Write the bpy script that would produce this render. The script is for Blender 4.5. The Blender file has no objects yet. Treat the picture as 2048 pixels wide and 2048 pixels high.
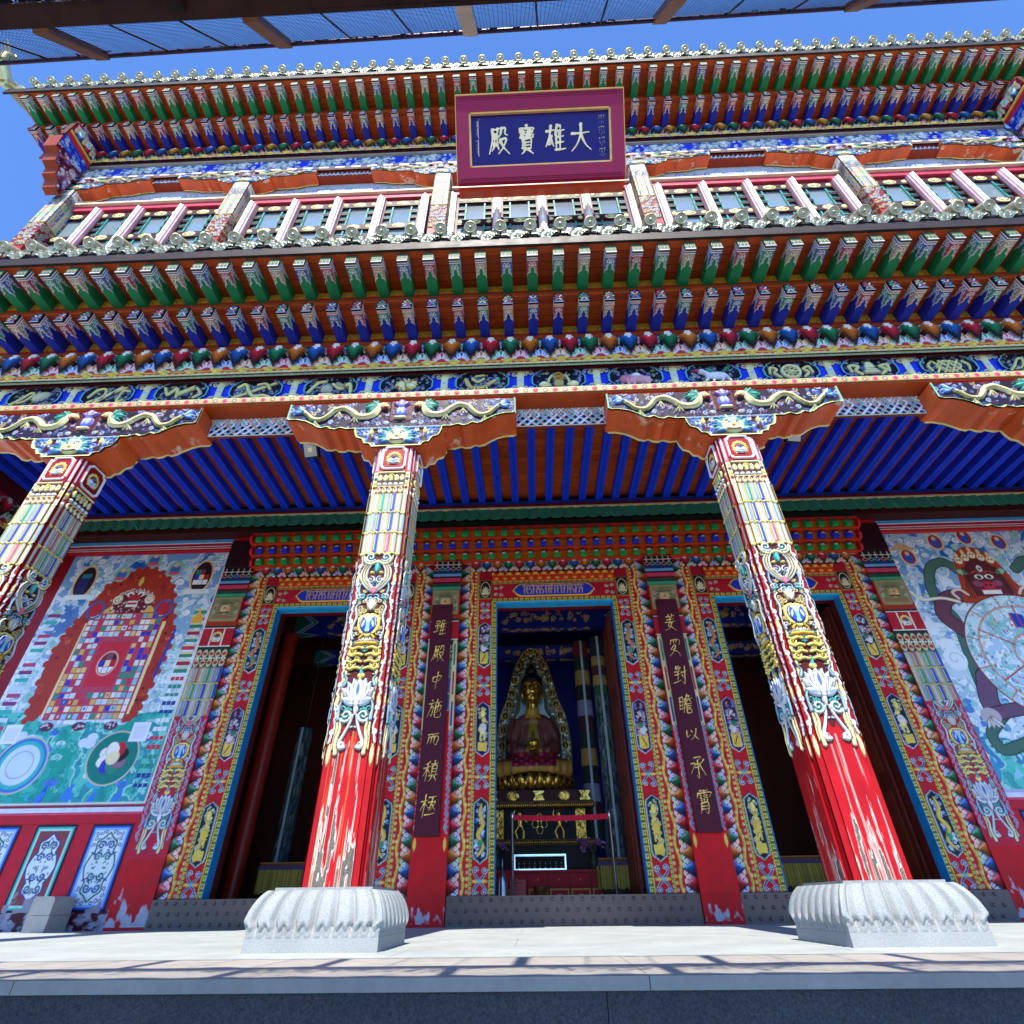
import bpy, bmesh, math, random
import numpy as np
from mathutils import Vector, Matrix
random.seed(7); RNG = np.random.RandomState(5)
SC = bpy.context.scene
COL = SC.collection
rad = math.radians

# ------------------------------------------------------------------ colours
_lc = {}
def lin(h):
    if not isinstance(h, str): return np.array(h, dtype=np.float32)
    if h not in _lc:
        v = np.array([int(h[i:i+2], 16) for i in (0, 2, 4)], dtype=np.float64)/255
        _lc[h] = np.where(v <= .04045, v/12.92, ((v+.055)/1.055)**2.4).astype(np.float32)
    return _lc[h]
RED='c4121c'; DRED='7c0d14'; CRIM='b81436'; MAROON='4a0c14'; CREAM='e0d096'; GOLD='d2a02c'; GOLDL='e8cf6a'; WHITE='dcdcd8'
BLUE='1a34c8'; NAVY='10184e'; LBLUE='7fb4dc'; SKYB='3aa0dc'; GREEN='1f8a5c'; DGREEN='0e4a34'; TEAL='2aa6a0'; LTEAL='86cfc4'
ORANGE='c4521c'; SOFFIT='a8421a'; PINK='e07a98'; BLACK='14101a'; INK='241428'; YEL='d8b43c'; PEACH='e8b088'
CYC = ['c81e34', '1f7a50', 'd0701c', '1f5fae']

def fbm(ny, nx, cells, seed=0, octv=3):
    r = np.random.RandomState(seed); out = np.zeros((ny, nx)); amp = 1.; tot = 0
    cy, cx = cells
    for o in range(octv):
        g = r.rand(int(cy)+3, int(cx)+3)
        y = np.linspace(0, cy, ny); x = np.linspace(0, cx, nx)
        yi = y.astype(int); xi = x.astype(int); fy = (y-yi)[:, None]; fx = (x-xi)[None]
        fy = fy*fy*(3-2*fy); fx = fx*fx*(3-2*fx)
        a = g[yi][:, xi]; b = g[yi][:, xi+1]; c = g[yi+1][:, xi]; d = g[yi+1][:, xi+1]
        out += amp*((a*(1-fx)+b*fx)*(1-fy)+(c*(1-fx)+d*fx)*fy); tot += amp; amp *= .5; cy *= 2; cx *= 2
    return out/tot

def cr(pts, n=8):
    p = [np.array(q, float) for q in pts]; p = [2*p[0]-p[1]]+p+[2*p[-1]-p[-2]]; out = []
    for i in range(1, len(p)-2):
        for k in range(n):
            t = k/n; a, b, c, d = p[i-1], p[i], p[i+1], p[i+2]
            out.append(.5*(2*b+(c-a)*t+(2*a-5*b+4*c-d)*t*t+(3*b-a-3*c+d)*t**3))
    out.append(p[-2]); return np.array(out)

# ------------------------------------------------------------------ a painter's canvas: pigment + carved height + cut-out mask on a grid
class Cv:
    def __init__(s, W, H, res, base):
        s.W, s.H = W, H; s.nx = max(2, int(round(W/res))+1); s.ny = max(2, int(round(H/res))+1)
        s.x = np.linspace(0, W, s.nx); s.y = np.linspace(0, H, s.ny); s.rx = W/(s.nx-1); s.ry = H/(s.ny-1); s.r = max(s.rx, s.ry)
        s.c = np.empty((s.ny, s.nx, 3), np.float32); s.c[:] = lin(base)
        s.h = np.zeros((s.ny, s.nx), np.float32); s.m = np.ones((s.ny, s.nx), bool)
        s.cut = False
    def w(s, x0, y0, x1, y1):
        i0 = max(0, int(math.floor(x0/s.rx))); i1 = min(s.nx, int(math.ceil(x1/s.rx))+1)
        j0 = max(0, int(math.floor(y0/s.ry))); j1 = min(s.ny, int(math.ceil(y1/s.ry))+1)
        if i0 >= i1 or j0 >= j1: return None
        return slice(j0, j1), slice(i0, i1)
    def put(s, sl, a, col, hh=None):
        if col is not None:
            c = s.c[sl]; c += a[..., None]*(lin(col)-c)
        if hh is not None:
            H = s.h[sl]; np.maximum(H, hh*(a > .3), out=H)
    def rect(s, x0, y0, x1, y1, col, h=None):
        sl = s.w(x0, y0, x1, y1)
        if sl is None: return
        X = s.x[sl[1]]; Y = s.y[sl[0]]
        a = (((X >= x0-1e-6) & (X <= x1+1e-6))[None, :] & ((Y >= y0-1e-6) & (Y <= y1+1e-6))[:, None]).astype(np.float32)
        s.put(sl, a, col, None if h is None else h*a)
    def stroke(s, pts, w0, col, w1=None, h=None, mid=None):
        pts = np.asarray(pts, float); n = len(pts); w1 = w0 if w1 is None else w1
        for i in range(n-1):
            (ax, ay), (bx, by) = pts[i], pts[i+1]
            t0 = i/(n-1); t1 = (i+1)/(n-1)
            if mid is None: ra = (w0+(w1-w0)*t0)/2; rb = (w0+(w1-w0)*t1)/2
            else:
                f = lambda t: (w0+(w1-w0)*t+(mid)*math.sin(math.pi*t))/2
                ra, rb = f(t0), f(t1)
            m = max(ra, rb)+s.r
            sl = s.w(min(ax, bx)-m, min(ay, by)-m, max(ax, bx)+m, max(ay, by)+m)
            if sl is None: continue
            X = s.x[sl[1]][None, :]-ax; Y = s.y[sl[0]][:, None]-ay; dx, dy = bx-ax, by-ay; L = dx*dx+dy*dy+1e-12
            t = np.clip((X*dx+Y*dy)/L, 0, 1); d = np.hypot(X-t*dx, Y-t*dy); r = ra+(rb-ra)*t
            a = np.clip((r-d)/s.r+.5, 0, 1)
            s.put(sl, a, col, None if h is None else h*np.sqrt(np.clip(1-(d/(r+1e-6))**2, 0, 1)))
    def out(s, pts, w, col, line, lw, **k):              # outlined stroke
        h = k.pop('h', None)
        s.stroke(pts, w+2*lw, line, (k.get('w1') or w)+2*lw, mid=k.get('mid'), h=None if h is None else h*.6); s.stroke(pts, w, col, h=h, **k)
    def poly(s, pts, col, h=None):
        p = np.asarray(pts, float); sl = s.w(p[:, 0].min(), p[:, 1].min(), p[:, 0].max(), p[:, 1].max())
        if sl is None: return
        a = s.inside(p, sl).astype(np.float32); s.put(sl, a, col, None if h is None else h*a)
    def inside(s, p, sl=(slice(None), slice(None))):
        X = s.x[sl[1]][None, :]; Y = s.y[sl[0]][:, None]; a = np.zeros((Y.shape[0], X.shape[1]), bool)
        q = np.roll(p, -1, 0)
        for (x0, y0), (x1, y1) in zip(p, q):
            if y0 == y1: continue
            c = ((y0 > Y) != (y1 > Y)) & (X < (x1-x0)*(Y-y0)/(y1-y0)+x0); a ^= c
        return a
    def ell(s, cx, cy, rx, ry, col, h=None, rot=0, prof=True):
        m = max(rx, ry)+s.r; sl = s.w(cx-m, cy-m, cx+m, cy+m)
        if sl is None: return
        X = s.x[sl[1]][None, :]-cx; Y = s.y[sl[0]][:, None]-cy
        if rot: c, sn = math.cos(rot), math.sin(rot); X, Y = X*c+Y*sn, -X*sn+Y*c
        d = np.sqrt((X/rx)**2+(Y/ry)**2); a = np.clip((1-d)*min(rx, ry)/s.r+.5, 0, 1)
        s.put(sl, a, col, None if h is None else (h*np.sqrt(np.clip(1-d*d, 0, 1)) if prof else h*a))
    def ring(s, cx, cy, rx, ry, w, col, h=None, a0=0, a1=2*math.pi, n=28):
        t = np.linspace(a0, a1, n); s.stroke(np.c_[cx+rx*np.cos(t), cy+ry*np.sin(t)], w, col, h=h)
    def curl(s, cx, cy, r, d, a0, turns, w, col, line=None, lw=0, h=None, w1=None):
        t = np.linspace(0, 1, int(10*turns)+4); a = a0+d*t*turns*2*math.pi; rr = r*(1-.86*t)
        p = np.c_[cx+rr*np.cos(a), cy+rr*np.sin(a)]
        if line is not None: s.out(p, w, col, line, lw, h=h, w1=w*.6 if w1 is None else w1)
        else: s.stroke(p, w, col, w*.6 if w1 is None else w1, h=h)
        return p
    def petal(s, x0, y0, x1, y1, w, col, line=None, lw=0, h=None):
        p = np.c_[np.linspace(x0, x1, 7), np.linspace(y0, y1, 7)]
        if line is not None: s.stroke(p, lw*2, line, lw*2, mid=w)
        s.stroke(p, .001, col, .001, mid=w-.5*lw if line is None else w, h=h)
    def fan(s, cx, cy, r, a0, a1, n, cols, line=WHITE, core=None, h=None):
        for i in range(n):
            a = a0+(a1-a0)*(i+.5)/n; c, sn = math.cos(a), math.sin(a); w = r*abs(a1-a0)/n*.62
            s.petal(cx+c*r*.28, cy+sn*r*.28, cx+c*r, cy+sn*r, w*1.5, line, h=h)
            s.petal(cx+c*r*.34, cy+sn*r*.34, cx+c*r*.95, cy+sn*r*.95, w*.8, cols[i % len(cols)], h=None)
        if core: s.ell(cx, cy, r*.27, r*.27, core, h=h)
    def vines(s, x0, y0, x1, y1, n, cols, r=(.02, .05), w=.008, h=.006, seed=1, line=None):
        R = random.Random(seed)
        for i in range(n):
            x = R.uniform(x0, x1); y = R.uniform(y0, y1); q = R.uniform(*r); c = R.choice(cols)
            s.curl(x, y, q, R.choice((-1, 1)), R.uniform(0, 6.28), R.uniform(.8, 1.5), w, c, line=line, lw=.004, h=h)
            if R.random() < .5: s.ell(x+R.uniform(-q, q), y+R.uniform(-q, q), q*.3, q*.25, R.choice(cols), h=h)
    def wash(s, cols, cells, seed, mask=None, line=None, soft=9.):
        n = fbm(s.ny, s.nx, cells, seed, 4); n = (n-n.min())/(n.max()-n.min()+1e-9); q = np.quantile(n, np.linspace(0, 1, len(cols)+1)); out = np.empty_like(s.c); out[:] = lin(cols[0]); ed = np.zeros_like(n)
        for k in range(1, len(cols)):
            t = np.clip((n-q[k])*len(cols)*soft+.5, 0, 1)[..., None].astype(np.float32); out += t*(lin(cols[k])-out); ed = np.maximum(ed, (np.abs(n-q[k]) < .008))
        if line: out[ed > 0] = out[ed > 0]*.35+lin(line)*.65
        m = np.ones((s.ny, s.nx, 1), np.float32) if mask is None else np.asarray(mask, np.float32).reshape(s.ny, s.nx, 1); s.c += m*(out-s.c)
    def lines(s, mask, n, cols, r=(.03, .07), w=.010, seed=1):
        R = random.Random(seed); c0 = s.c.copy()
        for i in range(n):
            x, y = R.uniform(0, s.W), R.uniform(0, s.H); j, k = min(s.ny-1, int(y/s.ry)), min(s.nx-1, int(x/s.rx))
            if mask is not None and not mask[j, k]: continue
            q = R.uniform(*r); s.curl(x, y, q, R.choice((-1, 1)), R.uniform(0, 6.28), R.uniform(.6, 1.2), w, R.choice(cols))
    def mirror(s):
        n = s.nx//2
        for A in (s.c, s.h, s.m): A[:, s.nx-n:] = A[:, :n][:, ::-1]
    def noise(s, amp, cells=(12, 12), seed=0):
        s.c *= (1-amp+2*amp*fbm(s.ny, s.nx, cells, seed))[..., None].astype(np.float32)
    def key(s, x0, y0, x1, y1, pitch, w, col, bg=None, vert=False):  # key fret
        if bg: s.rect(x0, y0, x1, y1, bg)
        if vert:
            n = max(1, int(round((y1-y0)/pitch))); p = (y1-y0)/n; d = x1-x0
            for i in range(n):
                y = y0+i*p
                for q in ([(x0+.12*d, y), (x0+.12*d, y+.75*p), (x0+.88*d, y+.75*p), (x0+.88*d, y+.25*p), (x0+.5*d, y+.25*p), (x0+.5*d, y+.5*p)],): s.stroke(q, w, col, h=.003)
        else:
            n = max(1, int(round((x1-x0)/pitch))); p = (x1-x0)/n; d = y1-y0
            for i in range(n):
                x = x0+i*p
                s.stroke([(x, y0+.12*d), (x+.75*p, y0+.12*d), (x+.75*p, y0+.88*d), (x+.25*p, y0+.88*d), (x+.25*p, y0+.5*d), (x+.5*p, y0+.5*d)], w, col, h=.003)

# ------------------------------------------------------------------ mesh collector: boxes, prisms, lofts, canvases -> ONE mesh object
class MB:
    def __init__(s): s.v = []; s.c = []; s.q = []; s.f = []; s.sm = []; s.fs = []; s.n = 0
    def _add(s, v, c, quads=None, polys=None, smooth=False):
        v = np.asarray(v, np.float32).reshape(-1, 3); s.v.append(v)
        c = np.asarray(c, np.float32); s.c.append(np.broadcast_to(c, v.shape) if c.ndim == 1 else c)
        if quads is not None: s.q.append(np.asarray(quads, np.int64)+s.n); s.sm.append(np.full(len(quads), smooth))
        if polys is not None:
            for p in polys: s.f.append([int(i)+s.n for i in p]); s.fs.append(smooth)
        s.n += len(v)
    def box(s, x0, x1, y0, y1, z0, z1, col, bev=0):
        v = [(x, y, z) for x in (x0, x1) for y in (y0, y1) for z in (z0, z1)]
        s._add(v, lin(col), quads=[(0, 1, 3, 2), (4, 6, 7, 5), (0, 4, 5, 1), (2, 3, 7, 6), (0, 2, 6, 4), (1, 5, 7, 3)]); return s
    def hexa(s, v, col):                       # 8 corners in box order
        s._add(v, lin(col), quads=[(0, 1, 3, 2), (4, 6, 7, 5), (0, 4, 5, 1), (2, 3, 7, 6), (0, 2, 6, 4), (1, 5, 7, 3)]); return s
    def prism(s, pts, O, U, V, D, col, cap=True):   # outline in the plane O,U,V, pushed along D
        O, U, V, D = (np.array(a, float) for a in (O, U, V, D)); p = np.asarray(pts, float); n = len(p)
        a = O+p[:, :1]*U+p[:, 1:]*V; b = a+D
        for i in range(n):
            j = (i+1) % n; s._add([a[i], a[j], b[j], b[i]], lin(col), quads=[(0, 1, 2, 3)])
        if cap: s._add(a, lin(col), polys=[list(range(n))]); s._add(b, lin(col), polys=[list(range(n))[::-1]])
        return s
    def canvas(s, cv, O, U, V, N, hs=1., smooth=True):
        O, U, V, N = (np.array(a, np.float64) for a in (O, U, V, N)); X, Y = np.meshgrid(cv.x, cv.y)
        P = O+X[..., None]*U+Y[..., None]*V+(cv.h*hs)[..., None]*N; nx, ny = cv.nx, cv.ny
        i = np.arange(nx*ny).reshape(ny, nx); q = np.stack([i[:-1, :-1], i[:-1, 1:], i[1:, 1:], i[1:, :-1]], -1).reshape(-1, 4)
        if np.dot(np.cross(U, V), N) < 0: q = q[:, ::-1]
        c = cv.c.reshape(-1, 3); P = P.reshape(-1, 3)
        if cv.cut:
            m = cv.m; k = (m[:-1, :-1] & m[:-1, 1:] & m[1:, 1:] & m[1:, :-1]).reshape(-1); q = q[k]
            u = np.unique(q); r = np.zeros(nx*ny, np.int64); r[u] = np.arange(len(u)); q = r[q]; P = P[u]; c = c[u]
        s._add(P, c, quads=q, smooth=smooth); return s
    def grid(s, P, col, close=False, smooth=True):   # P[j,i,3] surface
        P = np.asarray(P, float); ny, nx = P.shape[:2]; i = np.arange(nx*ny).reshape(ny, nx)
        if close: i = np.c_[i, i[:, :1]]
        q = np.stack([i[:-1, :-1], i[:-1, 1:], i[1:, 1:], i[1:, :-1]], -1).reshape(-1, 4)
        c = lin(col) if isinstance(col, str) else np.asarray(col)
        s._add(P.reshape(-1, 3), c if c.ndim == 1 else c.reshape(-1, 3), quads=q, smooth=smooth); return s
    def lathe(s, prof, O, col, n=20, smooth=True):   # profile (r,z)
        t = np.linspace(0, 2*math.pi, n, endpoint=False); p = np.asarray(prof, float)
        P = np.stack([p[:, :1]*np.cos(t), p[:, :1]*np.sin(t), np.repeat(p[:, 1:], n, 1)], -1)+np.array(O, float); return s.grid(P, col, True, smooth)
    def tube(s, pts, r, col, n=6, smooth=True):
        pts = np.asarray(pts, float); m = len(pts); r = np.broadcast_to(np.asarray(r, float), (m,)); P = []
        for i in range(m):
            d = pts[min(i+1, m-1)]-pts[max(i-1, 0)]; d = d/(np.linalg.norm(d)+1e-9); a = np.cross(d, (0, 0, 1.) if abs(d[2]) < .9 else (1., 0, 0)); a /= np.linalg.norm(a); b = np.cross(d, a)
            t = np.linspace(0, 2*math.pi, n, endpoint=False); P.append(pts[i]+r[i]*(np.cos(t)[:, None]*a+np.sin(t)[:, None]*b))
        s.grid(P, col, True, smooth); s._add(P[0], lin(col), polys=[list(range(n))]); s._add(P[-1], lin(col), polys=[list(range(n))[::-1]]); return s
    def mesh(s, name, mat):
        me = bpy.data.meshes.new(name); v = np.concatenate(s.v); c = np.concatenate(s.c)
        q = np.concatenate(s.q) if s.q else np.zeros((0, 4), np.int64); nq = len(q)
        L = np.concatenate([q.reshape(-1)]+[np.array(f) for f in s.f]) if s.f else q.reshape(-1)
        tot = np.concatenate([np.full(nq, 4), np.array([len(f) for f in s.f], np.int64)]) if s.f else np.full(nq, 4)
        st = np.concatenate([[0], np.cumsum(tot)[:-1]])
        me.vertices.add(len(v)); me.vertices.foreach_set('co', v.reshape(-1).astype(np.float32))
        me.loops.add(len(L)); me.loops.foreach_set('vertex_index', L.astype(np.int32))
        me.polygons.add(len(tot)); me.polygons.foreach_set('loop_start', st.astype(np.int32)); me.polygons.foreach_set('loop_total', tot.astype(np.int32))
        sm = np.concatenate(([np.concatenate(s.sm)] if s.sm else [])+([np.array(s.fs)] if s.fs else []))
        me.polygons.foreach_set('use_smooth', sm.astype(bool))
        a = me.color_attributes.new('Col', 'FLOAT_COLOR', 'POINT'); a.data.foreach_set('color', np.c_[c, np.ones(len(c))].astype(np.float32).reshape(-1))
        me.materials.append(mat); me.update(calc_edges=True); me.validate(); return me
    def obj(s, name, mat, parent=None):
        o = bpy.data.objects.new(name, s.mesh(name, mat)); COL.objects.link(o); o.parent = parent; return o

def tag(o, label=None, cat=None, group=None, kind=None):
    for k, v in (('label', label), ('category', cat), ('group', group), ('kind', kind)):
        if v: o[k] = v
    return o
def empty(name, loc=(0, 0, 0), parent=None, **k):
    o = bpy.data.objects.new(name, None); COL.objects.link(o); o.location = loc; o.parent = parent; o.empty_display_size = .2; return tag(o, **k)
def place(me, name, parent, loc=(0, 0, 0), scale=None, rot=None):
    o = bpy.data.objects.new(name, me); COL.objects.link(o); o.parent = parent; o.location = loc
    if scale: o.scale = scale
    if rot: o.rotation_euler = rot
    return o

# ------------------------------------------------------------------ materials
def mat(name, rough=.45, metal=0., col=None, vc=True, var=.12, vscale=6., bump=.0, bscale=60., coat=0., spec=.5):
    m = bpy.data.materials.new(name); m.use_nodes = True; nt = m.node_tree; N = nt.nodes; Lk = nt.links
    b = N['Principled BSDF']; b.inputs['Roughness'].default_value = rough; b.inputs['Metallic'].default_value = metal
    b.inputs['Specular IOR Level'].default_value = spec; b.inputs['Coat Weight'].default_value = coat
    tc = N.new('ShaderNodeTexCoord'); nz = N.new('ShaderNodeTexNoise'); nz.inputs['Scale'].default_value = vscale; nz.inputs['Detail'].default_value = 5
    oi = N.new('ShaderNodeObjectInfo'); ad = N.new('ShaderNodeVectorMath'); ad.operation = 'ADD'
    sc = N.new('ShaderNodeVectorMath'); sc.operation = 'SCALE'; cb = N.new('ShaderNodeCombineXYZ')
    Lk.new(oi.outputs['Random'], cb.inputs[0]); Lk.new(oi.outputs['Random'], cb.inputs[2]); Lk.new(cb.outputs[0], sc.inputs[0]); sc.inputs['Scale'].default_value = 37.
    Lk.new(tc.outputs['Object'], ad.inputs[0]); Lk.new(sc.outputs[0], ad.inputs[1]); Lk.new(ad.outputs[0], nz.inputs['Vector'])
    mr = N.new('ShaderNodeMapRange'); mr.inputs['From Min'].default_value = .3; mr.inputs['From Max'].default_value = .7; mr.inputs['To Min'].default_value = 1-var; mr.inputs['To Max'].default_value = 1+var*.6
    Lk.new(nz.outputs['Fac'], mr.inputs['Value'])
    mx = N.new('ShaderNodeMix'); mx.data_type = 'RGBA'; mx.blend_type = 'MULTIPLY'; mx.inputs[0].default_value = 1.
    if vc: at = N.new('ShaderNodeAttribute'); at.attribute_name = 'Col'; Lk.new(at.outputs['Color'], mx.inputs[6])
    else: mx.inputs[6].default_value = (*lin(col), 1)
    Lk.new(mr.outputs[0], mx.inputs[7]); Lk.new(mx.outputs[2], b.inputs['Base Color'])
    mr2 = N.new('ShaderNodeMapRange'); mr2.inputs['To Min'].default_value = max(.05, rough-.12); mr2.inputs['To Max'].default_value = min(1, rough+.15); Lk.new(nz.outputs['Fac'], mr2.inputs['Value']); Lk.new(mr2.outputs[0], b.inputs['Roughness'])
    if bump:
        n2 = N.new('ShaderNodeTexNoise'); n2.inputs['Scale'].default_value = bscale; n2.inputs['Detail'].default_value = 4; Lk.new(ad.outputs[0], n2.inputs['Vector'])
        bp = N.new('ShaderNodeBump'); bp.inputs['Strength'].default_value = bump; bp.inputs['Distance'].default_value = .01; Lk.new(n2.outputs['Fac'], bp.inputs['Height']); Lk.new(bp.outputs[0], b.inputs['Normal'])
    return m
M_PAINT = mat('painted_wood', .5, var=.16, bump=.12, bscale=45, spec=.2)
M_GLOSS = mat('lacquer', .35, var=.10, vscale=3, spec=.3)
M_MURAL = mat('mural_paint', .5, var=.07, vscale=3, spec=.2)
M_GILT = mat('gilt', .33, .75, var=.2, vscale=14, bump=.35, bscale=55)
M_TILE = mat('gilded_tile', .34, .45, var=.22, vscale=14, bump=.5, bscale=60)
M_DULL = mat('dull_lacquer', .55, var=.12, vscale=4, spec=.22)
M_BRASS = mat('brass', .25, .85, var=.25, vscale=8)
M_CLOTH = mat('cloth', .85, var=.15, vscale=9, bump=.2, bscale=200)
M_IRON = mat('iron', .42, .35, var=.2, vscale=7, bump=.1)
M_STEEL = mat('steel', .18, .9, var=.05)
M_NET = mat('net_thread', .8, var=.2)

def stone(name, cols, scale, rough, bump):
    m = bpy.data.materials.new(name); m.use_nodes = True; nt = m.node_tree; N = nt.nodes; Lk = nt.links; b = N['Principled BSDF']; b.inputs['Roughness'].default_value = rough
    tc = N.new('ShaderNodeTexCoord'); n1 = N.new('ShaderNodeTexNoise'); n1.inputs['Scale'].default_value = scale; n1.inputs['Detail'].default_value = 8; n1.inputs['Roughness'].default_value = .75
    n2 = N.new('ShaderNodeTexNoise'); n2.inputs['Scale'].default_value = 1.7; n2.inputs['Detail'].default_value = 3
    Lk.new(tc.outputs['Object'], n1.inputs['Vector']); Lk.new(tc.outputs['Object'], n2.inputs['Vector'])
    r = N.new('ShaderNodeValToRGB'); r.color_ramp.elements[0].position = .33; r.color_ramp.elements[1].position = .68
    r.color_ramp.elements[0].color = (*lin(cols[0]), 1); r.color_ramp.elements[1].color = (*lin(cols[1]), 1); Lk.new(n1.outputs['Fac'], r.inputs[0])
    mr = N.new('ShaderNodeMapRange'); mr.inputs['From Min'].default_value = .3; mr.inputs['From Max'].default_value = .7; mr.inputs['To Min'].default_value = .86; mr.inputs['To Max'].default_value = 1.08; Lk.new(n2.outputs['Fac'], mr.inputs['Value'])
    mx = N.new('ShaderNodeMix'); mx.data_type = 'RGBA'; mx.blend_type = 'MULTIPLY'; mx.inputs[0].default_value = 1; Lk.new(r.outputs[0], mx.inputs[6]); Lk.new(mr.outputs[0], mx.inputs[7]); Lk.new(mx.outputs[2], b.inputs['Base Color'])
    bp = N.new('ShaderNodeBump'); bp.inputs['Strength'].default_value = bump; bp.inputs['Distance'].default_value = .01; Lk.new(n1.outputs['Fac'], bp.inputs['Height']); Lk.new(bp.outputs[0], b.inputs['Normal'])
    return m
M_BASE = stone('pale_granite', ('70767a', '9ea2a4'), 110, .8, .22)
M_SLAB = stone('worn_slab', ('a09a92', 'b4aea4'), 9, .75, .15)
M_SLAB2 = stone('floor_tile', ('98a09e', 'acb2b0'), 6, .6, .08)
M_DARKST = stone('dark_granite', ('36343a', '6c6a70'), 90, .85, .9)
M_GROUND = stone('courtyard_paving', ('9a948c', 'aca69e'), 4, .85, .2)

def glassmat():
    m = bpy.data.materials.new('window_glass'); m.use_nodes = True; nt = m.node_tree; N = nt.nodes; Lk = nt.links; N.remove(N['Principled BSDF'])
    o = N['Material Output']; t = N.new('ShaderNodeBsdfTransparent'); t.inputs[0].default_value = (.75, .82, .85, 1); g = N.new('ShaderNodeBsdfGlossy'); g.inputs['Roughness'].default_value = .08
    d = N.new('ShaderNodeBsdfDiffuse'); d.inputs[0].default_value = (.32, .4, .44, 1); m1 = N.new('ShaderNodeMixShader'); m1.inputs[0].default_value = .3; m2 = N.new('ShaderNodeMixShader'); m2.inputs[0].default_value = .55
    Lk.new(t.outputs[0], m2.inputs[1]); Lk.new(d.outputs[0], m2.inputs[2]); Lk.new(m2.outputs[0], m1.inputs[1]); Lk.new(g.outputs[0], m1.inputs[2]); Lk.new(m1.outputs[0], o.inputs[0]); return m
M_GLASS = glassmat()
# ================================================================== the place: X along the facade, Y into the hall, Z up; porch floor at 0
hall = empty('temple_hall', label='tall painted temple hall with carved pillars, two tiers of painted eaves and three open doorways', cat='temple')
CX = [-6.6, -2.2, 2.2, 6.6]
XA, XB = -11., 11.
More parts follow.
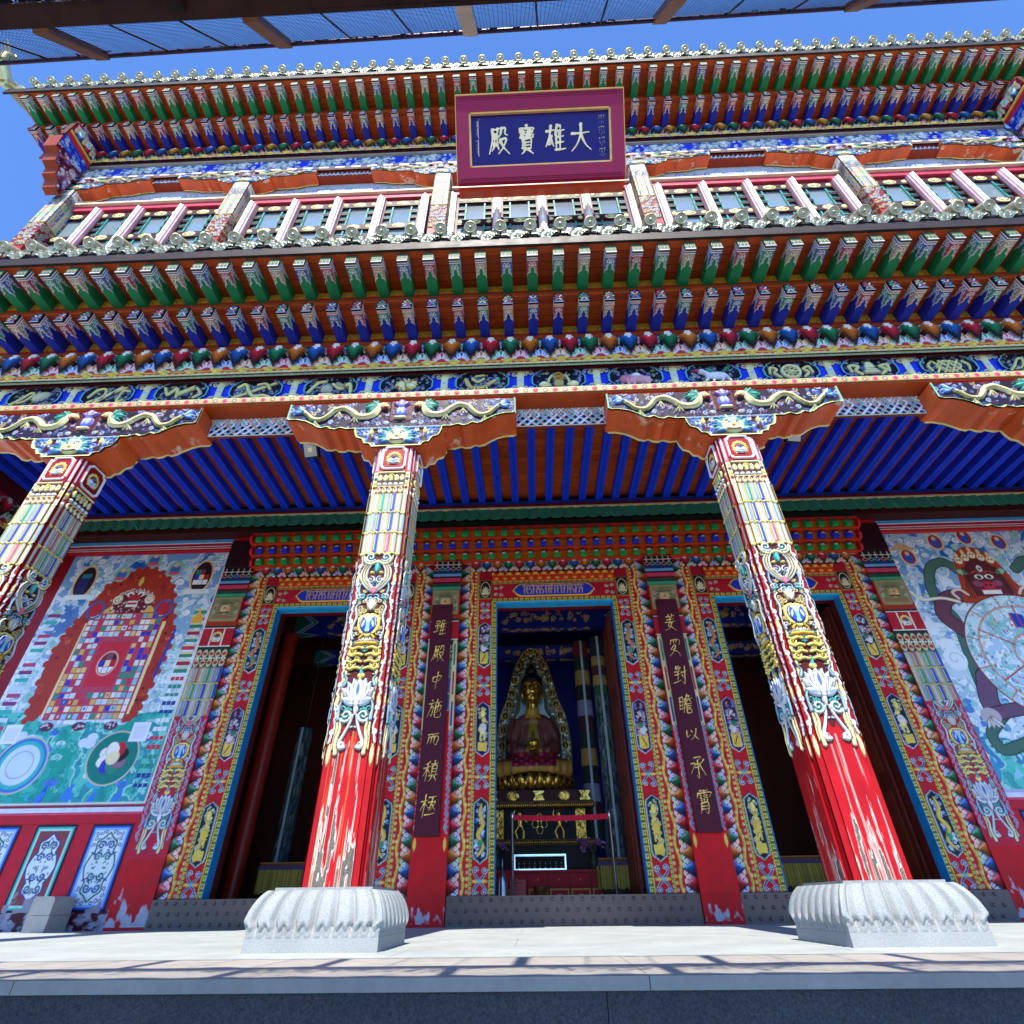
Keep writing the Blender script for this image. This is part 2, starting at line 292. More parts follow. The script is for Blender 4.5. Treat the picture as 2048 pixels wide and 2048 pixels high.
# ---------------------------------------------------------------- lower pillars
def scroll_motif(cv, cx, z0, k=1., hh=.03, line='2a2030'):
    """carved drop: tails, lotus, vessel heart, lyre, curls; z0 = bottom of the tails, drawn on the left half and mirrored by the caller"""
    f = lambda x, z: (cx+x*k, z0+z*k)
    def o(p, w, col, ln=line, lw=.006, w1=None, mid=None, h=hh): cv.out(cr([f(*q) for q in p], 7), w*1.15*k, col, ln, lw*1.6*k, w1=None if w1 is None else w1*1.15*k, mid=mid, h=h*k)
    W1, LB, CY = 'c6cacc', '86aec4', '46aaa8'
    R = random.Random(5)
    for i in range(64):
        x, z = -R.uniform(.015, .165), R.uniform(.25, 2.06); cv.curl(*f(x, z), R.uniform(.02, .036)*k, R.choice((-1, 1)), R.uniform(0, 6.28), R.uniform(.9, 1.4), .012*k, R.choice((W1, LB, 'b8a860', 'c0b070', CY)), line, .006*k, h=hh*.55)
    # long gold sprays at the sides
    for a in (0, 1, 2, 3): o([(-.165, .05+a*.27), (-.15, .2+a*.27), (-.165, .36+a*.27)], .03, CREAM, w1=.006, h=hh*.6)
    o([(-.13, .0), (-.14, .12), (-.12, .22), (-.15, .36)], .03, CREAM, w1=.012)
    o([(-.062, .055), (-.095, .05), (-.105, .1), (-.075, .17), (-.035, .27), (-.02, .34)], .03, W1, w1=.016)
    cv.ell(*f(-.085, .075), .026*k, .03*k, W1, h=hh*k); cv.ell(*f(-.083, .082), .011*k, .013*k, '40506a', h=hh*k)
    cv.curl(*f(-.083, .335), .062*k, 1, 3.6, 1.35, .024*k, W1, line, .006*k, h=hh*k); cv.curl(*f(-.083, .335), .05*k, 1, 3.6, 1.1, .008*k, CY, h=hh*k)
    o([(-.155, .30), (-.16, .42), (-.13, .5)], .024, LB, w1=.008)
    # lotus
    for (x1, y1, w, c) in ((-.165, .60, .05, W1), (-.15, .5, .05, 'cfd4dc'), (-.115, .66, .055, W1), (-.06, .69, .06, 'c4d0e4'), (0, .70, .065, W1)):
        cv.petal(*f(0, .43), *f(x1, y1), w*1.45*k, c, line, .006*k, h=(hh+.008)*k)
        cv.petal(*f(x1*.3, .43+(y1-.43)*.3), *f(x1*.8, .43+(y1-.43)*.8), w*.5*k, '4a68b4' if x1 > -.14 else '7a8cae', h=None)
    cv.petal(*f(0, .48), *f(0, .34), .05*k, 'd0d6e0', line, .005*k, h=hh*k)
    o([(-.15, .62), (-.13, .68), (-.16, .73)], .022, LB, w1=.006)
    cv.ell(*f(0, .72), .035*k, .03*k, GOLDL, h=hh*k); cv.petal(*f(0, .72), *f(0, .82), .035*k, CY, line, .004*k, h=hh*k)
    # gold cloud knot
    for yy in (.79, .86, .93, 1.0):
        o([(-.02, yy), (-.07, yy+.012), (-.12, yy-.008), (-.16, yy+.01)], .02, GOLDL, w1=.02)
    for yy in (.82, .97): cv.curl(*f(-.125, yy), .035*k, -1, 0., 1.2, .014*k, GOLDL, line, .004*k, h=hh*k)
    o([(-.10, 1.05), (0, 1.06)], .028, GOLD)
    for i in range(3): cv.ell(*f(-.07+i*.035, 1.09), .017*k, .017*k, W1, h=hh*k)
    # heart vessel
    t = np.linspace(0, math.pi, 22); hx = -.118*np.sin(t)**1.2; hy = 1.27+.145*np.cos(t)*np.where(t < 1.2, .72+.2*t, 1.)
    P = np.array([f(a, b) for a, b in zip(hx, hy)]); P2 = np.r_[P, np.array([f(-a, b) for a, b in zip(hx, hy)])[::-1]]
    cv.poly(P2, GOLDL, h=hh*.8*k); c0 = np.array(f(0, 1.27)); cv.poly(c0+(P2-c0)*.8, line, h=hh*.8*k); cv.poly(c0+(P2-c0)*.72, 'b8c4cc', h=(hh+.012)*k)
    cv.petal(*f(-.035, 1.15), *f(-.055, 1.34), .06*k, '2a48c0'); cv.petal(*f(-.06, 1.22), *f(-.04, 1.3), .02*k, W1); cv.petal(*f(.0, 1.15), *f(-.012, 1.3), .02*k, '7ad0c8')
    o([(-.05, 1.14), (-.075, 1.11)], .02, GOLD)
    o([(-.145, 1.1), (-.17, 1.2), (-.14, 1.34), (-.16, 1.45), (-.125, 1.5)], .02, W1, w1=.012)
    cv.curl(*f(-.14, 1.14), .03*k, 1, 0, 1.2, .013*k, W1, line, .004*k, h=hh*k)
    for (x1, y1) in ((-.055, 1.52), (-.03, 1.55), (0, 1.56)): cv.petal(*f(0, 1.41), *f(x1, y1), .035*k, CREAM if x1 < -.04 else W1, line, .004*k, h=hh*k)
    # lyre
    for i, (c, r) in enumerate((('c6cacc', .16), ('c8b878', .13), ('c6cacc', .10))):
        o([(0, 1.62+.02*i), (-r*.62, 1.70+.02*i), (-r, 1.80), (-r*.98, 1.9), (-r*.6, 2.0-.012*i)], .02, c, w1=.012)
    cv.petal(*f(0, 1.60), *f(0, 1.70), .05*k, 'e06a80', line, .004*k, h=hh*k)
    cv.curl(*f(-.05, 1.78), .045*k, -1, 1.57, 1.3, .016*k, W1, line, .005*k, h=hh*k); cv.ell(*f(-.05, 1.875), .022*k, .016*k, GOLDL, h=hh*k)
    cv.petal(*f(0, 1.86), *f(0, 2.02), .06*k, CY, line, .005*k, h=(hh+.006)*k)
    o([(-.14, 1.58), (-.16, 1.66), (-.15, 1.74)], .022, LB, w1=.008); cv.curl(*f(-.145, 1.57), .032*k, 1, 1., 1.2, .014*k, W1, line, .004*k, h=hh*k)
    # top curls
    o([(0, 2.02), (-.06, 1.985), (-.13, 2.0), (-.165, 2.08)], .026, CREAM, w1=.02)
    cv.curl(*f(-.085, 2.065), .058*k, -1, 5.2, 1.35, .022*k, W1, line, .006*k, h=hh*k); cv.curl(*f(-.085, 2.065), .046*k, -1, 5.2, 1.0, .008*k, CY, h=hh*k)

TUB = ['2344b4', 'a4aab0', '2a8c80', 'a8aaa4', 'a85878', '7a98b4', '1f4ca0', 'a8a698']
def tubes(cv, x0, x1, z0, z1, rows, n, seed=0, hh=.014):
    rh = (z1-z0)/rows
    for r in range(rows):
        za = z0+r*rh; cv.rect(x0, za, x1, za+rh, '5a5238', h=.004)
        for i in range(n):
            w = (x1-x0)/n; xa = x0+i*w; c = TUB[(i*3+r*2+seed) % len(TUB)]
            cv.stroke([(xa+w/2, za+.035), (xa+w/2, za+rh-.012)], w*.74, c, h=hh)
            cv.stroke([(xa+w*.36, za+.05), (xa+w*.36, za+rh-.03)], w*.12, 'c8ccc8')
            cv.stroke([(xa+w*.02, za+.01), (xa+w*.02, za+rh)], w*.26, 'b8a454', h=hh*1.1)
        cv.stroke([(x0+(x1-x0)*i/12, za+(.012 if i % 2 else -.004)) for i in range(13)], .022, 'c8b468', h=hh*1.6)
        cv.stroke([(x0, za+rh-.004), (x1, za+rh-.004)], .008, '6a5a30')
def gem(cv, cx, cz, r, hh=.03):
    for i in range(18):
        a = -.9+i*(math.pi+1.8)/17; q = r*(1.0 if i % 2 else .92); cv.petal(cx+math.cos(a)*r*.6, cz+math.sin(a)*r*.7, cx+math.cos(a)*q, cz+math.sin(a)*q*1.15, r*.22, GOLDL, h=hh*.6)
    for dx, dz, c in ((-.3, -.25, 'd8dce0'), (.3, -.25, 'b8c4d0'), (0, .2, '46586e')): cv.ell(cx+dx*r, cz+dz*r, r*.36, r*.36, c, h=hh)
    cv.stroke(cr([(cx-.55*r, cz-.6*r), (cx, cz-.75*r), (cx+.55*r, cz-.6*r)], 5), r*.2, 'c8d4d8', h=hh)

def pillar_face(W, seed, peel, zlow=.4, top=5.16):
    cv = Cv(W, top-zlow, .0066, 'a00a18'); Z = lambda z: z-zlow; c = W/2
    # bare lacquer with drips and flaking at the foot
    n1 = fbm(cv.ny, cv.nx, (90, 9), seed, 3); n2 = fbm(cv.ny, cv.nx, (40, 6), seed+9, 4); zz = cv.y[:, None]
    cv.c *= (.8+.45*fbm(cv.ny, cv.nx, (3, 14), seed+3))[..., None].astype(np.float32)
    cv.rect(0, Z(1.55), W, top, MAROON)
    sl = cv.w(0, Z(1.25), W, Z(1.95)); e = (.23*np.abs(np.sin((cv.x[sl[1]]-c)/W*math.pi*2.))[None]+.12); m = ((cv.y[sl[0]]-Z(1.36))[:, None] < e).astype(np.float32)
    cv.c[sl] += m[..., None]*(lin('a00a18')-cv.c[sl])
    scroll_motif(cv, c, Z(1.40)); cv.mirror()
    low = (cv.h < .004)
    st = np.clip((fbm(cv.ny, cv.nx, (2, 20), seed+5)-.62)*9, 0, 1)*peel*peel*.8*(zz < 1.2)*low; cv.c += (st*.75)[..., None].astype(np.float32)*(lin('cf7a30')-cv.c)
    fl = np.clip((fbm(cv.ny, cv.nx, (13, 11), seed+7, 4)-(.47+.27*np.clip(zz/1.0, 0, 2)+(1-peel)*.09))*22, 0, 1)*(zz < 1.25)*low
    fl2 = np.clip((fbm(cv.ny, cv.nx, (5, 15), seed+17, 3)-(.60+.10*zz))*18, 0, 1)*peel*(zz < 1.1)*low; fl = np.maximum(fl, fl2)
    cv.c += (fl*.92)[..., None].astype(np.float32)*(lin('c8c4ba')-cv.c); cv.h -= .003*fl.astype(np.float32)
    tubes(cv, 0, W, Z(3.515), Z(4.38), 3, 5, seed)
    # beaded bands
    cv.rect(0, Z(4.38), W, Z(4.745), MAROON)
    for i in range(5):
        x = W*(i+.5)/5
        cv.petal(x, Z(4.48), x, Z(4.385), W/6, CREAM, INK, .005, h=.02); cv.petal(x, Z(4.47), x, Z(4.42), W/14, 'c03030')
        cv.ell(x, Z(4.525), W/12, .022, 'e4e4e0', h=.026)
        cv.petal(x, Z(4.57), x, Z(4.68), W/6, 'd8cc8c', INK, .005, h=.02)
    cv.stroke([(0, Z(4.55)), (W, Z(4.55))], .018, '3c4450', h=.012); cv.stroke([(0, Z(4.49)), (W, Z(4.49))], .012, CREAM, h=.014)
    cv.curl(c, Z(4.64), .045, 1, 0, 1.4, .014, GOLDL, INK, .004, h=.024)
    cv.stroke([(0, Z(4.715)), (W, Z(4.715))], .03, 'd4c88c', h=.018)
    # emblem plate
    cv.rect(0, Z(4.745), W, top, 'b01a2a'); a, b, q, p = .012, W-.012, Z(4.76), Z(5.14); ch = .05
    R8 = lambda d: [(a+d+ch, q+d), (b-d-ch, q+d), (b-d, q+d+ch), (b-d, p-d-ch), (b-d-ch, p-d), (a+d+ch, p-d), (a+d, p-d-ch), (a+d, q+d+ch)]
    cv.poly(R8(0), 'dfe0dc', h=.03); cv.poly(R8(.022), '8a0c16', h=.03); sl = cv.w(a+.025, q+.03, b-.025, p-.03); cv.h[sl] = .012
    gem(cv, c, Z(4.94), .105, .04)
    return cv
def corner_strip(W, seed, zlow=.4, top=5.16):
    cv = Cv(W, top-zlow, .0075, '980a14'); Z = lambda z: z-zlow
    cv.rect(0, Z(1.5), W, Z(3.51), '8a0c14')
    n = 9
    for i in range(n):
        z = Z(1.5)+i*2.0/n; d = 1 if i % 2 else -1
        cv.out(cr([(W/2-d*W*.3, z), (W/2+d*W*.1, z+.09), (W/2+d*W*.3, z+.14), (W/2, z+.22)], 6), .016, 'dfe2e2', INK, .004, w1=.010, h=.018)
        cv.curl(W/2+d*W*.05, z+.09, .026, d, 1.57, 1.2, .011, 'dfe2e2', INK, .003, h=.018)
        if i % 3 == 1: cv.petal(W/2, z+.1, W/2, z+.24, .03, CREAM, INK, .003, h=.018)
    cv.petal(W/2, Z(1.5), W/2, Z(1.3), .034, CREAM, INK, .003, h=.014)
    tubes(cv, 0, W, Z(3.515), Z(4.38), 3, 1, seed); cv.rect(0, Z(4.38), W, Z(4.74), CREAM, h=.004)
    for i in range(5): cv.ell(W/2, Z(4.42)+i*.07, .022, .028, ['e4e4e0', '8a3030', GOLDL, '46586e', CREAM][i], h=.02)
    cv.rect(0, Z(4.745), W, top, 'c05068'); cv.stroke([(W*.5, Z(4.77)), (W*.5, Z(5.12))], W*.4, 'e0d8d4', h=.012)
    return cv
def lotus_base():
    mb = MB(); H = .392; z0 = .085; n = 7; ns, nz = n*16, 26; side = .5
    mb.hexa([(x*.5, y*.5, z) for x in (-1, 1) for y in (-1, 1) for z in (0, z0)], '9a9ea0')
    u = np.linspace(-1, 1, ns*1+1)[:-1]
    def prof(t):   # 0 bottom .. 1 top : half width, z
        a = t*math.pi/2; return .5-.095*(1-math.cos(a))**1.1, z0+(H-z0-.012)*(math.sin(a)*.55+t*.45)
    for k in range(4):
        c, s_ = math.cos(k*math.pi/2), math.sin(k*math.pi/2); P = np.zeros((nz, ns+1, 3)); us = np.linspace(-1, 1, ns+1)
        for j in range(nz):
            t = j/(nz-1); hw, z = prof(t); q = us*n/2; p = (q-np.floor(q))-.5
            lobe = .036*(1-np.clip(np.abs(p)*2.1, 0, 1)**3)
            tip = .10+.07*np.abs(np.cos(p*2*math.pi))**.7*0+.05*np.abs(p)*2
            inn = 1/(1+np.exp(-(t-.17-.05*np.cos(p*4*math.pi))*60)); groove = -.040*np.exp(-((np.abs(p)-.5)/.055)**2)*np.clip((t-.04)*9, 0, 1); ridge = -.016*np.exp(-((np.abs(p)-.37)/.035)**2)*inn
            out = hw+(lobe*inn+groove+ridge-.004+.010*np.exp(-((t-.085-.05*np.cos(p*4*math.pi))/.03)**2))*(1-.45*t)
            cw = hw*1.0
            x = us*out[0]; P[j, :, 0] = x*c-(-out)*s_; P[j, :, 1] = x*s_+(-out)*c; P[j, :, 2] = z
        mb.grid(P, 'a4a8aa')
    hw, z = prof(1.); mb.box(-hw, hw, -hw, hw, z-.03, z, 'a4a8aa'); mb.box(-.385, .385, -.385, .385, z, H+.006, 'a4a8aa')
    return mb.mesh('column_base', M_BASE)
BASE_ME = lotus_base()
def pillar_meshes(seed, peel):
    mb = MB(); a, b, d = .17, .26, .225
    out = [(-a, -b), (a, -b), (a, -d-.012), (.198, -d-.012), (.198, -d), (d, -d), (d, -.198), (d+.012, -.198), (d+.012, -a), (b, -a), (b, a), (d, a), (d, d), (a, d), (a, b), (-a, b), (-a, d), (-d, d), (-d, a), (-b, a), (-b, -a), (-d-.012, -a), (-d-.012, -.198), (-d, -.198), (-d, -d), (-.198, -d), (-.198, -d-.012), (-a, -d-.012)]
    mb.prism(out, (0, 0, .395), (1, 0, 0), (0, 1, 0), (0, 0, 4.78), '9a0a16')
    shaft = mb.mesh('column_shaft', M_GLOSS)
    F = pillar_face(.344, seed, peel); S = pillar_face(.344, seed+20, peel*.5); K = corner_strip(.056, seed)
    f = MB().canvas(F, (-.172, -b-.003, .4), (1, 0, 0), (0, 0, 1), (0, -1, 0)).mesh('carved_front', M_PAINT)
    r = MB().canvas(S, (b+.003, -.172, .4), (0, 1, 0), (0, 0, 1), (1, 0, 0)).mesh('carved_side', M_PAINT)
    l = MB().canvas(S, (-b-.003, -.172, .4), (0, 1, 0), (0, 0, 1), (-1, 0, 0)).mesh('carved_side', M_PAINT)
    k = MB()
    for sx in (-1, 1):
        k.canvas(K, (sx*.1985, -d-.016, .4), (sx*.028, 0, 0), (0, 0, 1), (0, -1, 0)); k.v[-1][:, 0] = sx*.1985+(np.tile(K.x, K.ny)-.028)*sx
        k.canvas(K, (sx*(d+.016), -.1985-.028, .4), (0, 1, 0), (0, 0, 1), (sx, 0, 0))
    return shaft, f, r, l, k.mesh('corner_carving', M_PAINT)
PA = pillar_meshes(3, 1.); PB = pillar_meshes(11, .45)
for x in CX:
    P = PA if x in (-2.2, 6.6) else PB
    c = place(P[0], 'column', hall, (x, -4.6, 0))
    place(BASE_ME, 'column_base', c); place(P[1], 'carved_front', c); place(P[2], 'carved_side', c); place(P[3], 'carved_side', c); place(P[4], 'corner_carving', c)

# ---------------------------------------------------------------- brackets over the pillars
def bracket_profile(hw=1.576, z0=5.15, z1=6.0):
    r = [(0, z0), (.33, z0), (.36, z0+.05), (.43, z0+.06), (.47, z0+.14), (.55, z0+.17), (.585, z0+.25), (.6, z0+.335), (.7, z0+.325), (.8, z0+.36), (.86, z0+.33), (.93, z0+.34), (.99, z0+.385), (1.05, z0+.36), (1.12, z0+.38), (1.2, z0+.44), (1.3, z0+.50), (1.42, z0+.535), (hw-.05, z0+.535), (hw, z0+.56), (hw, z1)]
    return r
def bracket_panel():
    hw = 1.576; pr = bracket_profile(); W = 2*hw; cv = Cv(W, .86, .0105, MAROON); Z = lambda z: z-5.15; cv.cut = True
    pts = [(hw+x, Z(z)) for x, z in pr]+[(hw-x, Z(z)) for x, z in pr[::-1]]
    mk = cv.inside(np.array(pts)); cv.rect(0, 0, W, .86, '1c0c22')
    cv.vines(0, .02, hw, .84, 190, ['34509c', '7a90c4', 'a4b0cc', '4a2a60', '4468a8', '6a1830', 'b0a470'], r=(.022, .045), w=.010, h=.012, seed=4)
    # dragon
    body = cr([(.22, .70), (.30, .62), (.38, .54), (.50, .53), (.58, .60), (.66, .70), (.78, .735), (.90, .66), (.98, .58), (1.10, .56), (1.2, .60), (1.24, .70)], 8)
    cv.out(body, .045, 'd8cf98', '0c0814', .016, w1=.115, h=.055)
    for i in range(4, len(body)-2, 2): cv.ell(body[i][0], body[i][1]-.022, .020, .010, '8a7a44', h=.056)
    for p in ((.42, .5), (.72, .66), (.95, .56)):
        for dx in (-.05, .0, .05): cv.out([p, (p[0]+dx, p[1]-.09)], .016, 'd8cf98', INK, .005, w1=.008, h=.035)
    for a in range(5): cv.petal(.23, .69, .23-.16*math.cos(.35*a-.5), .69+.14*math.sin(.35*a-.2), .035, ['4a86d0', 'a8c8e8', '3a62b8'][a % 3], INK, .005, h=.035)
    for a in range(7): cv.petal(1.25, .74, 1.25+.19*math.cos(1.7+.36*a), .74+.15*math.sin(1.7+.36*a), .06, ['1f7a68', '4aa894', '12503e'][a % 3], INK, .006, h=.04)
    cv.ell(1.32, .76, .075, .055, 'd8cf98', h=.06); cv.ell(1.37, .735, .04, .03, 'e0c070', h=.055); cv.ell(1.31, .785, .014, .012, INK, h=.065); cv.stroke([(1.3, .71), (1.39, .70)], .014, '8a1420', h=.06)
    # vase in the middle
    cv.rect(hw-.15, .47, hw, .86, '4a1420', h=.008)
    cv.ell(hw, .63, .085, .11, '5a62b0', h=.05); cv.ell(hw-.03, .65, .025, .06, 'a8acd8', h=.055); cv.rect(hw-.05, .72, hw, .76, '7a7ac0', h=.05); cv.rect(hw-.08, .50, hw, .53, 'd8cf98', h=.05)
    for a in range(5): cv.petal(hw, .74, hw-.11+.03*a, .80+.02*a, .05, ['8a6ab8', 'b8a8d8', '4a6ac0'][a % 3], INK, .005, h=.045)
    # capital below with the lion face
    cv.rect(hw-.6, 0, hw, Z(5.49), '3a0f1c'); cv.vines(hw-.55, .05, hw, .33, 26, ['5a88c8', 'a8c4dc', '3a5aa8', 'c8ccd8'], r=(.03, .06), w=.015, h=.012, seed=8)
    for a in range(9): cv.petal(hw, .17, hw-.26*math.cos(.26*a-.45), .17+.22*math.sin(.26*a-.45), .07, ['3a6ea0', '88b4c4', '1f7a68'][a % 3], INK, .005, h=.03)
    cv.ell(hw, .18, .14, .13, 'c8c88c', h=.05); cv.ell(hw-.05, .215, .034, .026, 'e8e8e0', h=.06); cv.ell(hw-.05, .212, .014, .016, INK, h=.062); cv.stroke([(hw-.09, .255), (hw-.015, .24)], .022, '5a8a74', h=.06)
    cv.ell(hw, .165, .04, .03, 'd8b878', h=.07); cv.stroke([(hw-.08, .11), (hw, .10)], .03, '8a1a20', h=.055); cv.stroke([(hw-.07, .115), (hw, .105)], .012, 'e8e8e0', h=.06)
    cv.petal(hw-.36, .22, hw-.36, .33, .05, GOLDL, INK, .004, h=.03)
    cv.mirror()
    cv.stroke([(hw-.6, Z(5.49)), (hw+.6, Z(5.49))], .018, '9ab0c0', h=.03)
    # edge mouldings follow the outline
    low = [p for p in pts if p[1] < .84]; low = [(hw-x, Z(z)) for x, z in pr[::-1]][1:]+[(hw+x, Z(z)) for x, z in pr[:-1]]
    cv.stroke(low, .075, '2f8a62', h=.02); cv.stroke(low, .04, 'e0d48a', h=.028)
    cv.stroke([(0.012, Z(5.72)), (.012, .86)], .03, '6aa890', h=.02); cv.stroke([(W-.012, Z(5.72)), (W-.012, .86)], .03, '6aa890', h=.02)
    cv.m = mk; return cv, [(x-hw, z+5.15) for x, z in pts]
BCV, BOUT = bracket_panel()
def bracket_meshes(half=False):
    core = MB(); n = len(BOUT); Y0, Y1 = -4.86, -4.44
    low = BOUT if not half else [p for p in BOUT if p[0] > -.36]; n = len(low); cvb = BCV
    if half: import copy; cvb = copy.deepcopy(BCV); cvb.m[:, cvb.x < 1.576-.36] = False
    # underside shaded in strips of worn orange paint
    R = random.Random(3)
    for i in range(n):
        a, b = low[i], low[(i+1) % n]; c = R.choice(['cc5016', 'c04a14', 'd45a20', 'c85420'])
        core._add([(a[0], Y0, a[1]), (b[0], Y0, b[1]), (b[0], Y1, b[1]), (a[0], Y1, a[1])], lin(c), quads=[(0, 1, 2, 3)])
    core._add([(x, Y0, z) for x, z in low], lin('7a3014'), polys=[list(range(n))]); core._add([(x, Y1, z) for x, z in low], lin('7a3014'), polys=[list(range(n))[::-1]])
    for yy in (Y1+.004,):
        core.tube([(x, yy, z) for x, z in low if z < 5.95], .016, 'd8cc80', 5)
    return core.mesh('bracket', M_WORN), MB().canvas(cvb, (-1.576, -4.864, 5.15), (1, 0, 0), (0, 0, 1), (0, -1, 0)).mesh('carved_panel', M_PAINT)
def wornmat():
    m = mat('worn_orange_paint', .5, var=.16, vscale=4); nt = m.node_tree; N = nt.nodes; Lk = nt.links; b = N['Principled BSDF']; src = b.inputs['Base Color'].links[0].from_socket
    tc = N.new('ShaderNodeTexCoord'); mp = N.new('ShaderNodeMapping'); mp.inputs['Scale'].default_value = (2.2, 1.6, 2.2); nz = N.new('ShaderNodeTexNoise'); nz.inputs['Scale'].default_value = 1.6; nz.inputs['Detail'].default_value = 7; nz.inputs['Roughness'].default_value = .62
    oi = N.new('ShaderNodeObjectInfo'); ad = N.new('ShaderNodeVectorMath'); ad.operation = 'ADD'; cb = N.new('ShaderNodeCombineXYZ'); ml = N.new('ShaderNodeMath'); ml.operation = 'MULTIPLY'; ml.inputs[1].default_value = 31
    Lk.new(oi.outputs['Random'], ml.inputs[0]); Lk.new(ml.outputs[0], cb.inputs[0]); Lk.new(tc.outputs['Object'], mp.inputs[0]); Lk.new(mp.outputs[0], ad.inputs[0]); Lk.new(cb.outputs[0], ad.inputs[1]); Lk.new(ad.outputs[0], nz.inputs['Vector'])
    r = N.new('ShaderNodeMapRange'); r.inputs['From Min'].default_value = .60; r.inputs['From Max'].default_value = .66; Lk.new(nz.outputs['Fac'], r.inputs['Value'])
    mx = N.new('ShaderNodeMix'); mx.data_type = 'RGBA'; mx.inputs[7].default_value = (*lin('d8b49c'), 1); Lk.new(r.outputs[0], mx.inputs[0]); Lk.new(src, mx.inputs[6]); Lk.new(mx.outputs[2], b.inputs['Base Color']); return m
M_WORN = wornmat()
BK = bracket_meshes(); BKH = bracket_meshes(True)
for x in CX:
    b = place(BK[0], 'bracket', hall, (x, 0, 0)); place(BK[1], 'carved_panel', b)

# ---------------------------------------------------------------- lattice beams between the brackets
def weave():
    W, H = 1.3, .44; cv = Cv(W, H, .009, '16122a'); R = random.Random(2); cols = ['dfe0e4', 'c83a4a', '2f9a78', '5a78c8', 'e4e0d0', 'b8a0c8']
    for i in range(-8, 26):
        x = i*.062
        cv.out([(x, H), (x+.17, H*.52)], .020, cols[i % 3], 'ececec', .006, h=.014)
        cv.out([(x+.17, H*.5), (x-.02, .02)] if i % 2 else [(x, H*.5), (x+.19, .02)], .020, cols[(i+3) % 6], 'ececec', .006, h=.014)
    for i in range(-4, 26): cv.out([(i*.058, .26), (i*.058+.08, .36)], .014, cols[(i+1) % 6], 'f0f0f0', .005, h=.018)
    cv.stroke([(0, .012), (W, .012)], .02, 'c8c0a0'); return cv
WV = weave(); wm = MB(); wm.box(-.68, .68, -4.58, -4.55, 5.705, 6.16, '7a2c18'); wm.canvas(WV, (-.65, -4.584, 5.71), (1, 0, 0), (0, 0, 1), (0, -1, 0)); wm = wm.mesh('lattice_beam', M_PAINT)
for x in (-8.8, -4.4, 0, 4.4, 8.8): place(wm, 'lattice_beam', hall, (x, 0, 0))
# ---------------------------------------------------------------- frieze beam with medallions
fb = MB(); fb.box(-11.6, 11.6, -4.80, -4.30, 6.165, 6.62, BLUE)
fb.box(-11.6, 11.6, -4.86, -4.30, 6.045, 6.068, 'b04818')     # orange soffit board
def pinkband():
    cv = Cv(2.2, .1, .011, 'a89868')
    for i in range(16):
        x = (i+.5)*2.2/16
        if i % 2: cv.ell(x, .05, .038, .036, 'd83a60', h=.012)
        else: cv.ring(x, .05, .03, .028, .012, '7a5a50', h=.008); cv.ell(x, .05, .014, .014, 'e8b0b8')
    cv.stroke([(0, .005), (2.2, .005)], .012, '8a2030'); cv.stroke([(0, .095), (2.2, .095)], .012, '8aa070'); return cv
PBD = pinkband()
for k in range(-6, 6): fb.canvas(PBD, (k*2.2-.0, -4.885, 6.07), (1, 0, 0), (0, 0, 1), (0, -1, 0))
fb.box(-11, 11, -4.882, -4.3, 6.068, 6.168, '8a7a50')
frieze = fb.obj('frieze_beam', M_PAINT, hall)
def med_base(seed):
    W, H = .80, .45; cv = Cv(W, H, .0085, '1a1030'); cv.cut = True; pts = []
    for a, b in ((0, .16), (.03, .11), (.06, .10), (.075, .05), (.13, .03), (.16, .0)): pts.append((a, b))
    q = pts+[(W-a, b) for a, b in pts[::-1]]+[(W-a, H-b) for a, b in pts]+[(a, H-b) for a, b in pts[::-1]]
    c0 = np.array((W/2, H/2)); cv.m = cv.inside(np.array(q)); ring = 'a'
    cv.poly(q, '2f7fae' if seed % 2 else '389488', h=.03); cv.poly(c0+(np.array(q)-c0)*(.955, .925), '88b4c4', h=.03); cv.poly(c0+(np.array(q)-c0)*(.93, .89), '0e0a1c', h=.03); sl = (slice(None), slice(None)); ins = cv.inside(c0+(np.array(q)-c0)*(.91, .86)); cv.h[ins] = .006
    k = cv.c.copy(), cv.h.copy()
    cv.vines(.08, .05, W-.08, H-.05, 75, ['4a62a0', '8090b8', '6a7cb0', 'a8b0c0', 'b0a870'], r=(.014, .028), w=.007, h=.012, seed=seed)
    cv.c[~ins], cv.h[~ins] = k[0][~ins], k[1][~ins]; return cv, ins
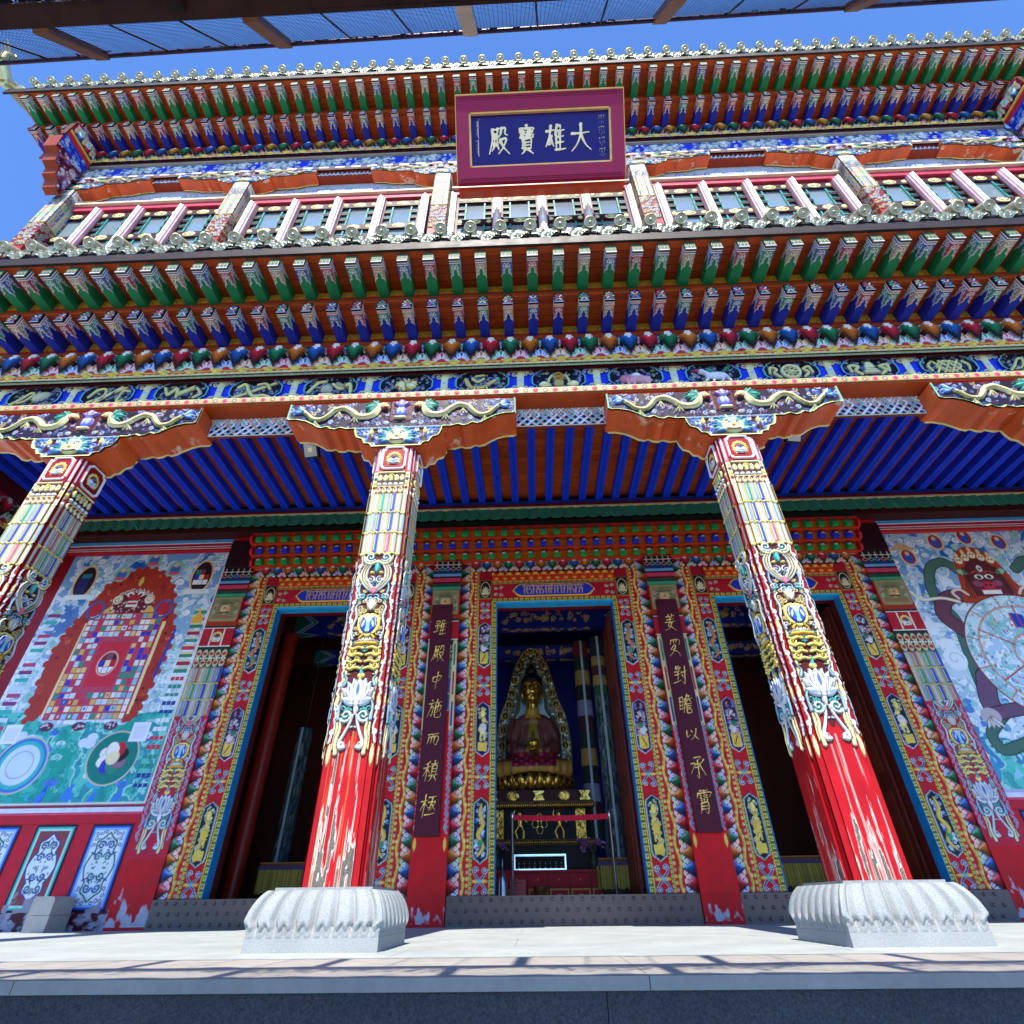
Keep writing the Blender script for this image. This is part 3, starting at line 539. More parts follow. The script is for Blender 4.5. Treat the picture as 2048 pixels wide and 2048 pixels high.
def med(i):
    cv, ins = med_base(i); g = 'd8cf8a'; g2 = 'e6dfa8'; o = lambda p, w, c=g, h=.035, **k: cv.out(cr(p, 6), w*1.12, c, '0c0a10', .010, h=h, **k); cx, cy = .4, .225
    if i == 0: cv.ell(.48, .26, .13, .085, 'b8b48c', h=.05, rot=.4); o([(.1, .1), (.2, .2), (.3, .33), (.36, .3), (.28, .16), (.18, .12)], .035, w1=.02)
    elif i == 1:
        o([(.15, .08), (.62, .38)], .035); o([(.25, .06), (.56, .40)], .028, g2); o([(.12, .2), (.2, .34), (.32, .36), (.34, .2), (.26, .12)], .035); o([(.66, .12), (.58, .08), (.6, .3), (.7, .3)], .03)
    elif i == 2: o([(.12, .34), (.2, .2), (.3, .32), (.34, .14)], .04); cv.poly([(.36, .14), (.6, .3), (.56, .36), (.32, .2)], 'c8bc7c', h=.04); o([(.6, .12), (.68, .2), (.6, .32)], .035)
    elif i == 3: o([(.1, .08), (.66, .36)], .04); o([(.12, .3), (.22, .36), (.3, .2), (.4, .1), (.52, .12), (.62, .08)], .045); o([(.4, .34), (.52, .36), (.6, .24)], .035)
    elif i == 4: cv.ell(.34, .2, .085, .085, 'b4b09a', h=.06); o([(.08, .14), (.14, .26), (.2, .34), (.3, .36)], .045); o([(.42, .3), (.55, .2), (.66, .3), (.7, .12)], .045); o([(.26, .08), (.42, .09)], .05, g2); cv.petal(.46, .3, .62, .22, .09, 'a8a06c', '2a2210', .005, h=.05)
    elif i == 5:
        for a in range(14): cv.petal(cx, cy, cx+.17*math.cos(a*.449), cy+.13*math.sin(a*.449), .06, [g, g2, 'b89040'][a % 3], '3a2a10', .005, h=.045)
        cv.ell(.33, .22, .05, .05, g2, h=.06)
    elif i == 6: o([(.16, .3), (.22, .16), (.3, .12), (.42, .13), (.5, .2), (.58, .26)], .055, 'c8b070'); o([(.26, .3), (.34, .24), (.42, .3)], .035); cv.ell(.62, .28, .04, .035, '5aa890', h=.05); o([(.3, .12), (.28, .06)], .02); o([(.46, .14), (.48, .06)], .02); cv.stroke([(.3, .36), (.42, .38)], .03, g, h=.03)
    elif i == 7:
        for sx in (-1, 1): cv.ell(cx+sx*.2, .14, .085, .055, g2, h=.05); o([(cx+sx*.15, .16), (cx+sx*.14, .24), (cx+sx*.11, .29)], .03); cv.petal(cx+sx*.13, .28, cx+sx*.07, .31, .03, g, h=.05)
        cv.rect(cx-.06, .09, cx+.06, .19, 'b8a860', h=.04); cv.ring(cx, .28, .065, .075, .018, 'c89a3c', h=.05)
        for a in range(4): cv.stroke([(cx-.06*math.cos(a*.785), .28-.07*math.sin(a*.785)), (cx+.06*math.cos(a*.785), .28+.07*math.sin(a*.785))], .012, 'c89a3c', h=.045)
    elif i == 8: cv.ell(.4, .2, .17, .085, 'd89aa8', h=.05); cv.ell(.25, .2, .08, .075, 'c8788c', h=.05); cv.ell(.56, .17, .06, .08, 'd8a0ac', h=.045); [cv.stroke([(x, .16), (x+.01, .08)], .04, 'd898a4', h=.04) for x in (.28, .36, .48, .56)]; cv.ell(.41, .26, .07, .04, 'e4dcdc', h=.06)
    elif i == 9: cv.ell(.45, .2, .16, .075, 'd8d8de', h=.055); cv.ell(.24, .29, .05, .045, 'dcdce0', h=.055); cv.stroke([(.26, .28), (.34, .22)], .07, 'd8d8de', h=.05); [cv.stroke(p, .035, 'd8d8de', h=.05) for p in ([(.34, .16), (.27, .08)], [(.4, .15), (.38, .07)], [(.54, .15), (.5, .07)], [(.58, .17), (.62, .07)])]; [cv.petal(.3, .29, .36+.03*a, .34-.03*a, .04, '2f8a70', INK, .004, h=.06) for a in range(3)]; [cv.petal(.56, .27, .66-.03*a, .36-.01*a, .05, '2f8a70', INK, .004, h=.06) for a in range(3)]; cv.stroke([(.2, .28), (.14, .3)], .02, 'c83a3a', h=.05)
    elif i == 10:
        cv.ring(cx, cy, .125, .125, .035, g2, h=.045); cv.ell(cx, cy, .035, .035, g, h=.05)
        for a in range(8): cv.stroke([(cx, cy), (cx+.11*math.cos(a*.785), cy+.11*math.sin(a*.785))], .018, g, h=.04)
        for sx in (-1, 1): o([(cx+sx*.17, .12), (cx+sx*.24, .2), (cx+sx*.19, .28), (cx+sx*.27, .32), (cx+sx*.3, .2)], .035)
    elif i == 11: cv.poly([(.28, .12), (.52, .12), (.47, .22), (.33, .22)], 'c8bc8c', h=.045); cv.poly([(.33, .23), (.47, .23), (.44, .34), (.36, .34)], 'd8d0a0', h=.045); o([(.26, .12), (.2, .2), (.26, .28), (.14, .3), (.14, .18)], .04); o([(.54, .12), (.62, .2), (.56, .28), (.67, .3), (.66, .18)], .04)
    else:
        for a in range(3): o([(.2+.1*a, .1), (.36+.1*a, .34)], .026, g2); o([(.2+.1*a, .34), (.36+.1*a, .1)], .026, g)
        cv.ring(.4, .225, .16, .1, .024, g, h=.04); o([(.14, .14), (.12, .24), (.18, .32)], .03); o([(.66, .14), (.68, .24), (.62, .32)], .03)
    return cv
MED = [MB().canvas(med(i), (-.40, -4.80, 6.17), (1, 0, 0), (0, 0, 1), (0, -1, 0)).mesh('medallion', M_PAINT) for i in range(13)]
order = {-8: 12, -7: 0, -6: 1, -5: 2, -4: 3, -3: 4, -2: 5, -1: 6, 0: 7, 1: 8, 2: 9, 3: 10, 4: 11, 5: 12, 6: 0, 7: 4, 8: 1}
for k in range(-8, 9): place(MED[order[k]], 'medallion', frieze, (k*1.1, 0, 0))
dv = Cv(.44, .45, .008, BLUE); dv.cut = True; dv.m[:] = False
d0 = dv.h.copy()
for z, sg in ((.40, 1), (.05, -1)):
    for sx in (-1, 1):
        dv.curl(.22+sx*.085, z-sg*.03, .048, sx*sg, 0, 1.2, .024, 'c8c49c', '5a6a98', .006, h=.03); dv.curl(.22+sx*.165, z-sg*.02, .035, -sx*sg, 1, 1.2, .014, 'b8c0c8', '5a6a98', .005, h=.025)
    dv.stroke([(.05, z+sg*.025), (.39, z+sg*.025)], .02, 'b8c0c4', h=.025)
dv.stroke([(.22, .05), (.22, .40)], .11, 'd0cc9c', .11, mid=-.055, h=.03); dv.ell(.22, .225, .03, .03, '9ac0d8', h=.04)
dv.m = dv.h > .001; dvm = MB().canvas(dv, (-.22, -4.802, 6.17), (1, 0, 0), (0, 0, 1), (0, -1, 0)).mesh('divider', M_PAINT)
for k in range(-8, 8): place(dvm, 'divider', frieze, (k*1.1+.55, 0, 0))

# ---------------------------------------------------------------- beam of stepped cones ("zigzag") with petals
def cone_row(cols, pitch, H, res, fanh=.42, bulge=.085):
    n = len(cols); cv = Cv(n*pitch, H, res, '3a1020')
    FC = [['e8a0b0', 'c83a50'], ['7aa8e0', '2a58b0'], ['e8b880', 'c8702c'], ['7ac8a8', '1f8060']]
    for i in range(-1, n+1):
        x = i*pitch
        cv.fan(x, H*.98, H*.44, math.pi*1.06, math.pi*1.94, 9, FC[i % 4], line='cfc8c4', core=['c02a3a', '203a80'][i % 2], h=.008)
        cv.fan(x, .02, H*.44, .12, math.pi-.12, 7, FC[(i+2) % 4], line='e0dcd8', core='c02a3a', h=.012)
    cv.stroke([(0, H-.012), (n*pitch, H-.012)], .026, 'a01428', h=.012)
    rows = 9; cell = H*.86/rows
    for i in range(n):
        cx = (i+.5)*pitch; base = lin(cols[i])
        for r in range(rows):
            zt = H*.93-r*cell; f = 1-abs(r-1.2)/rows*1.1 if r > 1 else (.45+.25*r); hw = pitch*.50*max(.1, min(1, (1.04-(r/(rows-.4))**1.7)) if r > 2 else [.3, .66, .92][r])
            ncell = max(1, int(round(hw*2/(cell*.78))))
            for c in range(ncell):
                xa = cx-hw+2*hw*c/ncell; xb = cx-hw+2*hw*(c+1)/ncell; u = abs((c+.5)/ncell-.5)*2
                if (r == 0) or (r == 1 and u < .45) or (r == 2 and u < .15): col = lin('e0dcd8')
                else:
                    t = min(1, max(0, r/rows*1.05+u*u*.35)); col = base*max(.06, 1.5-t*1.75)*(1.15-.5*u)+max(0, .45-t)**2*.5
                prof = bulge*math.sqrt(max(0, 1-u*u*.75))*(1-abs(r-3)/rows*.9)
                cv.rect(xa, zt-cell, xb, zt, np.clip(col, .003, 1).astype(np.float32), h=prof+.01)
    return cv
def petal_rail(W, per, H, res):
    cv = Cv(W, H, res, 'c01824'); n = int(round(W/per)); sl = cv.w(0, 0, W, H); cv.h[sl] = .02
    cv.rect(0, 0, W, H*.33, 'c8bc88', h=.03)
    for i in range(int(n*4)):
        x = (i+.5)*W/(n*4); cv.ell(x, H*.30, W/(n*9), H*.09, 'd8cc88', h=.04)
    for i in range(n+1):
        x = i*W/n
        cv.stroke(cr([(x-W/n*.5, H*.62), (x-W/n*.25, H*.66), (x, H*.86), (x+W/n*.25, H*.66), (x+W/n*.5, H*.62)], 5), H*.14, 'd0a838', h=.045)
        cv.petal(x, H*.95, x, H*.52, W/n*.34, 'e0bc48', '7a4a10', .006, h=.06)
        for sx in (-1, 1): cv.petal(x, H*.78, x+sx*W/n*.26, H*.80, .05, 'd8c060', '7a4a10', .005, h=.05)
    return cv
def fretrail(W, H, res, bg='a8a878', fg='5a6048'):
    cv = Cv(W, H, res, bg); cv.key(0, 0, W, H, .11, .010, fg); return cv
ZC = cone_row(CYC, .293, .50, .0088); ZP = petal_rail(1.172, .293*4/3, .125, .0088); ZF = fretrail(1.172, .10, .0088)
zb = MB(); zb.box(-11.6, 11.6, -4.86, -4.3, 6.60, 7.27, '5a1420')
for k in range(-10, 10):
    x = k*1.172+.05
    zb.canvas(ZC, (x, -4.90, 6.755), (1, 0, 0), (0, 0, 1), (0, -1, 0), smooth=False); zb.canvas(ZP, (x, -4.905, 6.63), (1, 0, 0), (0, 0, 1), (0, -1, 0))
    zb.canvas(ZF, (x, -4.93, 6.565), (1, 0, 0), (0, .28, .96), (0, -.96, .28))
zb.obj('cone_beam', M_PAINT, hall)
# ---------------------------------------------------------------- rafters with painted tips
VAR = [('d05068', 'f0d8d8'), ('4ab09a', 'd8f0e8'), ('e0c0a0', 'f4ece0'), ('4a7ac8', 'd8e4f4')]
def rafter_side(W, L, body, v, tip, endpat):
    cv = Cv(W, L, .0075, body); c, line = VAR[v]; y0 = L-.075
    X = cv.x[None, :]; Y = cv.y[:, None]
    b = L*.47+(1-np.abs(X-W/2)/(W/2))*L*.27+.012*np.sin(np.abs(X-W/2)*120)
    m = (Y > b); cv.c[m] = lin(c)*.62
    cv.c[(np.abs(Y-b) < .011)] = lin(line)
    for sx in (-1, 1):
        for q in range(3): cv.curl(W/2+sx*W*(.34-.02*q), L*.56+q*L*.09, W*.15, sx, 1.57, .9, W*.06, line, INK, .004, h=.002)
        cv.curl(W/2+sx*W*.22, y0-.055, W*.2, sx, 1.57, 1.2, W*.09, line, INK, .004, h=.003); cv.curl(W/2+sx*W*.2, y0-.055, W*.1, sx, 1.57, .8, W*.05, INK)
    for q, k in enumerate(('e8e4e0', '2a3a88' if tip else 'b02838', 'e8e4e0', INK)): cv.rect(0, y0+q*.015, W, y0+q*.015+.015, k)
    cv.rect(0, y0+.058, W, L, '5a6a50' if tip else '1a1426'); return cv
def rafter_end(W, H, kind, v):
    cv = Cv(W, H, .0075, '3a4a38' if kind else '16121e')
    if kind: cv.key(0, 0, W, H*.8, .05, .010, '7a8a5a')
    else:
        for a in range(4): cv.stroke([(W/2, H/2), (W/2+W*.42*math.cos(a*1.571+.785), H/2+H*.42*math.sin(a*1.571+.785))], .026, ['e8dcd8', 'd07080', '70b098', 'e8d0a0'][(a+v) % 4], h=.004)
        cv.ell(W/2, H/2, .018, .018, 'd03040'); [cv.ell(W/2+W*.38*math.cos(a*1.571), H/2+H*.38*math.sin(a*1.571), .02, .02, VAR[v][0]) for a in range(4)]
    cv.stroke([(0, .008), (W, .008)], .016, 'e0d8d4'); cv.stroke([(0, .024), (W, .024)], .012, '2a3a88'); return cv
def rafter(body, v, kind, L, W, H):
    mb = MB(); U = rafter_side(W, L, body, v, kind, 0); S = rafter_side(H, L, body, v, kind, 0); e = rafter_end(W, H, kind, v)
    mb.canvas(U, (-W/2, 0, 0), (1, 0, 0), (0, -1, 0), (0, 0, -1), smooth=False); mb.canvas(S, (-W/2, 0, 0), (0, 0, 1), (0, -1, 0), (-1, 0, 0), smooth=False); mb.canvas(S, (W/2, 0, 0), (0, 0, 1), (0, -1, 0), (1, 0, 0), smooth=False)
    mb.canvas(e, (-W/2, -L, 0), (1, 0, 0), (0, 0, 1), (0, -1, 0), smooth=False)
    return mb.mesh('green_rafter' if kind else 'blue_rafter', M_PAINT)
GR = [rafter('1c8050', v, 1, .57, .15, .19) for v in range(4)]; BR = [rafter('2030a4', v, 0, .56, .14, .20) for v in range(4)]
def fasciacv():
    cv = Cv(.367*4, .17, .009, 'c8982c')
    for i in range(4):
        x = (i+.5)*.367; c = ['c83020', '1a2a50', 'c84a20', '16301e'][i]
        for a in range(7): cv.petal(x, .08, x+.08*math.cos(a*.9), .08+.05*math.sin(a*.9), .03, c)
        cv.ell(x, .08, .014, .014, 'e0c060'); cv.stroke([(x-.14, .04), (x-.1, .1)], .012, '7a5a20'); cv.stroke([(x+.14, .04), (x+.1, .1)], .012, '7a5a20')
    cv.rect(0, 0, 2, .028, 'c0281c'); return cv
FCV = fasciacv()
def eave(name, zb, i0, i1, xa, xb, y0, dz, low=True, tiles=None):
    """two stepped tiers of level rafters under plank soffits, then the tile edge; zb underside of the blue tier at the wall line y0"""
    e = empty(name, (0, 0, 0), hall); y1 = y0-.50; zg = zb+dz; y2 = y1-.57
    for i in range(i0, i1+1):
        x = i*.367+.035
        place(BR[i % 4], 'blue_rafter', e, (x, y0, zb)); place(GR[(i+1) % 4], 'green_rafter', e, (x, y1, zg))
    so = MB(); R = random.Random(5)
    for (ya, yb, z) in ((y0+.02, y1-.03, zb+.20), (y1+.01, y2-.03, zg+.19)):
        n = 5
        for k in range(n):
            a = ya+(yb-ya)*k/n; b = ya+(yb-ya)*(k+1)/n; so.box(xa, xb, b+.004, a-.003, z+R.uniform(0, .003), z+.05, R.choice(['b04412', 'a43e12', 'bc4c16']))
    so.obj('soffit', M_PAINT, e)
    fa = MB()
    for yy, z in ((y0+.0, zb+.025), (y1-.0, zg+.015)) if low else ():
        x = math.ceil(xa/1.468)*1.468+.035+.1835-1.468*0
        while x < xb-1.468:
            fa.canvas(FCV, (x, yy-.003, z), (1, 0, 0), (0, 0, 1), (0, -1, 0), smooth=False)
            x += 1.468
        fa.box(xa, xb, yy+.0015, yy+.04, z-.1, z+.165, '8a3a18')
    fa.box(xa, xb, y1+.002, y1+.03, zb+.19, zg+.2, '9a3c18').box(xa, xb, y0+.002, y0+.03, zb-.05, zb+.2, '9a3c18'); fa.obj('fascia', M_PAINT, e)
    ed = MB(); ze = zg+.25; ed.box(xa-.3, xb+.3, y2-.06, y2-.02, ze-.06, ze+.10, '2c201c'); ed.obj('eave_board', M_PAINT, e)
    px, ph, n0, n1 = tiles; yt = y2-.09
    for k in range(n0, n1+1):
        place(CAP_ME, 'cap_tile', e, (ph+k*px, yt-.05, ze+.31), rot=(rad(33), 0, 0), scale=(.94, .94, .94)); place(DRIP_ME, 'drip_tile', e, (ph+(k+.5)*px, yt-.005, ze+.20), rot=(rad(20), 0, 0))
    rf = MB(); rf.hexa([(x, y, z) for x in (xa-.3, xb+.3) for y, zz in ((yt+.06, (ze+.10, ze+.22)), (-4.3, (ze+.75, ze+1.15))) for z in zz], 'a8a48c'); rf.box(xa-.3, xb+.3, yt+.045, yt+.055, ze+.0, ze+.2, '16100e')  # last box: near-black strip painting in the shade beneath the drip tiles
    for k in range(n0-1, n1+2): rf.tube([(ph+k*px, yt+.08, ze+.30), (ph+k*px, -4.6, ze+1.2)], .1, 'c0bca0', 8)
    rf.obj('tile_roof', M_DULL, e); return e, ze, yt
def cap_mesh():
    mb = MB(); n = 20; t = np.linspace(0, 2*math.pi, n, endpoint=False); prof = [(.098, .22), (.098, .0), (.092, -.016), (.08, -.016), (.072, -.002), (.062, -.002), (.054, -.016), (.044, -.002), (.026, -.002), (.02, -.02), (0.001, -.022)]
    P = np.array([[(r*math.cos(a)*(1+.03*math.cos(8*a)*(0 < i < 6)), y, r*math.sin(a)) for a in t] for i, (r, y) in enumerate(prof)])
    mb.grid(P, 'a8a284', True); return mb.mesh('cap_tile', M_TILE)
def drip_mesh(w=.40):
    cv = Cv(w, .26, .012, '9c9a80'); X = cv.x[None, :]; Y = cv.y[:, None]; u = np.abs(X-w/2)/(w/2); cv.cut = True
    cv.m = (Y > .02+.11*u+.014*np.cos(u*9)) & (Y < .26-.06*(1-u*u)); cv.vines(.03, .05, w-.03, .24, 24, ['bcb898', '7c7a64'], r=(.018, .032), w=.010, h=.018, seed=2)
    a = MB().canvas(cv, (-w/2, 0, -.14), (1, 0, 0), (0, .1, 1), (0, -1, 0)); cv.h[:] = 0; cv.c[:] = lin('6a6a56'); a.canvas(cv, (-w/2, .02, -.14), (1, 0, 0), (0, .1, 1), (0, 1, 0)); return a.mesh('drip_tile', M_TILE)
CAP_ME = cap_mesh(); DRIP_ME = drip_mesh()
low_e = eave('lower_eave', 7.29, -23, 22, -11.6, 11.6, -4.92, .35, tiles=(.43, -.346, -21, 20))
upp_e = eave('upper_eave', 14.98, -32, 30, -11.95, 11.4, -4.81, .36, False, tiles=(.417, .03, -28, 27))

# ---------------------------------------------------------------- porch ceiling
cj = MB(); cj.box(-.075, .075, -4.30, -.40, 0, .17, '1238cc'); cj.box(-.004, .004, -4.29, -.41, -.002, .0, '0c1650'); cj = cj.mesh('ceiling_joist', M_PAINT)
for i in range(-31, 32): place(cj, 'ceiling_joist', hall, (i*.367-.013, 0, 7.50))
cb = MB(); R = random.Random(9)
for k in range(24):
    y = -4.5+k*.175; x = -11.3+R.uniform(0, 1)
    while x < 11.3:
        L = R.uniform(2, 4); cb.box(x, min(x+L, 11.3)-.006, y, y+.168, 7.665+R.uniform(0, .003), 7.72, R.choice(['b0491a', 'a64218', 'bc521e', 'b8501c'])); x += L
cb.box(-11.7, 11.7, -4.5, -.3, 7.722, 7.78, '5a2810'); cb.obj('porch_ceiling', M_PAINT, hall)
cm = MB(); cm.box(-11.3, 11.3, -.44, -.30, 7.40, 7.5, '123a90'); cm.box(-11.3, 11.3, -.46, -.30, 7.32, 7.40, '7c0f18'); cm.box(-11.3, 11.3, -.48, -.30, 7.285, 7.32, 'd0b884'); cm.box(-11.3, 11.3, -.30, .0, 7.0, 7.68, '3a1410')
cm.obj('ceiling_moulding', M_PAINT, hall)
vm = MB(); n = 21*28; xs = np.linspace(-11.2, 11.2, n*1+1); pz = [7.285, 7.2, 7.12, 7.02]
P = np.zeros((4, n+1, 3)); 
for j in range(4):
    f = ((xs+j*.04)/.26) % 1; P[j, :, 0] = xs+.05*j; P[j, :, 1] = -.43-.05*f-.01*j; P[j, :, 2] = pz[j]-(.03*np.sin(f*math.pi) if j == 3 else 0)
vm.grid(P, '2a7858', smooth=False); vm.obj('valance', M_CLOTH, hall)

# ---------------------------------------------------------------- hall wall with door piers
wl = MB()
for a, b in ((-11.5, -6.42), (-2.49, -1.9), (1.9, 2.49), (6.42, 11.5)): wl.box(a, b, .04, .42, 0, 7.68, '8a0f1c')
wl.box(-6.42, 6.42, .04, .42, 6.24, 7.68, '4a0c14'); wl.obj('wall', M_PAINT, hall)
sw = MB()
for x in (-10.95, 10.75): sw.box(x, x+.2, -4.3, 8.0, 7.7, 16.2, '6a1420'); sw.box(x, x+.2, .42, 7.8, 0, 7.7, '7a3428')
sw.box(-10.95, 10.95, 7.8, 8.0, 0, 16.2, '6a3428'); sw.obj('side_wall', M_PAINT, hall)
ur = MB(); ur.hexa([(x, y, z) for x in (-12.2, 11.7) for y, zz in ((-5.2, (16.0, 16.4)), (8.2, (17.6, 18.))) for z in zz], '3a2a1c'); ur.obj('roof_deck', M_PAINT, hall)
# cornice of block ends over the doors
cc = MB(); dz = [(6.215, -.12), (6.425, -.24), (6.64, -.36)]
for k, (z, y) in enumerate(dz):
    cc.box(-6.42, 6.42, y, .05, z-.015, z+.005, 'b83a18'); cc.box(-6.42, 6.42, y+.05, .05, z+.003, z+.2, 'e07620')
cc.box(-6.44, 6.44, -.42, .04, 6.835, 6.865, 'b02818'); cc.box(-6.42, 6.42, -.38, .04, 6.865, 7.03, '14241c')
for sx in (-1, 1): cc.prism([(-.0, 6.2), (-.16, 6.2), (-.2, 6.3), (-.16, 6.4), (-.28, 6.42), (-.32, 6.52), (-.28, 6.62), (-.4, 6.64), (-.44, 6.75), (-.4, 6.86), (0, 6.86)], (sx*6.42, 0, 0), (0, 1, 0), (0, 0, 1), (sx*.05, 0, 0), 'c0202a')
cor = cc.obj('door_cornice', M_PAINT, hall)
def blockend(c, v):
    mb = MB(); mb.box(-.06, .06, -.12, .0, 0, .145, c); cv = Cv(.12, .145, .012, '1a1822' if v else '4a4a2c'); cv.vines(.02, .02, .09, .1, 7, ['d8d8d0', '8ab0a0', 'd8a8a0'] if v else ['7a7a4a', '3a3a24'], r=(.015, .03), w=.012, h=.002, seed=v)
    cv.rect(0, 0, .12, .08, c); mb.canvas(cv, (-.06, -.123, .0), (1, 0, 0), (0, 0, 1), (0, -1, 0), smooth=False); return mb.mesh('block_end', M_PAINT)
BE = [blockend('1f9a50', 1), blockend('2638c8', 2), blockend('1f9a50', 0)]
for k, (z, y) in enumerate(dz):
    for i in range(-23, 23): place(BE[k], ('green_block_end', 'blue_block_end', 'green_block_end')[k], cor, (i*.278+.114, y+.05, z+.02))

# ---------------------------------------------------------------- door surrounds
def step_band(cv, x0, W, L, pitch, vert=True):
    """strip of stepped triangles with petal fans, along y"""
    n = int(round(L/pitch)); p = L/n; base = [lin(c) for c in ('c81e34', '1f5fae', 'd0701c', '1f7a50')]
    FC = [['e8a0b0', 'c83a50'], ['7ac8b8', '1f8070'], ['e8b880', 'c8702c'], ['7aa8e0', '2a58b0']]
    cv.rect(x0, 0, x0+W, L, 'a8788a', h=.004)
    for i in range(-1, n+1):
        y = (i+.5)*p; yb = (i+1)*p
        cv.fan(x0+W*1.0, yb, W*.55, math.pi*.55, math.pi*1.45, 5, FC[i % 4], line='e8e4dc', core='b02a3a', h=.014)
        m = 7; cell = p/m
        for r in range(m):
            hw = p*.56*(1-r/m); nc = max(1, int(round(2*hw/cell)))
            for c in range(nc):
                ya = y-hw+2*hw*c/nc; t = 1-r/m; q = (c+.5)/nc; col = base[i % 4]*(.10+1.5*q*q)+max(0, q-.62)*1.5*(r/m)*np.array([1, 1, .95], np.float32); cv.rect(x0+W*.96*r/m, ya, x0+W*.96*(r+1)/m, ya+2*hw/nc, np.clip(col, .004, .8).astype(np.float32), h=.02+.05*(r+.5)/m*(1.1-r/m))
def bead_band(cv, x0, W, L, seed):
    cv.rect(x0, 0, x0+W, L, 'b81c20', h=.012); n = int(L/.085); R = random.Random(seed)
    pts = [(x0+W*.24+W*.12*math.sin(i*1.05), i*L/n) for i in range(n+1)]; cv.stroke(pts, W*.22, 'cfae48', h=.04)
    for i in range(n): cv.ell(x0+W*.24+W*.16*math.sin(i*1.05), (i+.5)*L/n, W*.13, .03, 'd8b850' if i % 2 else 'e4cc78', h=.05)
    for i in range(n): cv.ell(x0+W*.66, (i+.5)*L/n, W*.12, .027, 'd8c070' if i % 3 else 'd09a8a', h=.03)
    cv.stroke([(x0+W*.90, 0), (x0+W*.90, L)], W*.2, 'b0863a', h=.02)
def cartouche(cv, cx, y0, y1, w, seed):
    hw = w/2; q = [(cx, y0), (cx+hw*.55, y0+.05), (cx+hw*.9, y0+.075), (cx+hw, y0+.14), (cx+hw, y1-.14), (cx+hw*.9, y1-.075), (cx+hw*.55, y1-.05), (cx, y1), (cx-hw*.55, y1-.05), (cx-hw*.9, y1-.075), (cx-hw, y1-.14), (cx-hw, y0+.14), (cx-hw*.9, y0+.075), (cx-hw*.55, y0+.05)]
    P = np.array(q); c0 = np.array((cx, (y0+y1)/2)); cv.poly(P, 'b8d0d8', h=.022); cv.poly(c0+(P-c0)*(.92, .98), '2a4a9a' if seed % 2 else '2a7a72', h=.022); P2 = c0+(P-c0)*(.82, .95); cv.poly(P2, '4a1020' if seed % 3 == 2 else '1c1428'); 
    R = random.Random(seed); hh = y1-y0
    cv.vines(cx-hw*.62, y0+.1, cx+hw*.62, y1-.1, 46, [['8ab0d8', 'd0dce4', '5a78c0'], ['d8c070', 'e0d090', '8ab0a8'], ['c8d4dc', '6a8ac8', 'd8a0a0']][seed % 3], r=(.02, .035), w=.010, h=.02, seed=seed)
    g = ['d8b84c', 'e0c868', 'c8783a', 'd8d4cc'][seed % 4]
    if seed % 3 == 0: cv.out(cr([(cx-hw*.3, y0+hh*.12), (cx+hw*.35, y0+hh*.25), (cx-hw*.3, y0+hh*.42), (cx+hw*.3, y0+hh*.58), (cx-hw*.1, y0+hh*.75), (cx+hw*.05, y0+hh*.88)], 7), .03, g, '2a1a10', .006, mid=.03, h=.04); cv.ell(cx, y0+hh*.3, hw*.35, .05, '3a8a6a', h=.035)
    elif seed % 3 == 1:
        cv.poly([(cx-hw*.6, y0+hh*.1), (cx+hw*.6, y0+hh*.1), (cx+hw*.66, y0+hh*.24), (cx-hw*.66, y0+hh*.26)], 'd8b84c', h=.03); cv.ell(cx, y0+hh*.5, hw*.5, hh*.1, 'd8cfc8' if seed % 2 else g, h=.04); cv.stroke([(cx-hw*.2, y0+hh*.46), (cx-hw*.3, y0+hh*.3)], .03, g, h=.03); cv.stroke([(cx+hw*.25, y0+hh*.46), (cx+hw*.3, y0+hh*.3)], .03, g, h=.03); cv.ell(cx+hw*.1, y0+hh*.66, hw*.26, .045, g, h=.045)
        cv.petal(cx, y0+hh*.7, cx, y0+hh*.86, .08, GOLDL, INK, .005, h=.035)
    else:
        cv.poly([(cx-hw*.6, y0+hh*.1), (cx, y0+.08), (cx+hw*.6, y0+hh*.1), (cx+hw*.66, y0+hh*.34), (cx, y0+hh*.3), (cx-hw*.66, y0+hh*.36)], 'd8b84c', h=.03); cv.stroke([(cx-hw*.3, y0+hh*.14), (cx+hw*.2, y0+hh*.28)], .02, '8a1a20', h=.032); cv.ell(cx-hw*.1, y0+hh*.42, hw*.45, .07, 'd0ccc8', h=.04); cv.ell(cx+hw*.2, y0+hh*.5, .05, .05, '3a7a5a', h=.04)
def scrolls4(cv, cx, cy, s=1.15):
    for sx in (-1, 1):
        for sy in (-1, 1):
            cv.out(cr([(cx+sx*.015, cy+sy*.02), (cx+sx*.05*s, cy+sy*.06), (cx+sx*.085*s, cy+sy*.12)], 5), .02, '28406a', 'b8ccd8', .006, h=.014); cv.curl(cx+sx*.062*s, cy+sy*.145, .036*s, -sx*sy, 0, 1.2, .016, '28406a', 'c8dce8', .006, h=.016)
    cv.stroke([(cx-.09*s, cy), (cx+.09*s, cy)], .04, 'd8a860', h=.018); cv.ell(cx, cy, .026, .03, '5ab0c8', h=.024); cv.ell(cx-.06*s, cy, .02, .024, 'e0c060', h=.022); cv.ell(cx+.06*s, cy, .02, .024, 'e0c060', h=.022)
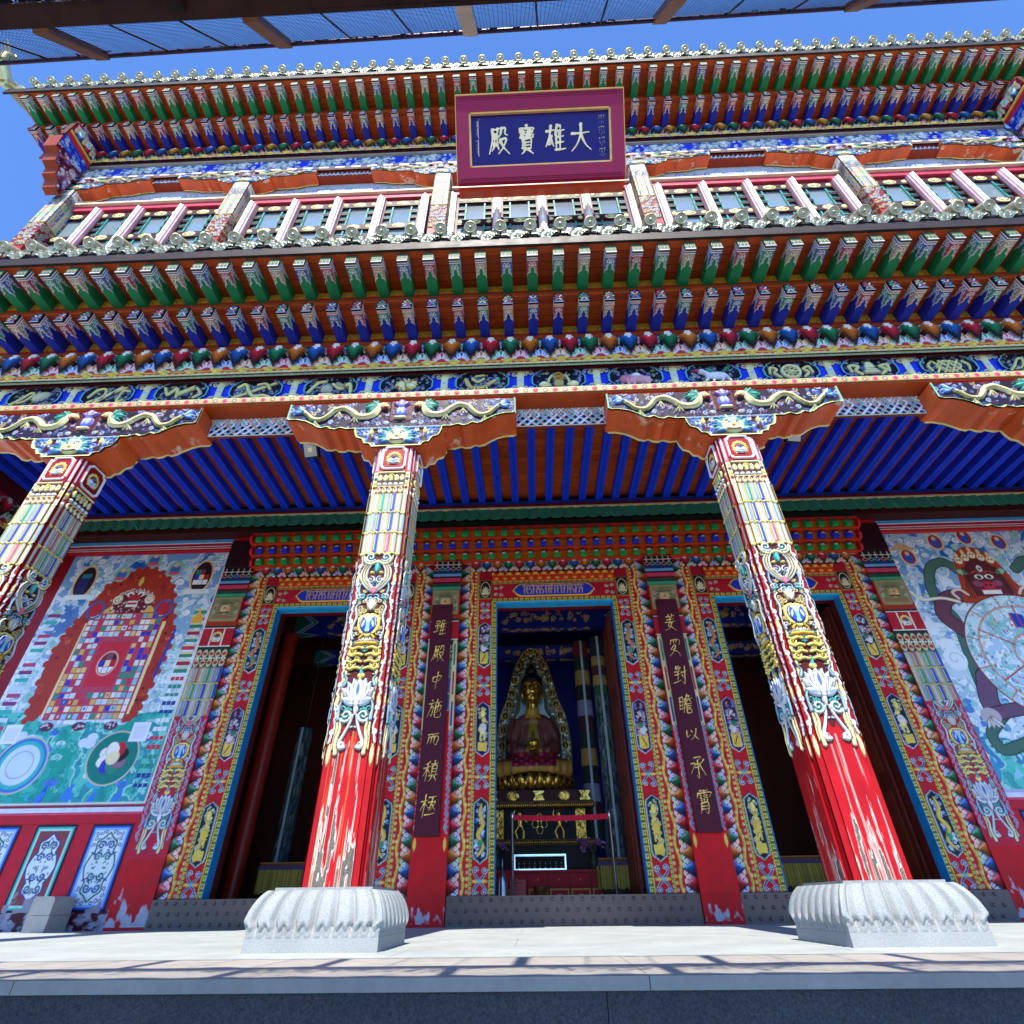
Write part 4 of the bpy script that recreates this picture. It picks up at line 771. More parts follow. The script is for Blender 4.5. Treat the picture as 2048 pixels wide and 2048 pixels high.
# widths from the pilaster inwards: steps .18, beads .19, panel .25, fret .09
JW, JH, HT = .73, 4.90, .96
def jamb(seed):
    L = JH+HT; cv = Cv(JW, L, .0088, 'a81428'); zt = JH
    step_band(cv, 0, .18, L, .205); bead_band(cv, .18, .19, L-.16, seed)
    cv.rect(.37, 0, .64, JH+.5, 'b40a1c'); cv.noise(.06, (9, 3), seed)
    for k in range(3): cartouche(cv, .505, .40+k*1.56, 1.34+k*1.56, .245, seed+k)
    for y in (.18, 1.65, 3.2): scrolls4(cv, .505, y)
    scrolls4(cv, .505, 4.72, .9)
    cv.rect(.385, 4.97, .625, 5.40, '7a6a3a', h=.02); cv.rect(.40, 4.99, .61, 5.38, '16121c', h=.012)
    for a in range(7): cv.petal(.505, 5.06, .505+.09*math.cos(.3+a*.43), 5.06+.2*math.sin(.3+a*.43), .035, 'd8c8a0', h=.02)
    cv.ring(.505, 5.18, .095, .17, .012, 'd8c8a0', h=.02)
    cv.key(.64, 0, .73, JH+.40, .105, .014, 'd8c85c', '5a5a20', vert=True); cv.key(.335, 0, .375, JH+.4, .06, .009, 'd8c85c', '4a4a1a', vert=True)
    return cv
def header(W):
    """between the two jambs; drawn from the opening up"""
    w = W-2*.64; cv = Cv(w, HT, .0098, 'a81428'); 
    cv.key(0, 0, w, .08, .11, .013, 'd8c85c', '5a5a20')
    cv.rect(0, .08, w, .41, 'b0142a'); cv.key(0, .41, w, .47, .11, .010, 'b8a050', '6a5a28')
    # blue name board with gilt letters
    b = .42; q = [(b, .245), (b+.1, .36), (b+.16, .385), (w-b-.16, .385), (w-b-.1, .36), (w-b, .245), (w-b-.1, .13), (w-b-.16, .105), (b+.16, .105), (b+.1, .13)]
    P = np.array(q); c0 = np.array((w/2, .245)); cv.poly(P, 'd8b038', h=.03); cv.poly(c0+(P-c0)*(.965, .86), '2434b0', h=.02)
    R = random.Random(3); n = int((w-2*b-.44)/.062)
    for i in range(n):
        x = b+.22+i*.062+.03; t = .335
        cv.stroke([(x-.026, t), (x+.026, t)], .020, 'c89858', h=.032)
        cv.stroke(cr([(x+R.uniform(-.02, .02), t), (x+R.uniform(-.022, .022), .27), (x+R.uniform(-.024, .024), .225), (x+R.uniform(-.01, .02), .16)], 5), .018, 'c89858', h=.032)
        if i % 2: cv.curl(x+.005, .255, .02, 1, 0, 1., .012, 'c89858', h=.03)
        if i % 3 == 0: cv.stroke(cr([(x-.02, .365), (x, .352), (x+.02, .37)], 4), .012, 'c89858', h=.03)
    for sx in (0, 1):
        for dy in (.17, .32):
            x = .13 if not sx else w-.13
            for s2 in (-1, 1): cv.curl(x+s2*.055, dy, .04, s2*(1 if dy > .2 else -1), 0, 1.2, .016, 'd8b8a0', INK, .006, h=.016)
    # red cushion with gilt flowers, then the stepped cones
    cv.rect(0, .47, w, .66, 'c83018', h=.03); k = int(w/.17)
    for i in range(k): cv.ell((i+.5)*w/k, .52, .045, .03, 'd8a030', h=.042)
    for i in range(k+1): x = i*w/k; cv.ell(x, .64, .05, .035, 'e0b840', h=.055); cv.stroke([(x-.06, .60), (x, .63), (x+.06, .60)], .02, 'd0a030', h=.045)
    return cv
def header_top(W):
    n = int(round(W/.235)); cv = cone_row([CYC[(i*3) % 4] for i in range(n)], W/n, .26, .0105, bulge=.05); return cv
JC = jamb(0); JC2 = jamb(4)
def surround(x0, x1, seed):
    W = x1-x0; d = empty('door_surround', (x0, 0, 0), hall)
    for k, (cv, mir) in enumerate(((JC if seed else JC2, 0), (JC2 if seed else JC, 1))):
        mb = MB()
        if not mir: mb.canvas(cv, (0, -.004, .38), (1, 0, 0), (0, 0, 1), (0, -1, 0)); mb.box(0.002, JW, 0, .40, .38, 5.26, '7a1018'); mb.box(JW, JW+.012, -.02, .20, .38, 5.24, '1f7ab8'); mb.box(JW-.004, JW+.004, .20, .42, .38, 5.26, '5a1a14')
        else: mb.canvas(cv, (W, -.004, .38), (-1, 0, 0), (0, 0, 1), (0, -1, 0)); mb.box(W-JW, W-.002, 0, .40, .38, 5.26, '7a1018'); mb.box(W-JW-.012, W-JW, -.02, .20, .38, 5.24, '1f7ab8'); mb.box(W-JW-.004, W-JW+.004, .20, .42, .38, 5.26, '5a1a14')
        mb.obj('jamb', M_PAINT, d)
    h = MB(); h.canvas(header(W), (.64, -.012, 5.275), (1, 0, 0), (0, 0, 1), (0, -1, 0)); h.canvas(header_top(W-.36), (.18, -.015, 5.97), (1, 0, 0), (0, 0, 1), (0, -1, 0), smooth=False)
    h.box(.18, W-.18, .0, .40, 5.26, 6.24, '7a1018'); h.box(JW, W-JW, -.02, .20, 5.235, 5.275, '26a0e0'); h.obj('header', M_PAINT, d)
    t = MB(); t.box(0.01, W-.01, -.07, .35, 0, .375, '5a4c48')
    for r, z in enumerate((.325, .195, .06)):
        m = int(W/.155)
        for i in range(m):
            x = .08+(i+(.5 if r % 2 else 0))*(W-.16)/m
            t.lathe([(.027, 0), (.022, .016), (.012, .026), (0.001, .029)], (0, 0, 0), '6a5c56', 8); t.v[-1] = np.stack([t.v[-1][:, 0]+x, -.07-t.v[-1][:, 2], t.v[-1][:, 1]+z], -1)
    t.obj('threshold', M_IRON, d)
    # open leaf folded back into the hall
    for sx in ((1,) if x0 > -3 else ()):
        lf = MB(); xx = JW+.02 if not sx else W-JW-.07; lf.box(xx, xx+.05, .42, 1.55, .36, 5.2, '5a2018')
        for zz in (.5, 2.1, 3.7): lf.box(xx-.012, xx+.062, .55, 1.42, zz, zz+1.3, '6e2a1a')
        lf.obj('door_leaf', M_PAINT, d)
    return d
surround(-6.42, -2.49, 0); surround(-1.91, 1.91, 1); surround(2.49, 6.42, 0)

# ---------------------------------------------------------------- pilasters
def pilaster(W, full, seed):
    L = 6.2; cv = Cv(W, L, .0098, 'bc0a16'); c = W/2; Z = lambda z: z-.04
    cv.noise(.1, (10, 3), seed)
    fl = np.clip((fbm(cv.ny, cv.nx, (34, 6), seed, 4)-.40-1.1*np.clip(cv.y-.06-.1*full, 0, 9)[:, None])*14, 0, 1); cv.c += (fl*.95)[..., None].astype(np.float32)*(lin('a8a8b4')-cv.c)
    cv.rect(0, Z(5.97), W, L, '16121c')
    for i in range(5):
        x = (i+.5)*W/5; cv.stroke([(x-.045, Z(6.12)), (x+.045, Z(6.12))], .02, 'e0c8b0'); cv.stroke([(x, Z(6.06)), (x, Z(6.19))], .02, ['d8b8b0', '8ab8a0'][i % 2]); cv.ring(x, Z(6.02), .05, .03, .014, ['d87070', '70a890', '7090c8'][i % 3])
    for z0, z1, k in ((5.90, 5.97, '1a3a68'), (5.84, 5.90, '6aa0d0'), (5.80, 5.84, INK), (5.72, 5.80, 'c83a58'), (5.67, 5.72, '5a1020'), (5.60, 5.67, '1c4a3a'), (5.53, 5.60, '3a9a72')): cv.rect(0, Z(z0), W, Z(z1), k)
    a, b = .02, W-.02
    cv.poly([(a+.04, Z(4.98)), (b-.04, Z(4.98)), (b, Z(5.03)), (b, Z(5.52)), (a, Z(5.52)), (a, Z(5.03))], '8a8a5a', h=.02); cv.rect(a+.05, Z(5.03), b-.05, Z(5.46), '7c7850', h=.02)
    for sx in (-1, 1): cv.curl(c+sx*W*.33, Z(5.34), .045, sx, 0, 1.4, .016, 'd8b0a0', INK, .006, h=.03); cv.curl(c+sx*W*.35, Z(5.18), .045, -sx, 1, 1.4, .016, 'b8c8a8', '7a1a20', .008, h=.03)
    cv.ell(c, Z(5.25), .105, .12, 'c8a068', h=.06); cv.ell(c-.045, Z(5.29), .026, .02, 'e8e0d0', h=.07); cv.ell(c+.045, Z(5.29), .026, .02, 'e8e0d0', h=.07); cv.ell(c-.045, Z(5.288), .011, .012, INK, h=.07); cv.ell(c+.045, Z(5.288), .011, .012, INK, h=.07); cv.ell(c, Z(5.24), .03, .024, 'a86a40', h=.08); cv.stroke([(c-.1, Z(5.36)), (c, Z(5.34)), (c+.1, Z(5.36))], .03, '3a5a48', h=.065); cv.stroke([(c-.07, Z(5.16)), (c+.07, Z(5.16))], .035, '4a1418', h=.06); cv.stroke([(c-.06, Z(5.175)), (c+.06, Z(5.175))], .012, 'e8e4dc', h=.065)
    for i in range(11): cv.ell(c-.2+i*.04, Z(5.07), .014, .018, 'b83a3a', h=.028)
    for z0, z1, col in ((4.88, 4.98, 'a03018'),): cv.rect(0, Z(z0), W, Z(z1), col)
    cv.rect(0, Z(4.40), W, Z(4.88), '1a2a2a')
    for i, x in enumerate((W*.13, c, W*.87)):
        w2 = W*.19; cv.poly([(x-w2, Z(4.44)), (x+w2, Z(4.44)), (x+w2, Z(4.84)), (x-w2, Z(4.84))], 'd8d0c8', h=.006); cv.poly([(x-w2+.018, Z(4.46)), (x+w2-.018, Z(4.46)), (x+w2-.018, Z(4.82)), (x-w2+.018, Z(4.82))], 'b01828', h=.006)
    gem(cv, c, Z(4.64), .11, .02)
    cv.rect(0, Z(4.02), W, Z(4.40), '20342c')
    for i in range(5):
        x = (i+.5)*W/5
        for zz, s in ((4.3, 1), (4.12, -1)): cv.petal(x, Z(zz-.09*s), x, Z(zz+.09*s), W/6, 'c8b888', h=.006); cv.ell(x, Z(zz), W/16, .035, 'b02a38', h=.008)
    for i in range(12): cv.ell((i+.5)*W/12, Z(4.21), .018, .018, 'ece8e0', h=.012)
    tubes(cv, 0, W, Z(3.10), Z(4.02), 3, 6, seed)
    # painted scroll below
    sub = Cv(W, 2.2, .0098, 'b81834'); scroll_motif(sub, c, .08, 1.15*W/.6, .008, '1a2050'); 
    for i in range(10):
        z = .25+i*.19; d = 1 if i % 2 else -1; sub.out(cr([(.05-.02*d, z), (.05+.02*d, z+.08), (.05-.02*d, z+.17)], 5), .014, '2a4a9a', 'c8d4e0', .004, h=.003); sub.curl(.05+.01*d, z+.09, .024, d, 0, 1.2, .010, '1c3070', 'c8d4e0', .004)
    sub.mirror(); sub.h *= .3
    n = min(sub.ny, cv.ny-int(Z(.93)/cv.ry)); j = int(Z(.93)/cv.ry); cv.c[j:j+n, :] = sub.c[:n]; cv.h[j:j+n, :] = sub.h[:n]
    if not full:
        cv.rect(0, Z(.4), W, Z(3.1), 'c00a14'); cv.noise(.06, (12, 3), seed+4)
        for sx in (0, 1):
            x = .05 if not sx else W-.05
            for k, (z0, z1) in enumerate(((4.05, 4.85),)): pass
            for z0 in (3.9, 3.35, 2.8): cv.stroke([(x, Z(z0)), (x, Z(z0+.5))], .08, 'd8c898', h=.01); cv.stroke([(x, Z(z0+.05)), (x, Z(z0+.45))], .035, ['b02a48', '1a7a68', '2a3a88'][int(z0*2) % 3], h=.014)
            for i in range(9): z = 1.2+i*.18; d = 1 if i % 2 else -1; cv.out(cr([(x-.02*d, Z(z)), (x+.02*d, Z(z+.08)), (x-.02*d, Z(z+.17))], 5), .014, '28408a', 'c8d4e0', .005, h=.003); cv.curl(x, Z(z+.09), .03, d, 0, 1.2, .012, '1c3070', 'c8d4e0', .004)
            cv.petal(x, Z(1.15), x, Z(.95), .05, 'd8b850', h=.004)
    return cv
PLc = MB(); PLc.box(-.29, .29, -.11, .04, .0, 6.24, 'b01020'); PLc.canvas(pilaster(.58, 0, 2), (-.29, -.113, .04), (1, 0, 0), (0, 0, 1), (0, -1, 0)); PLc = PLc.mesh('pilaster', M_PAINT)
PLs = MB(); PLs.box(-.315, .315, -.05, .04, .0, 7.0, 'b01020'); PLs.canvas(pilaster(.63, 1, 5), (-.315, -.053, .04), (1, 0, 0), (0, 0, 1), (0, -1, 0)); PLs.box(-.315, .315, -.08, .04, 6.245, 6.9, '2c0c10'); PLs = PLs.mesh('pilaster', M_PAINT)
for x in (-2.2, 2.2): place(PLc, 'pilaster', hall, (x, 0, 0))
for x in (-6.735, 6.735): place(PLs, 'pilaster', hall, (x, 0, 0))
# ---------------------------------------------------------------- wall paintings
def clouds(cv, x0, y0, x1, y1, n, seed, cols=('e8ecee', 'c8dce4', '9cc8b8', '8aa8dc', 'dfe6ea'), r=(.06, .12)):
    R = random.Random(seed)
    for i in range(n):
        x, y, q = R.uniform(x0, x1), R.uniform(y0, y1), R.uniform(*r)
        for k in range(5):
            a = R.uniform(0, 6.28); u, v, w = x+math.cos(a)*q*.9, y+math.sin(a)*q*.5, q*R.uniform(.45, .8)
            cv.ell(u, v, w, w*.85, '5a8aa8'); cv.ell(u, v, w*.92, w*.78, R.choice(cols)); cv.curl(u, v, w*.65, R.choice((-1, 1)), R.uniform(0, 6), 1., w*.13, R.choice(('4a70b0', '5a9a80', 'a8c0d8', '7090c0')))
def finework(cv, seed, region=None):
    m = region; R = random.Random(seed)
    cv.lines(m, 420, ['3a6aa8', '5a9a8c', 'a8c4d8', 'e0e8ec', '2a5a9a', '7ab0a0'], r=(.02, .05), w=.009, seed=seed)
def skyband(cv):
    Y = np.clip((cv.y[:, None]-2.6)/1.8, 0, 1); cv.c[:] = lin('d4e0e8')*(1-Y[..., None])+lin('1458ac')*Y[..., None]
    low = (cv.y < 3.1)[:, None]*np.ones((1, cv.nx), bool); cv.wash(['dfe6ea', 'b8d0dc', 'e4eaec', '8fb8c8', 'cfdde6', 'a8ccc8'], (9, 7), 31, low*.75, '6a90b0'); cv.wash(['1a5aa8', '2a6cb4', 'b8d0e0', 'dfe8ee', '7aa8d0'], (9, 8), 33, (~low)*.8, '4a78a8'); finework(cv, 7)
def mural_left():
    W, H = 3.55, 5.06; X0, Z0 = -10.60, 1.66; cv = Cv(W, H, .0125, 'd4e0e8'); f = lambda x, z: (x-X0, z-Z0); skyband(cv)
    clouds(cv, .1, 4.0, W-.1, 5.0, 52, 1, r=(.08, .15)); clouds(cv, .1, 3.4, .6, 4.2, 8, 2); clouds(cv, 2.7, 3.3, 3.3, 4.3, 12, 3); clouds(cv, 2.6, 1.3, 3.1, 3.2, 14, 4, r=(.05, .1)); clouds(cv, .3, 1.6, .8, 3.0, 10, 5)
    # green earth with rocks
    G = np.array([(0, 0), (W, 0), (W, 1.62), (2.8, 1.55), (2.6, 1.35), (1.9, 1.42), (1.2, 1.3), (.7, 1.62), (0, 1.6)]); g = cv.inside(G)
    cv.wash(['1f9a8c', '2fa89c', '44b4a8', '8ccfc8', '2a94a0', '58bcb0'], (9, 8), 41, g, '1c6a78'); cv.lines(g, 420, ['1c7a80', '88d0c8', '2a6ab0', 'c8e4e0', '14605c'], r=(.02, .06), w=.010, seed=9)
    R = random.Random(6)
    for i in range(26):
        x, y, q = R.uniform(0, 3.2), R.uniform(.05, 1.25), R.uniform(.05, .12); cv.ell(x, y, q*1.3, q*.7, R.choice(('58c0b8', '3a98a8', '88d0c8', '4a78d0', 'c8dce0', '3aa8c8'))); cv.curl(x, y, q*.7, 1, R.uniform(0, 6), 1, .012, '24607a')
    for i in range(16): x = R.uniform(0, 3.2); cv.petal(x, R.uniform(0, .1), x+R.uniform(-.2, .2), R.uniform(.2, .42), .1, R.choice(('2a50c8', '3a78d8', '1f8a8a')))
    for i in range(7): cv.ell(R.uniform(.7, 2.6), R.uniform(.95, 1.2), .1, .08, 'd0d8ec')
    for (x, z, r) in ((-7.98, 2.45, .43), (-9.62, 2.36, .45)):
        a, b = f(x, z); L = x < -9; cv.ell(a, b, r*1.06, r*1.06, 'c8b8a8'); cv.ell(a, b, r, r, '0c7a70' if not L else '3a78c8')
        if L: cv.ell(a, b, r*.88, r*.88, '38b0b0'); cv.ell(a, b, r*.74, r*.74, 'c8d8e8'); cv.ring(a, b, r*.5, r*.5, .015, '8a98a8')
        else:
            for k, c in enumerate(('e8e4e0', 'e8e4e0', '2a3ab8', '1f8a70', '8a6a80', '241c24', 'c01828', 'e8e4e0')):
                t = k*.785+2.7; cv.petal(a, b, a+r*.62*math.cos(t), b+r*.62*math.sin(t), r*.52, c, '6a5a50', .006)
            cv.ell(a, b, r*.27, r*.27, 'e8d8b0')
    for x in (-7.66, -10.05): a, b = f(x, 2.88); cv.rect(a-.16, b-.17, a+.16, b+.17, 'e0e4f0'); cv.rect(a-.11, b-.11, a+.11, b+.11, 'd4d8e8')
    # flaming halo: outer and inner outline
    out = [(-9.92, 3.12), (-9.98, 3.5), (-10.05, 4.2), (-9.98, 4.75), (-9.86, 5.1), (-9.55, 5.9), (-9.2, 6.2), (-8.83, 6.32), (-8.45, 6.2), (-8.1, 5.85), (-7.92, 5.4), (-7.76, 4.9), (-7.7, 4.5), (-7.74, 4.0), (-7.8, 3.5), (-7.88, 3.2), (-8.03, 3.12), (-8.08, 3.3)]
    inn = [(-8.1, 5.15), (-9.58, 5.15), (-9.62, 4.9), (-9.65, 3.25), (-9.75, 3.1)]
    P = [f(*p) for p in cr(out, 6)]; cv.poly(P+[f(*p) for p in inn], 'a83224'); P2 = [f(*p) for p in inn]
    for p in P[::3]: cv.ell(p[0], p[1], .065, .07, 'a83224')
    for i in range(46):
        k = R.randrange(4, len(P)-6); x, y = P[k]; cx, cy = f(-8.84, 4.5); t = R.uniform(.04, .16); cv.curl(x+(cx-x)*t, y+(cy-y)*t, R.uniform(.04, .08), R.choice((-1, 1)), R.uniform(0, 6), 1., .02, R.choice(('c84a30', '7a1c18', '8a2418', 'd87048')))
    for i in range(8): k = R.randrange(6, len(P)-8); x, y = P[k]; cx, cy = f(-8.84, 4.5); cv.ell(x+(cx-x)*.12, y+(cy-y)*.12, .03, .022, '3a1014')
    for x in (-9.66, -8.05): a, b = f(x, 3.2); cv.poly([(a, b), (a+.06, b), (a+.09, b+1.85), (a+.02, b+1.85)], 'e8cc98')
    # palace plan of coloured blocks
    a, b = f(-9.60, 3.12); w, h = 1.53, 2.13; cv.rect(a, b, a+w, b+h, 'b8405a'); cols = ['c8d8e0', 'd8d8d4', '5ab0c8', '2a3ab8', '1f8a78', 'e0c078', 'e8e0d0', '88c0dc', 'c83048', 'd0a858', 'b8d0d8']
    for ring, (n, s) in enumerate(((14, .0), (12, .11), (10, .21), (8, .31))):
        x0, y0, x1, y1 = a+s, b+s*1.25, a+w-s, b+h-s*1.25; sw, sh = (x1-x0)/n, (y1-y0)/(n+3)
        for i in range(n):
            for yy in (y0, y1-sh):
                if R.random() < .85: cv.rect(x0+i*sw+.008, yy+.012, x0+(i+1)*sw-.008, yy+sh-.012, R.choice(cols)); 
                if R.random() < .4: cv.petal(x0+(i+.5)*sw, yy+.03, x0+(i+.5)*sw, yy+sh-.03, sw*.3, R.choice(cols))
        for i in range(1, n+2):
            for xx in (x0, x1-sw):
                if R.random() < .8: cv.rect(xx+.012, y0+i*sh+.01, xx+sw-.012, y0+(i+R.choice((1, 1, .9)))*sh-.01, R.choice(cols))
    x, y = f(-8.82, 4.19); cv.rect(x-.30, y-.46, x+.30, y+.44, 'c8283c'); cv.ell(x, y, .2, .25, 'd8b8a0'); cv.ell(x, y, .175, .225, 'b01830')
    q = [('2438b0', -1, 0), ('e8d8b0', 0, 0), ('c01828', 1, 0), ('7a2038', -1, 1), ('6a5068', 0, 1), ('2a1820', 1, 1), ('e0e0e8', -1, -1), ('dce0e8', 0, -1), ('e4e4ec', 1, -1)]
    mk = cv.inside(np.c_[x+.165*np.cos(np.linspace(0, 6.28, 30)), y+.21*np.sin(np.linspace(0, 6.28, 30))]); keep = cv.c.copy()
    for c, i, j in q: cv.rect(x+i*.11-.052, y+j*.14-.066, x+i*.11+.052, y+j*.14+.066, c)
    cv.c[~mk] = keep[~mk]
    # guardian face above
    x, y = f(-8.84, 5.62); cv.poly([(x-.58, y-.36), (x+.58, y-.36), (x+.36, y-.05), (x+.2, y+.12), (x, y+.2), (x-.2, y+.12), (x-.36, y-.05)], '6a1c2c'); cv.poly([(x-.6, y-.36), (x-.28, y-.36), (x-.42, y-.18)], 'd8a850'); cv.poly([(x+.6, y-.36), (x+.28, y-.36), (x+.42, y-.18)], 'd8a850')
    for k in range(7): cv.curl(x-.3+.1*k, y+.16-.02*abs(k-3)**1.5, .06, 1 if k < 3 else -1, 1, 1.1, .018, 'e8e0d4', '5a2038', .006)
    for k in range(60): a, b = x+R.uniform(-.5, .5), y-R.uniform(.05, .34); cv.ell(a, b, .014, .014, R.choice(('d8ccc4', 'd8ccc4', '3a1424', 'c85a60')))
    for sx in (-1, 1):
        cv.ell(x+sx*.11, y+.07, .075, .06, 'ece4d8'); cv.ell(x+sx*.11, y+.06, .036, .034, '5a4a3a'); cv.ell(x+sx*.11, y+.06, .018, .018, '14141c'); cv.ell(x+sx*.34, y-.05, .1, .1, 'e4dcc0'); cv.curl(x+sx*.34, y-.05, .08, sx, 0, 1.2, .02, 'a07828')
        for k in range(14): cv.ell(x+sx*R.uniform(.08, .42), y-R.uniform(.12, .34), .02, .02, R.choice(('e0d4cc', '5a2038', '5a2038')))
        cv.ell(x+sx*.72, y-.28, .13, .15, 'b82438'); cv.ring(x+sx*.72, y-.28, .17, .19, .04, '2a58a8')
    cv.ell(x, y, .13, .07, 'b02038'); cv.poly([(x-.13, y-.22), (x+.13, y-.22), (x+.1, y-.08), (x-.1, y-.08)], 'e8e0d4'); cv.rect(x-.1, y-.17, x+.1, y-.12, 'b02038'); cv.petal(x, y+.25, x, y+.5, .1, 'd8b048', '6a3a10', .01)
    for k in range(3): cv.ell(*f(-9.45+.6*k, 3.0), .13, .08, '5a2848'); [cv.ell(*f(-9.45+.6*k+R.uniform(-.1, .1), 3.0+R.uniform(-.06, .06)), .014, .014, 'd8ccd8') for _ in range(9)]
    # niches and small seated figures
    for i, xz in enumerate(((-7.55, 6.08), (-10.1, 6.02))):
        x, y = f(*xz); cv.ell(x, y, .24, .42, 'e0b888'); cv.ell(x, y, .2, .37, '30181c'); cv.rect(x-.27, y-.42, x+.27, y-.3, 'dfe4e8')
        if i == 0:
            for k, c in enumerate(('1f8a70', '7a3a50', '20141c', '2a3ab8', 'e8d098', 'c01828', 'e8e4e8', 'e0e0e8', 'e4e4ec')): cv.rect(x-.16+(k % 3)*.108, y+.06-(k//3)*.125, x-.06+(k % 3)*.108, y+.175-(k//3)*.125, c)
        else: cv.rect(x-.13, y-.28, x+.09, y+.16, '2a2a68'); cv.rect(x-.1, y+.1, x+.09, y+.2, '1f7a88')
    for xz in ((-9.35, 6.2), (-8.2, 6.3), (-8.75, 6.55)):
        x, y = f(*xz); cv.ell(x, y, .17, .2, '8ab8a0'); cv.ell(x, y-.03, .11, .12, '3a6ab8'); cv.ell(x, y+.08, .05, .05, 'e0b898'); cv.ell(x, y-.12, .13, .04, 'd84a60')
    for xz, s in (((-8.55, 4.9), 1),): pass
    # right side ladder of little emblems
    for i in range(22):
        x, y = f(-7.30+.0*i, 2.0+i*.155)
        if i > 12: cv.rect(x-.13, y-.05, x+.13, y+.02, ['c83048', '2f8a78', 'a82840', '3a7a58'][i % 4]); cv.rect(x-.13, y+.02, x+.13, y+.06, 'd8c8a0')
        else:
            for k in range(3): cv.rect(x-.13+k*.09, y-.04, x-.06+k*.09, y+.03, ['2a3a90', '2f8a78', 'c83048', 'dfe4e8'][i//2 % 4])
    x, y = f(-7.32, 5.0); cv.poly([(x-.12, y), (x+.12, y), (x+.12, y+.1), (x+.05, y+.2), (x, y+.32), (x-.05, y+.2), (x-.12, y+.1)], 'e0a838')
    for i in range(20): x, y = f(-10.4, 2.4+i*.15); cv.rect(x-.12, y-.05, x+.14, y+.03, ['b84068', 'c8d4dc', '3aa8a0', '8a3068'][i % 4])
    x, y = f(-7.78, 3.9); cv.stroke([(x, y), (x+.08, y+.95)], .05, '2038a8')
    cv.stroke([(.01, .02), (W-.02, .02), (W-.02, H-.02), (.01, H-.02)], .06, 'b02a40'); cv.stroke([(.01, .07), (W-.07, .07), (W-.07, H-.07)], .03, 'e0dcd4'); return cv
def mural_right():
    W, H = 3.55, 5.06; X0, Z0 = 7.05, 1.66; cv = Cv(W, H, .0125, 'd4e0e8'); f = lambda x, z: (x-X0, z-Z0); skyband(cv); R = random.Random(12)
    clouds(cv, .1, 4.2, W-.1, 5.0, 44, 11, r=(.08, .15)); clouds(cv, .05, 2.2, .6, 4.2, 22, 12); clouds(cv, .05, .1, .8, 1.6, 12, 13, cols=('58b8b0', '3a78c8', '9ad0c8', 'c8dce8')); clouds(cv, 2.8, 2.8, 3.5, 4.4, 14, 14)
    g = cv.inside(np.array([(0, 0), (W, 0), (W, 1.2), (2.6, .9), (1.6, 1.0), (.6, .8), (0, 1.1)])); cv.wash(['3aa4a0', '58bcb4', '9ad4cc', '3a88b8', 'b8dcdc', '2a78b4'], (10, 9), 51, g, '1c5a80'); cv.lines(g, 300, ['1c5a90', 'a8dcd4', 'e0eef0', '1c7a78'], r=(.02, .06), w=.010, seed=19)
    for i in range(24): x = R.uniform(0, W); cv.petal(x, R.uniform(0, .2), x+R.uniform(-.2, .3), R.uniform(.35, .8), .12, R.choice(('2a58c8', '3a98c0', '58c0b0', '88c8d8')))
    for xz in ((7.45, 6.1), (8.15, 6.45), (9.45, 6.4), (8.8, 6.55)):
        x, y = f(*xz); cv.ell(x, y, .17, .21, 'd8c0a0'); cv.ell(x, y, .13, .17, 'a02030'); cv.ell(x, y-.02, .08, .12, '2a58b0'); cv.ell(x, y+.08, .045, .05, 'e0b898')
    x, y = f(7.4, 6.05); cv.poly([(x-.3, y+.22), (x+.3, y+.22), (x, y+.42)], 'c8a878')
    # dark red fierce figure behind a great disc
    cx, cy = f(8.92, 3.95)
    green, dg = '47695c', '2a4038'
    def band(p, w, c, ln): cv.out(cr([f(*q) for q in p], 9), w, c, ln, .02)
    band([(8.3, 5.75), (8.1, 5.95), (7.8, 5.85), (7.62, 5.5), (7.58, 5.1), (7.75, 4.7), (7.7, 4.2), (7.62, 3.6), (7.6, 3.3)], .17, green, dg); band([(9.45, 5.75), (9.75, 5.95), (10.05, 5.8), (10.2, 5.3)], .17, green, dg)
    band([(7.75, 2.9), (7.55, 2.75), (7.36, 2.55), (7.42, 2.32), (7.7, 2.36), (8.1, 2.5)], .15, green, dg)
    band([(8.25, 5.2), (7.85, 5.15), (7.66, 5.0), (7.58, 4.75), (7.8, 4.45), (8.0, 4.25)], .26, '6a3a4c', '2c1420'); band([(8.0, 4.3), (7.95, 4.1), (7.86, 4.0)], .14, 'c84a68', '3a1018')
    band([(7.75, 3.55), (7.62, 3.2), (7.6, 2.95)], .3, '6a4a66', '2c1420'); band([(8.2, 3.0), (7.85, 2.95), (7.6, 2.9)], .2, '6a4a66', '2c1420'); cv.ell(*f(7.5, 2.86), .17, .15, 'b8a8ac')
    for k in range(4): cv.petal(*f(7.5, 2.86), *f(7.36+.1*k, 2.66), .06, 'd0c8c8', '3a2a30', .01)
    x, y = f(8.74, 5.62)
    cv.poly([(x+a*1.05, y+b) for a, b in cr([(-.62, -.6), (-.5, -.1), (-.42, .3), (-.28, .55), (-.1, .68), (.12, .66), (.3, .5), (.45, .2), (.52, -.15), (.66, -.6), (-.62, -.6)], 6)], 'a83a1c')
    cv.poly([(x+a, y+b) for a, b in cr([(-.34, -.45), (-.33, 0), (-.2, .32), (0, .4), (.22, .3), (.34, 0), (.36, -.45), (-.34, -.45)], 6)], '5c2026')
    cv.noise(.05, (30, 30), 4)
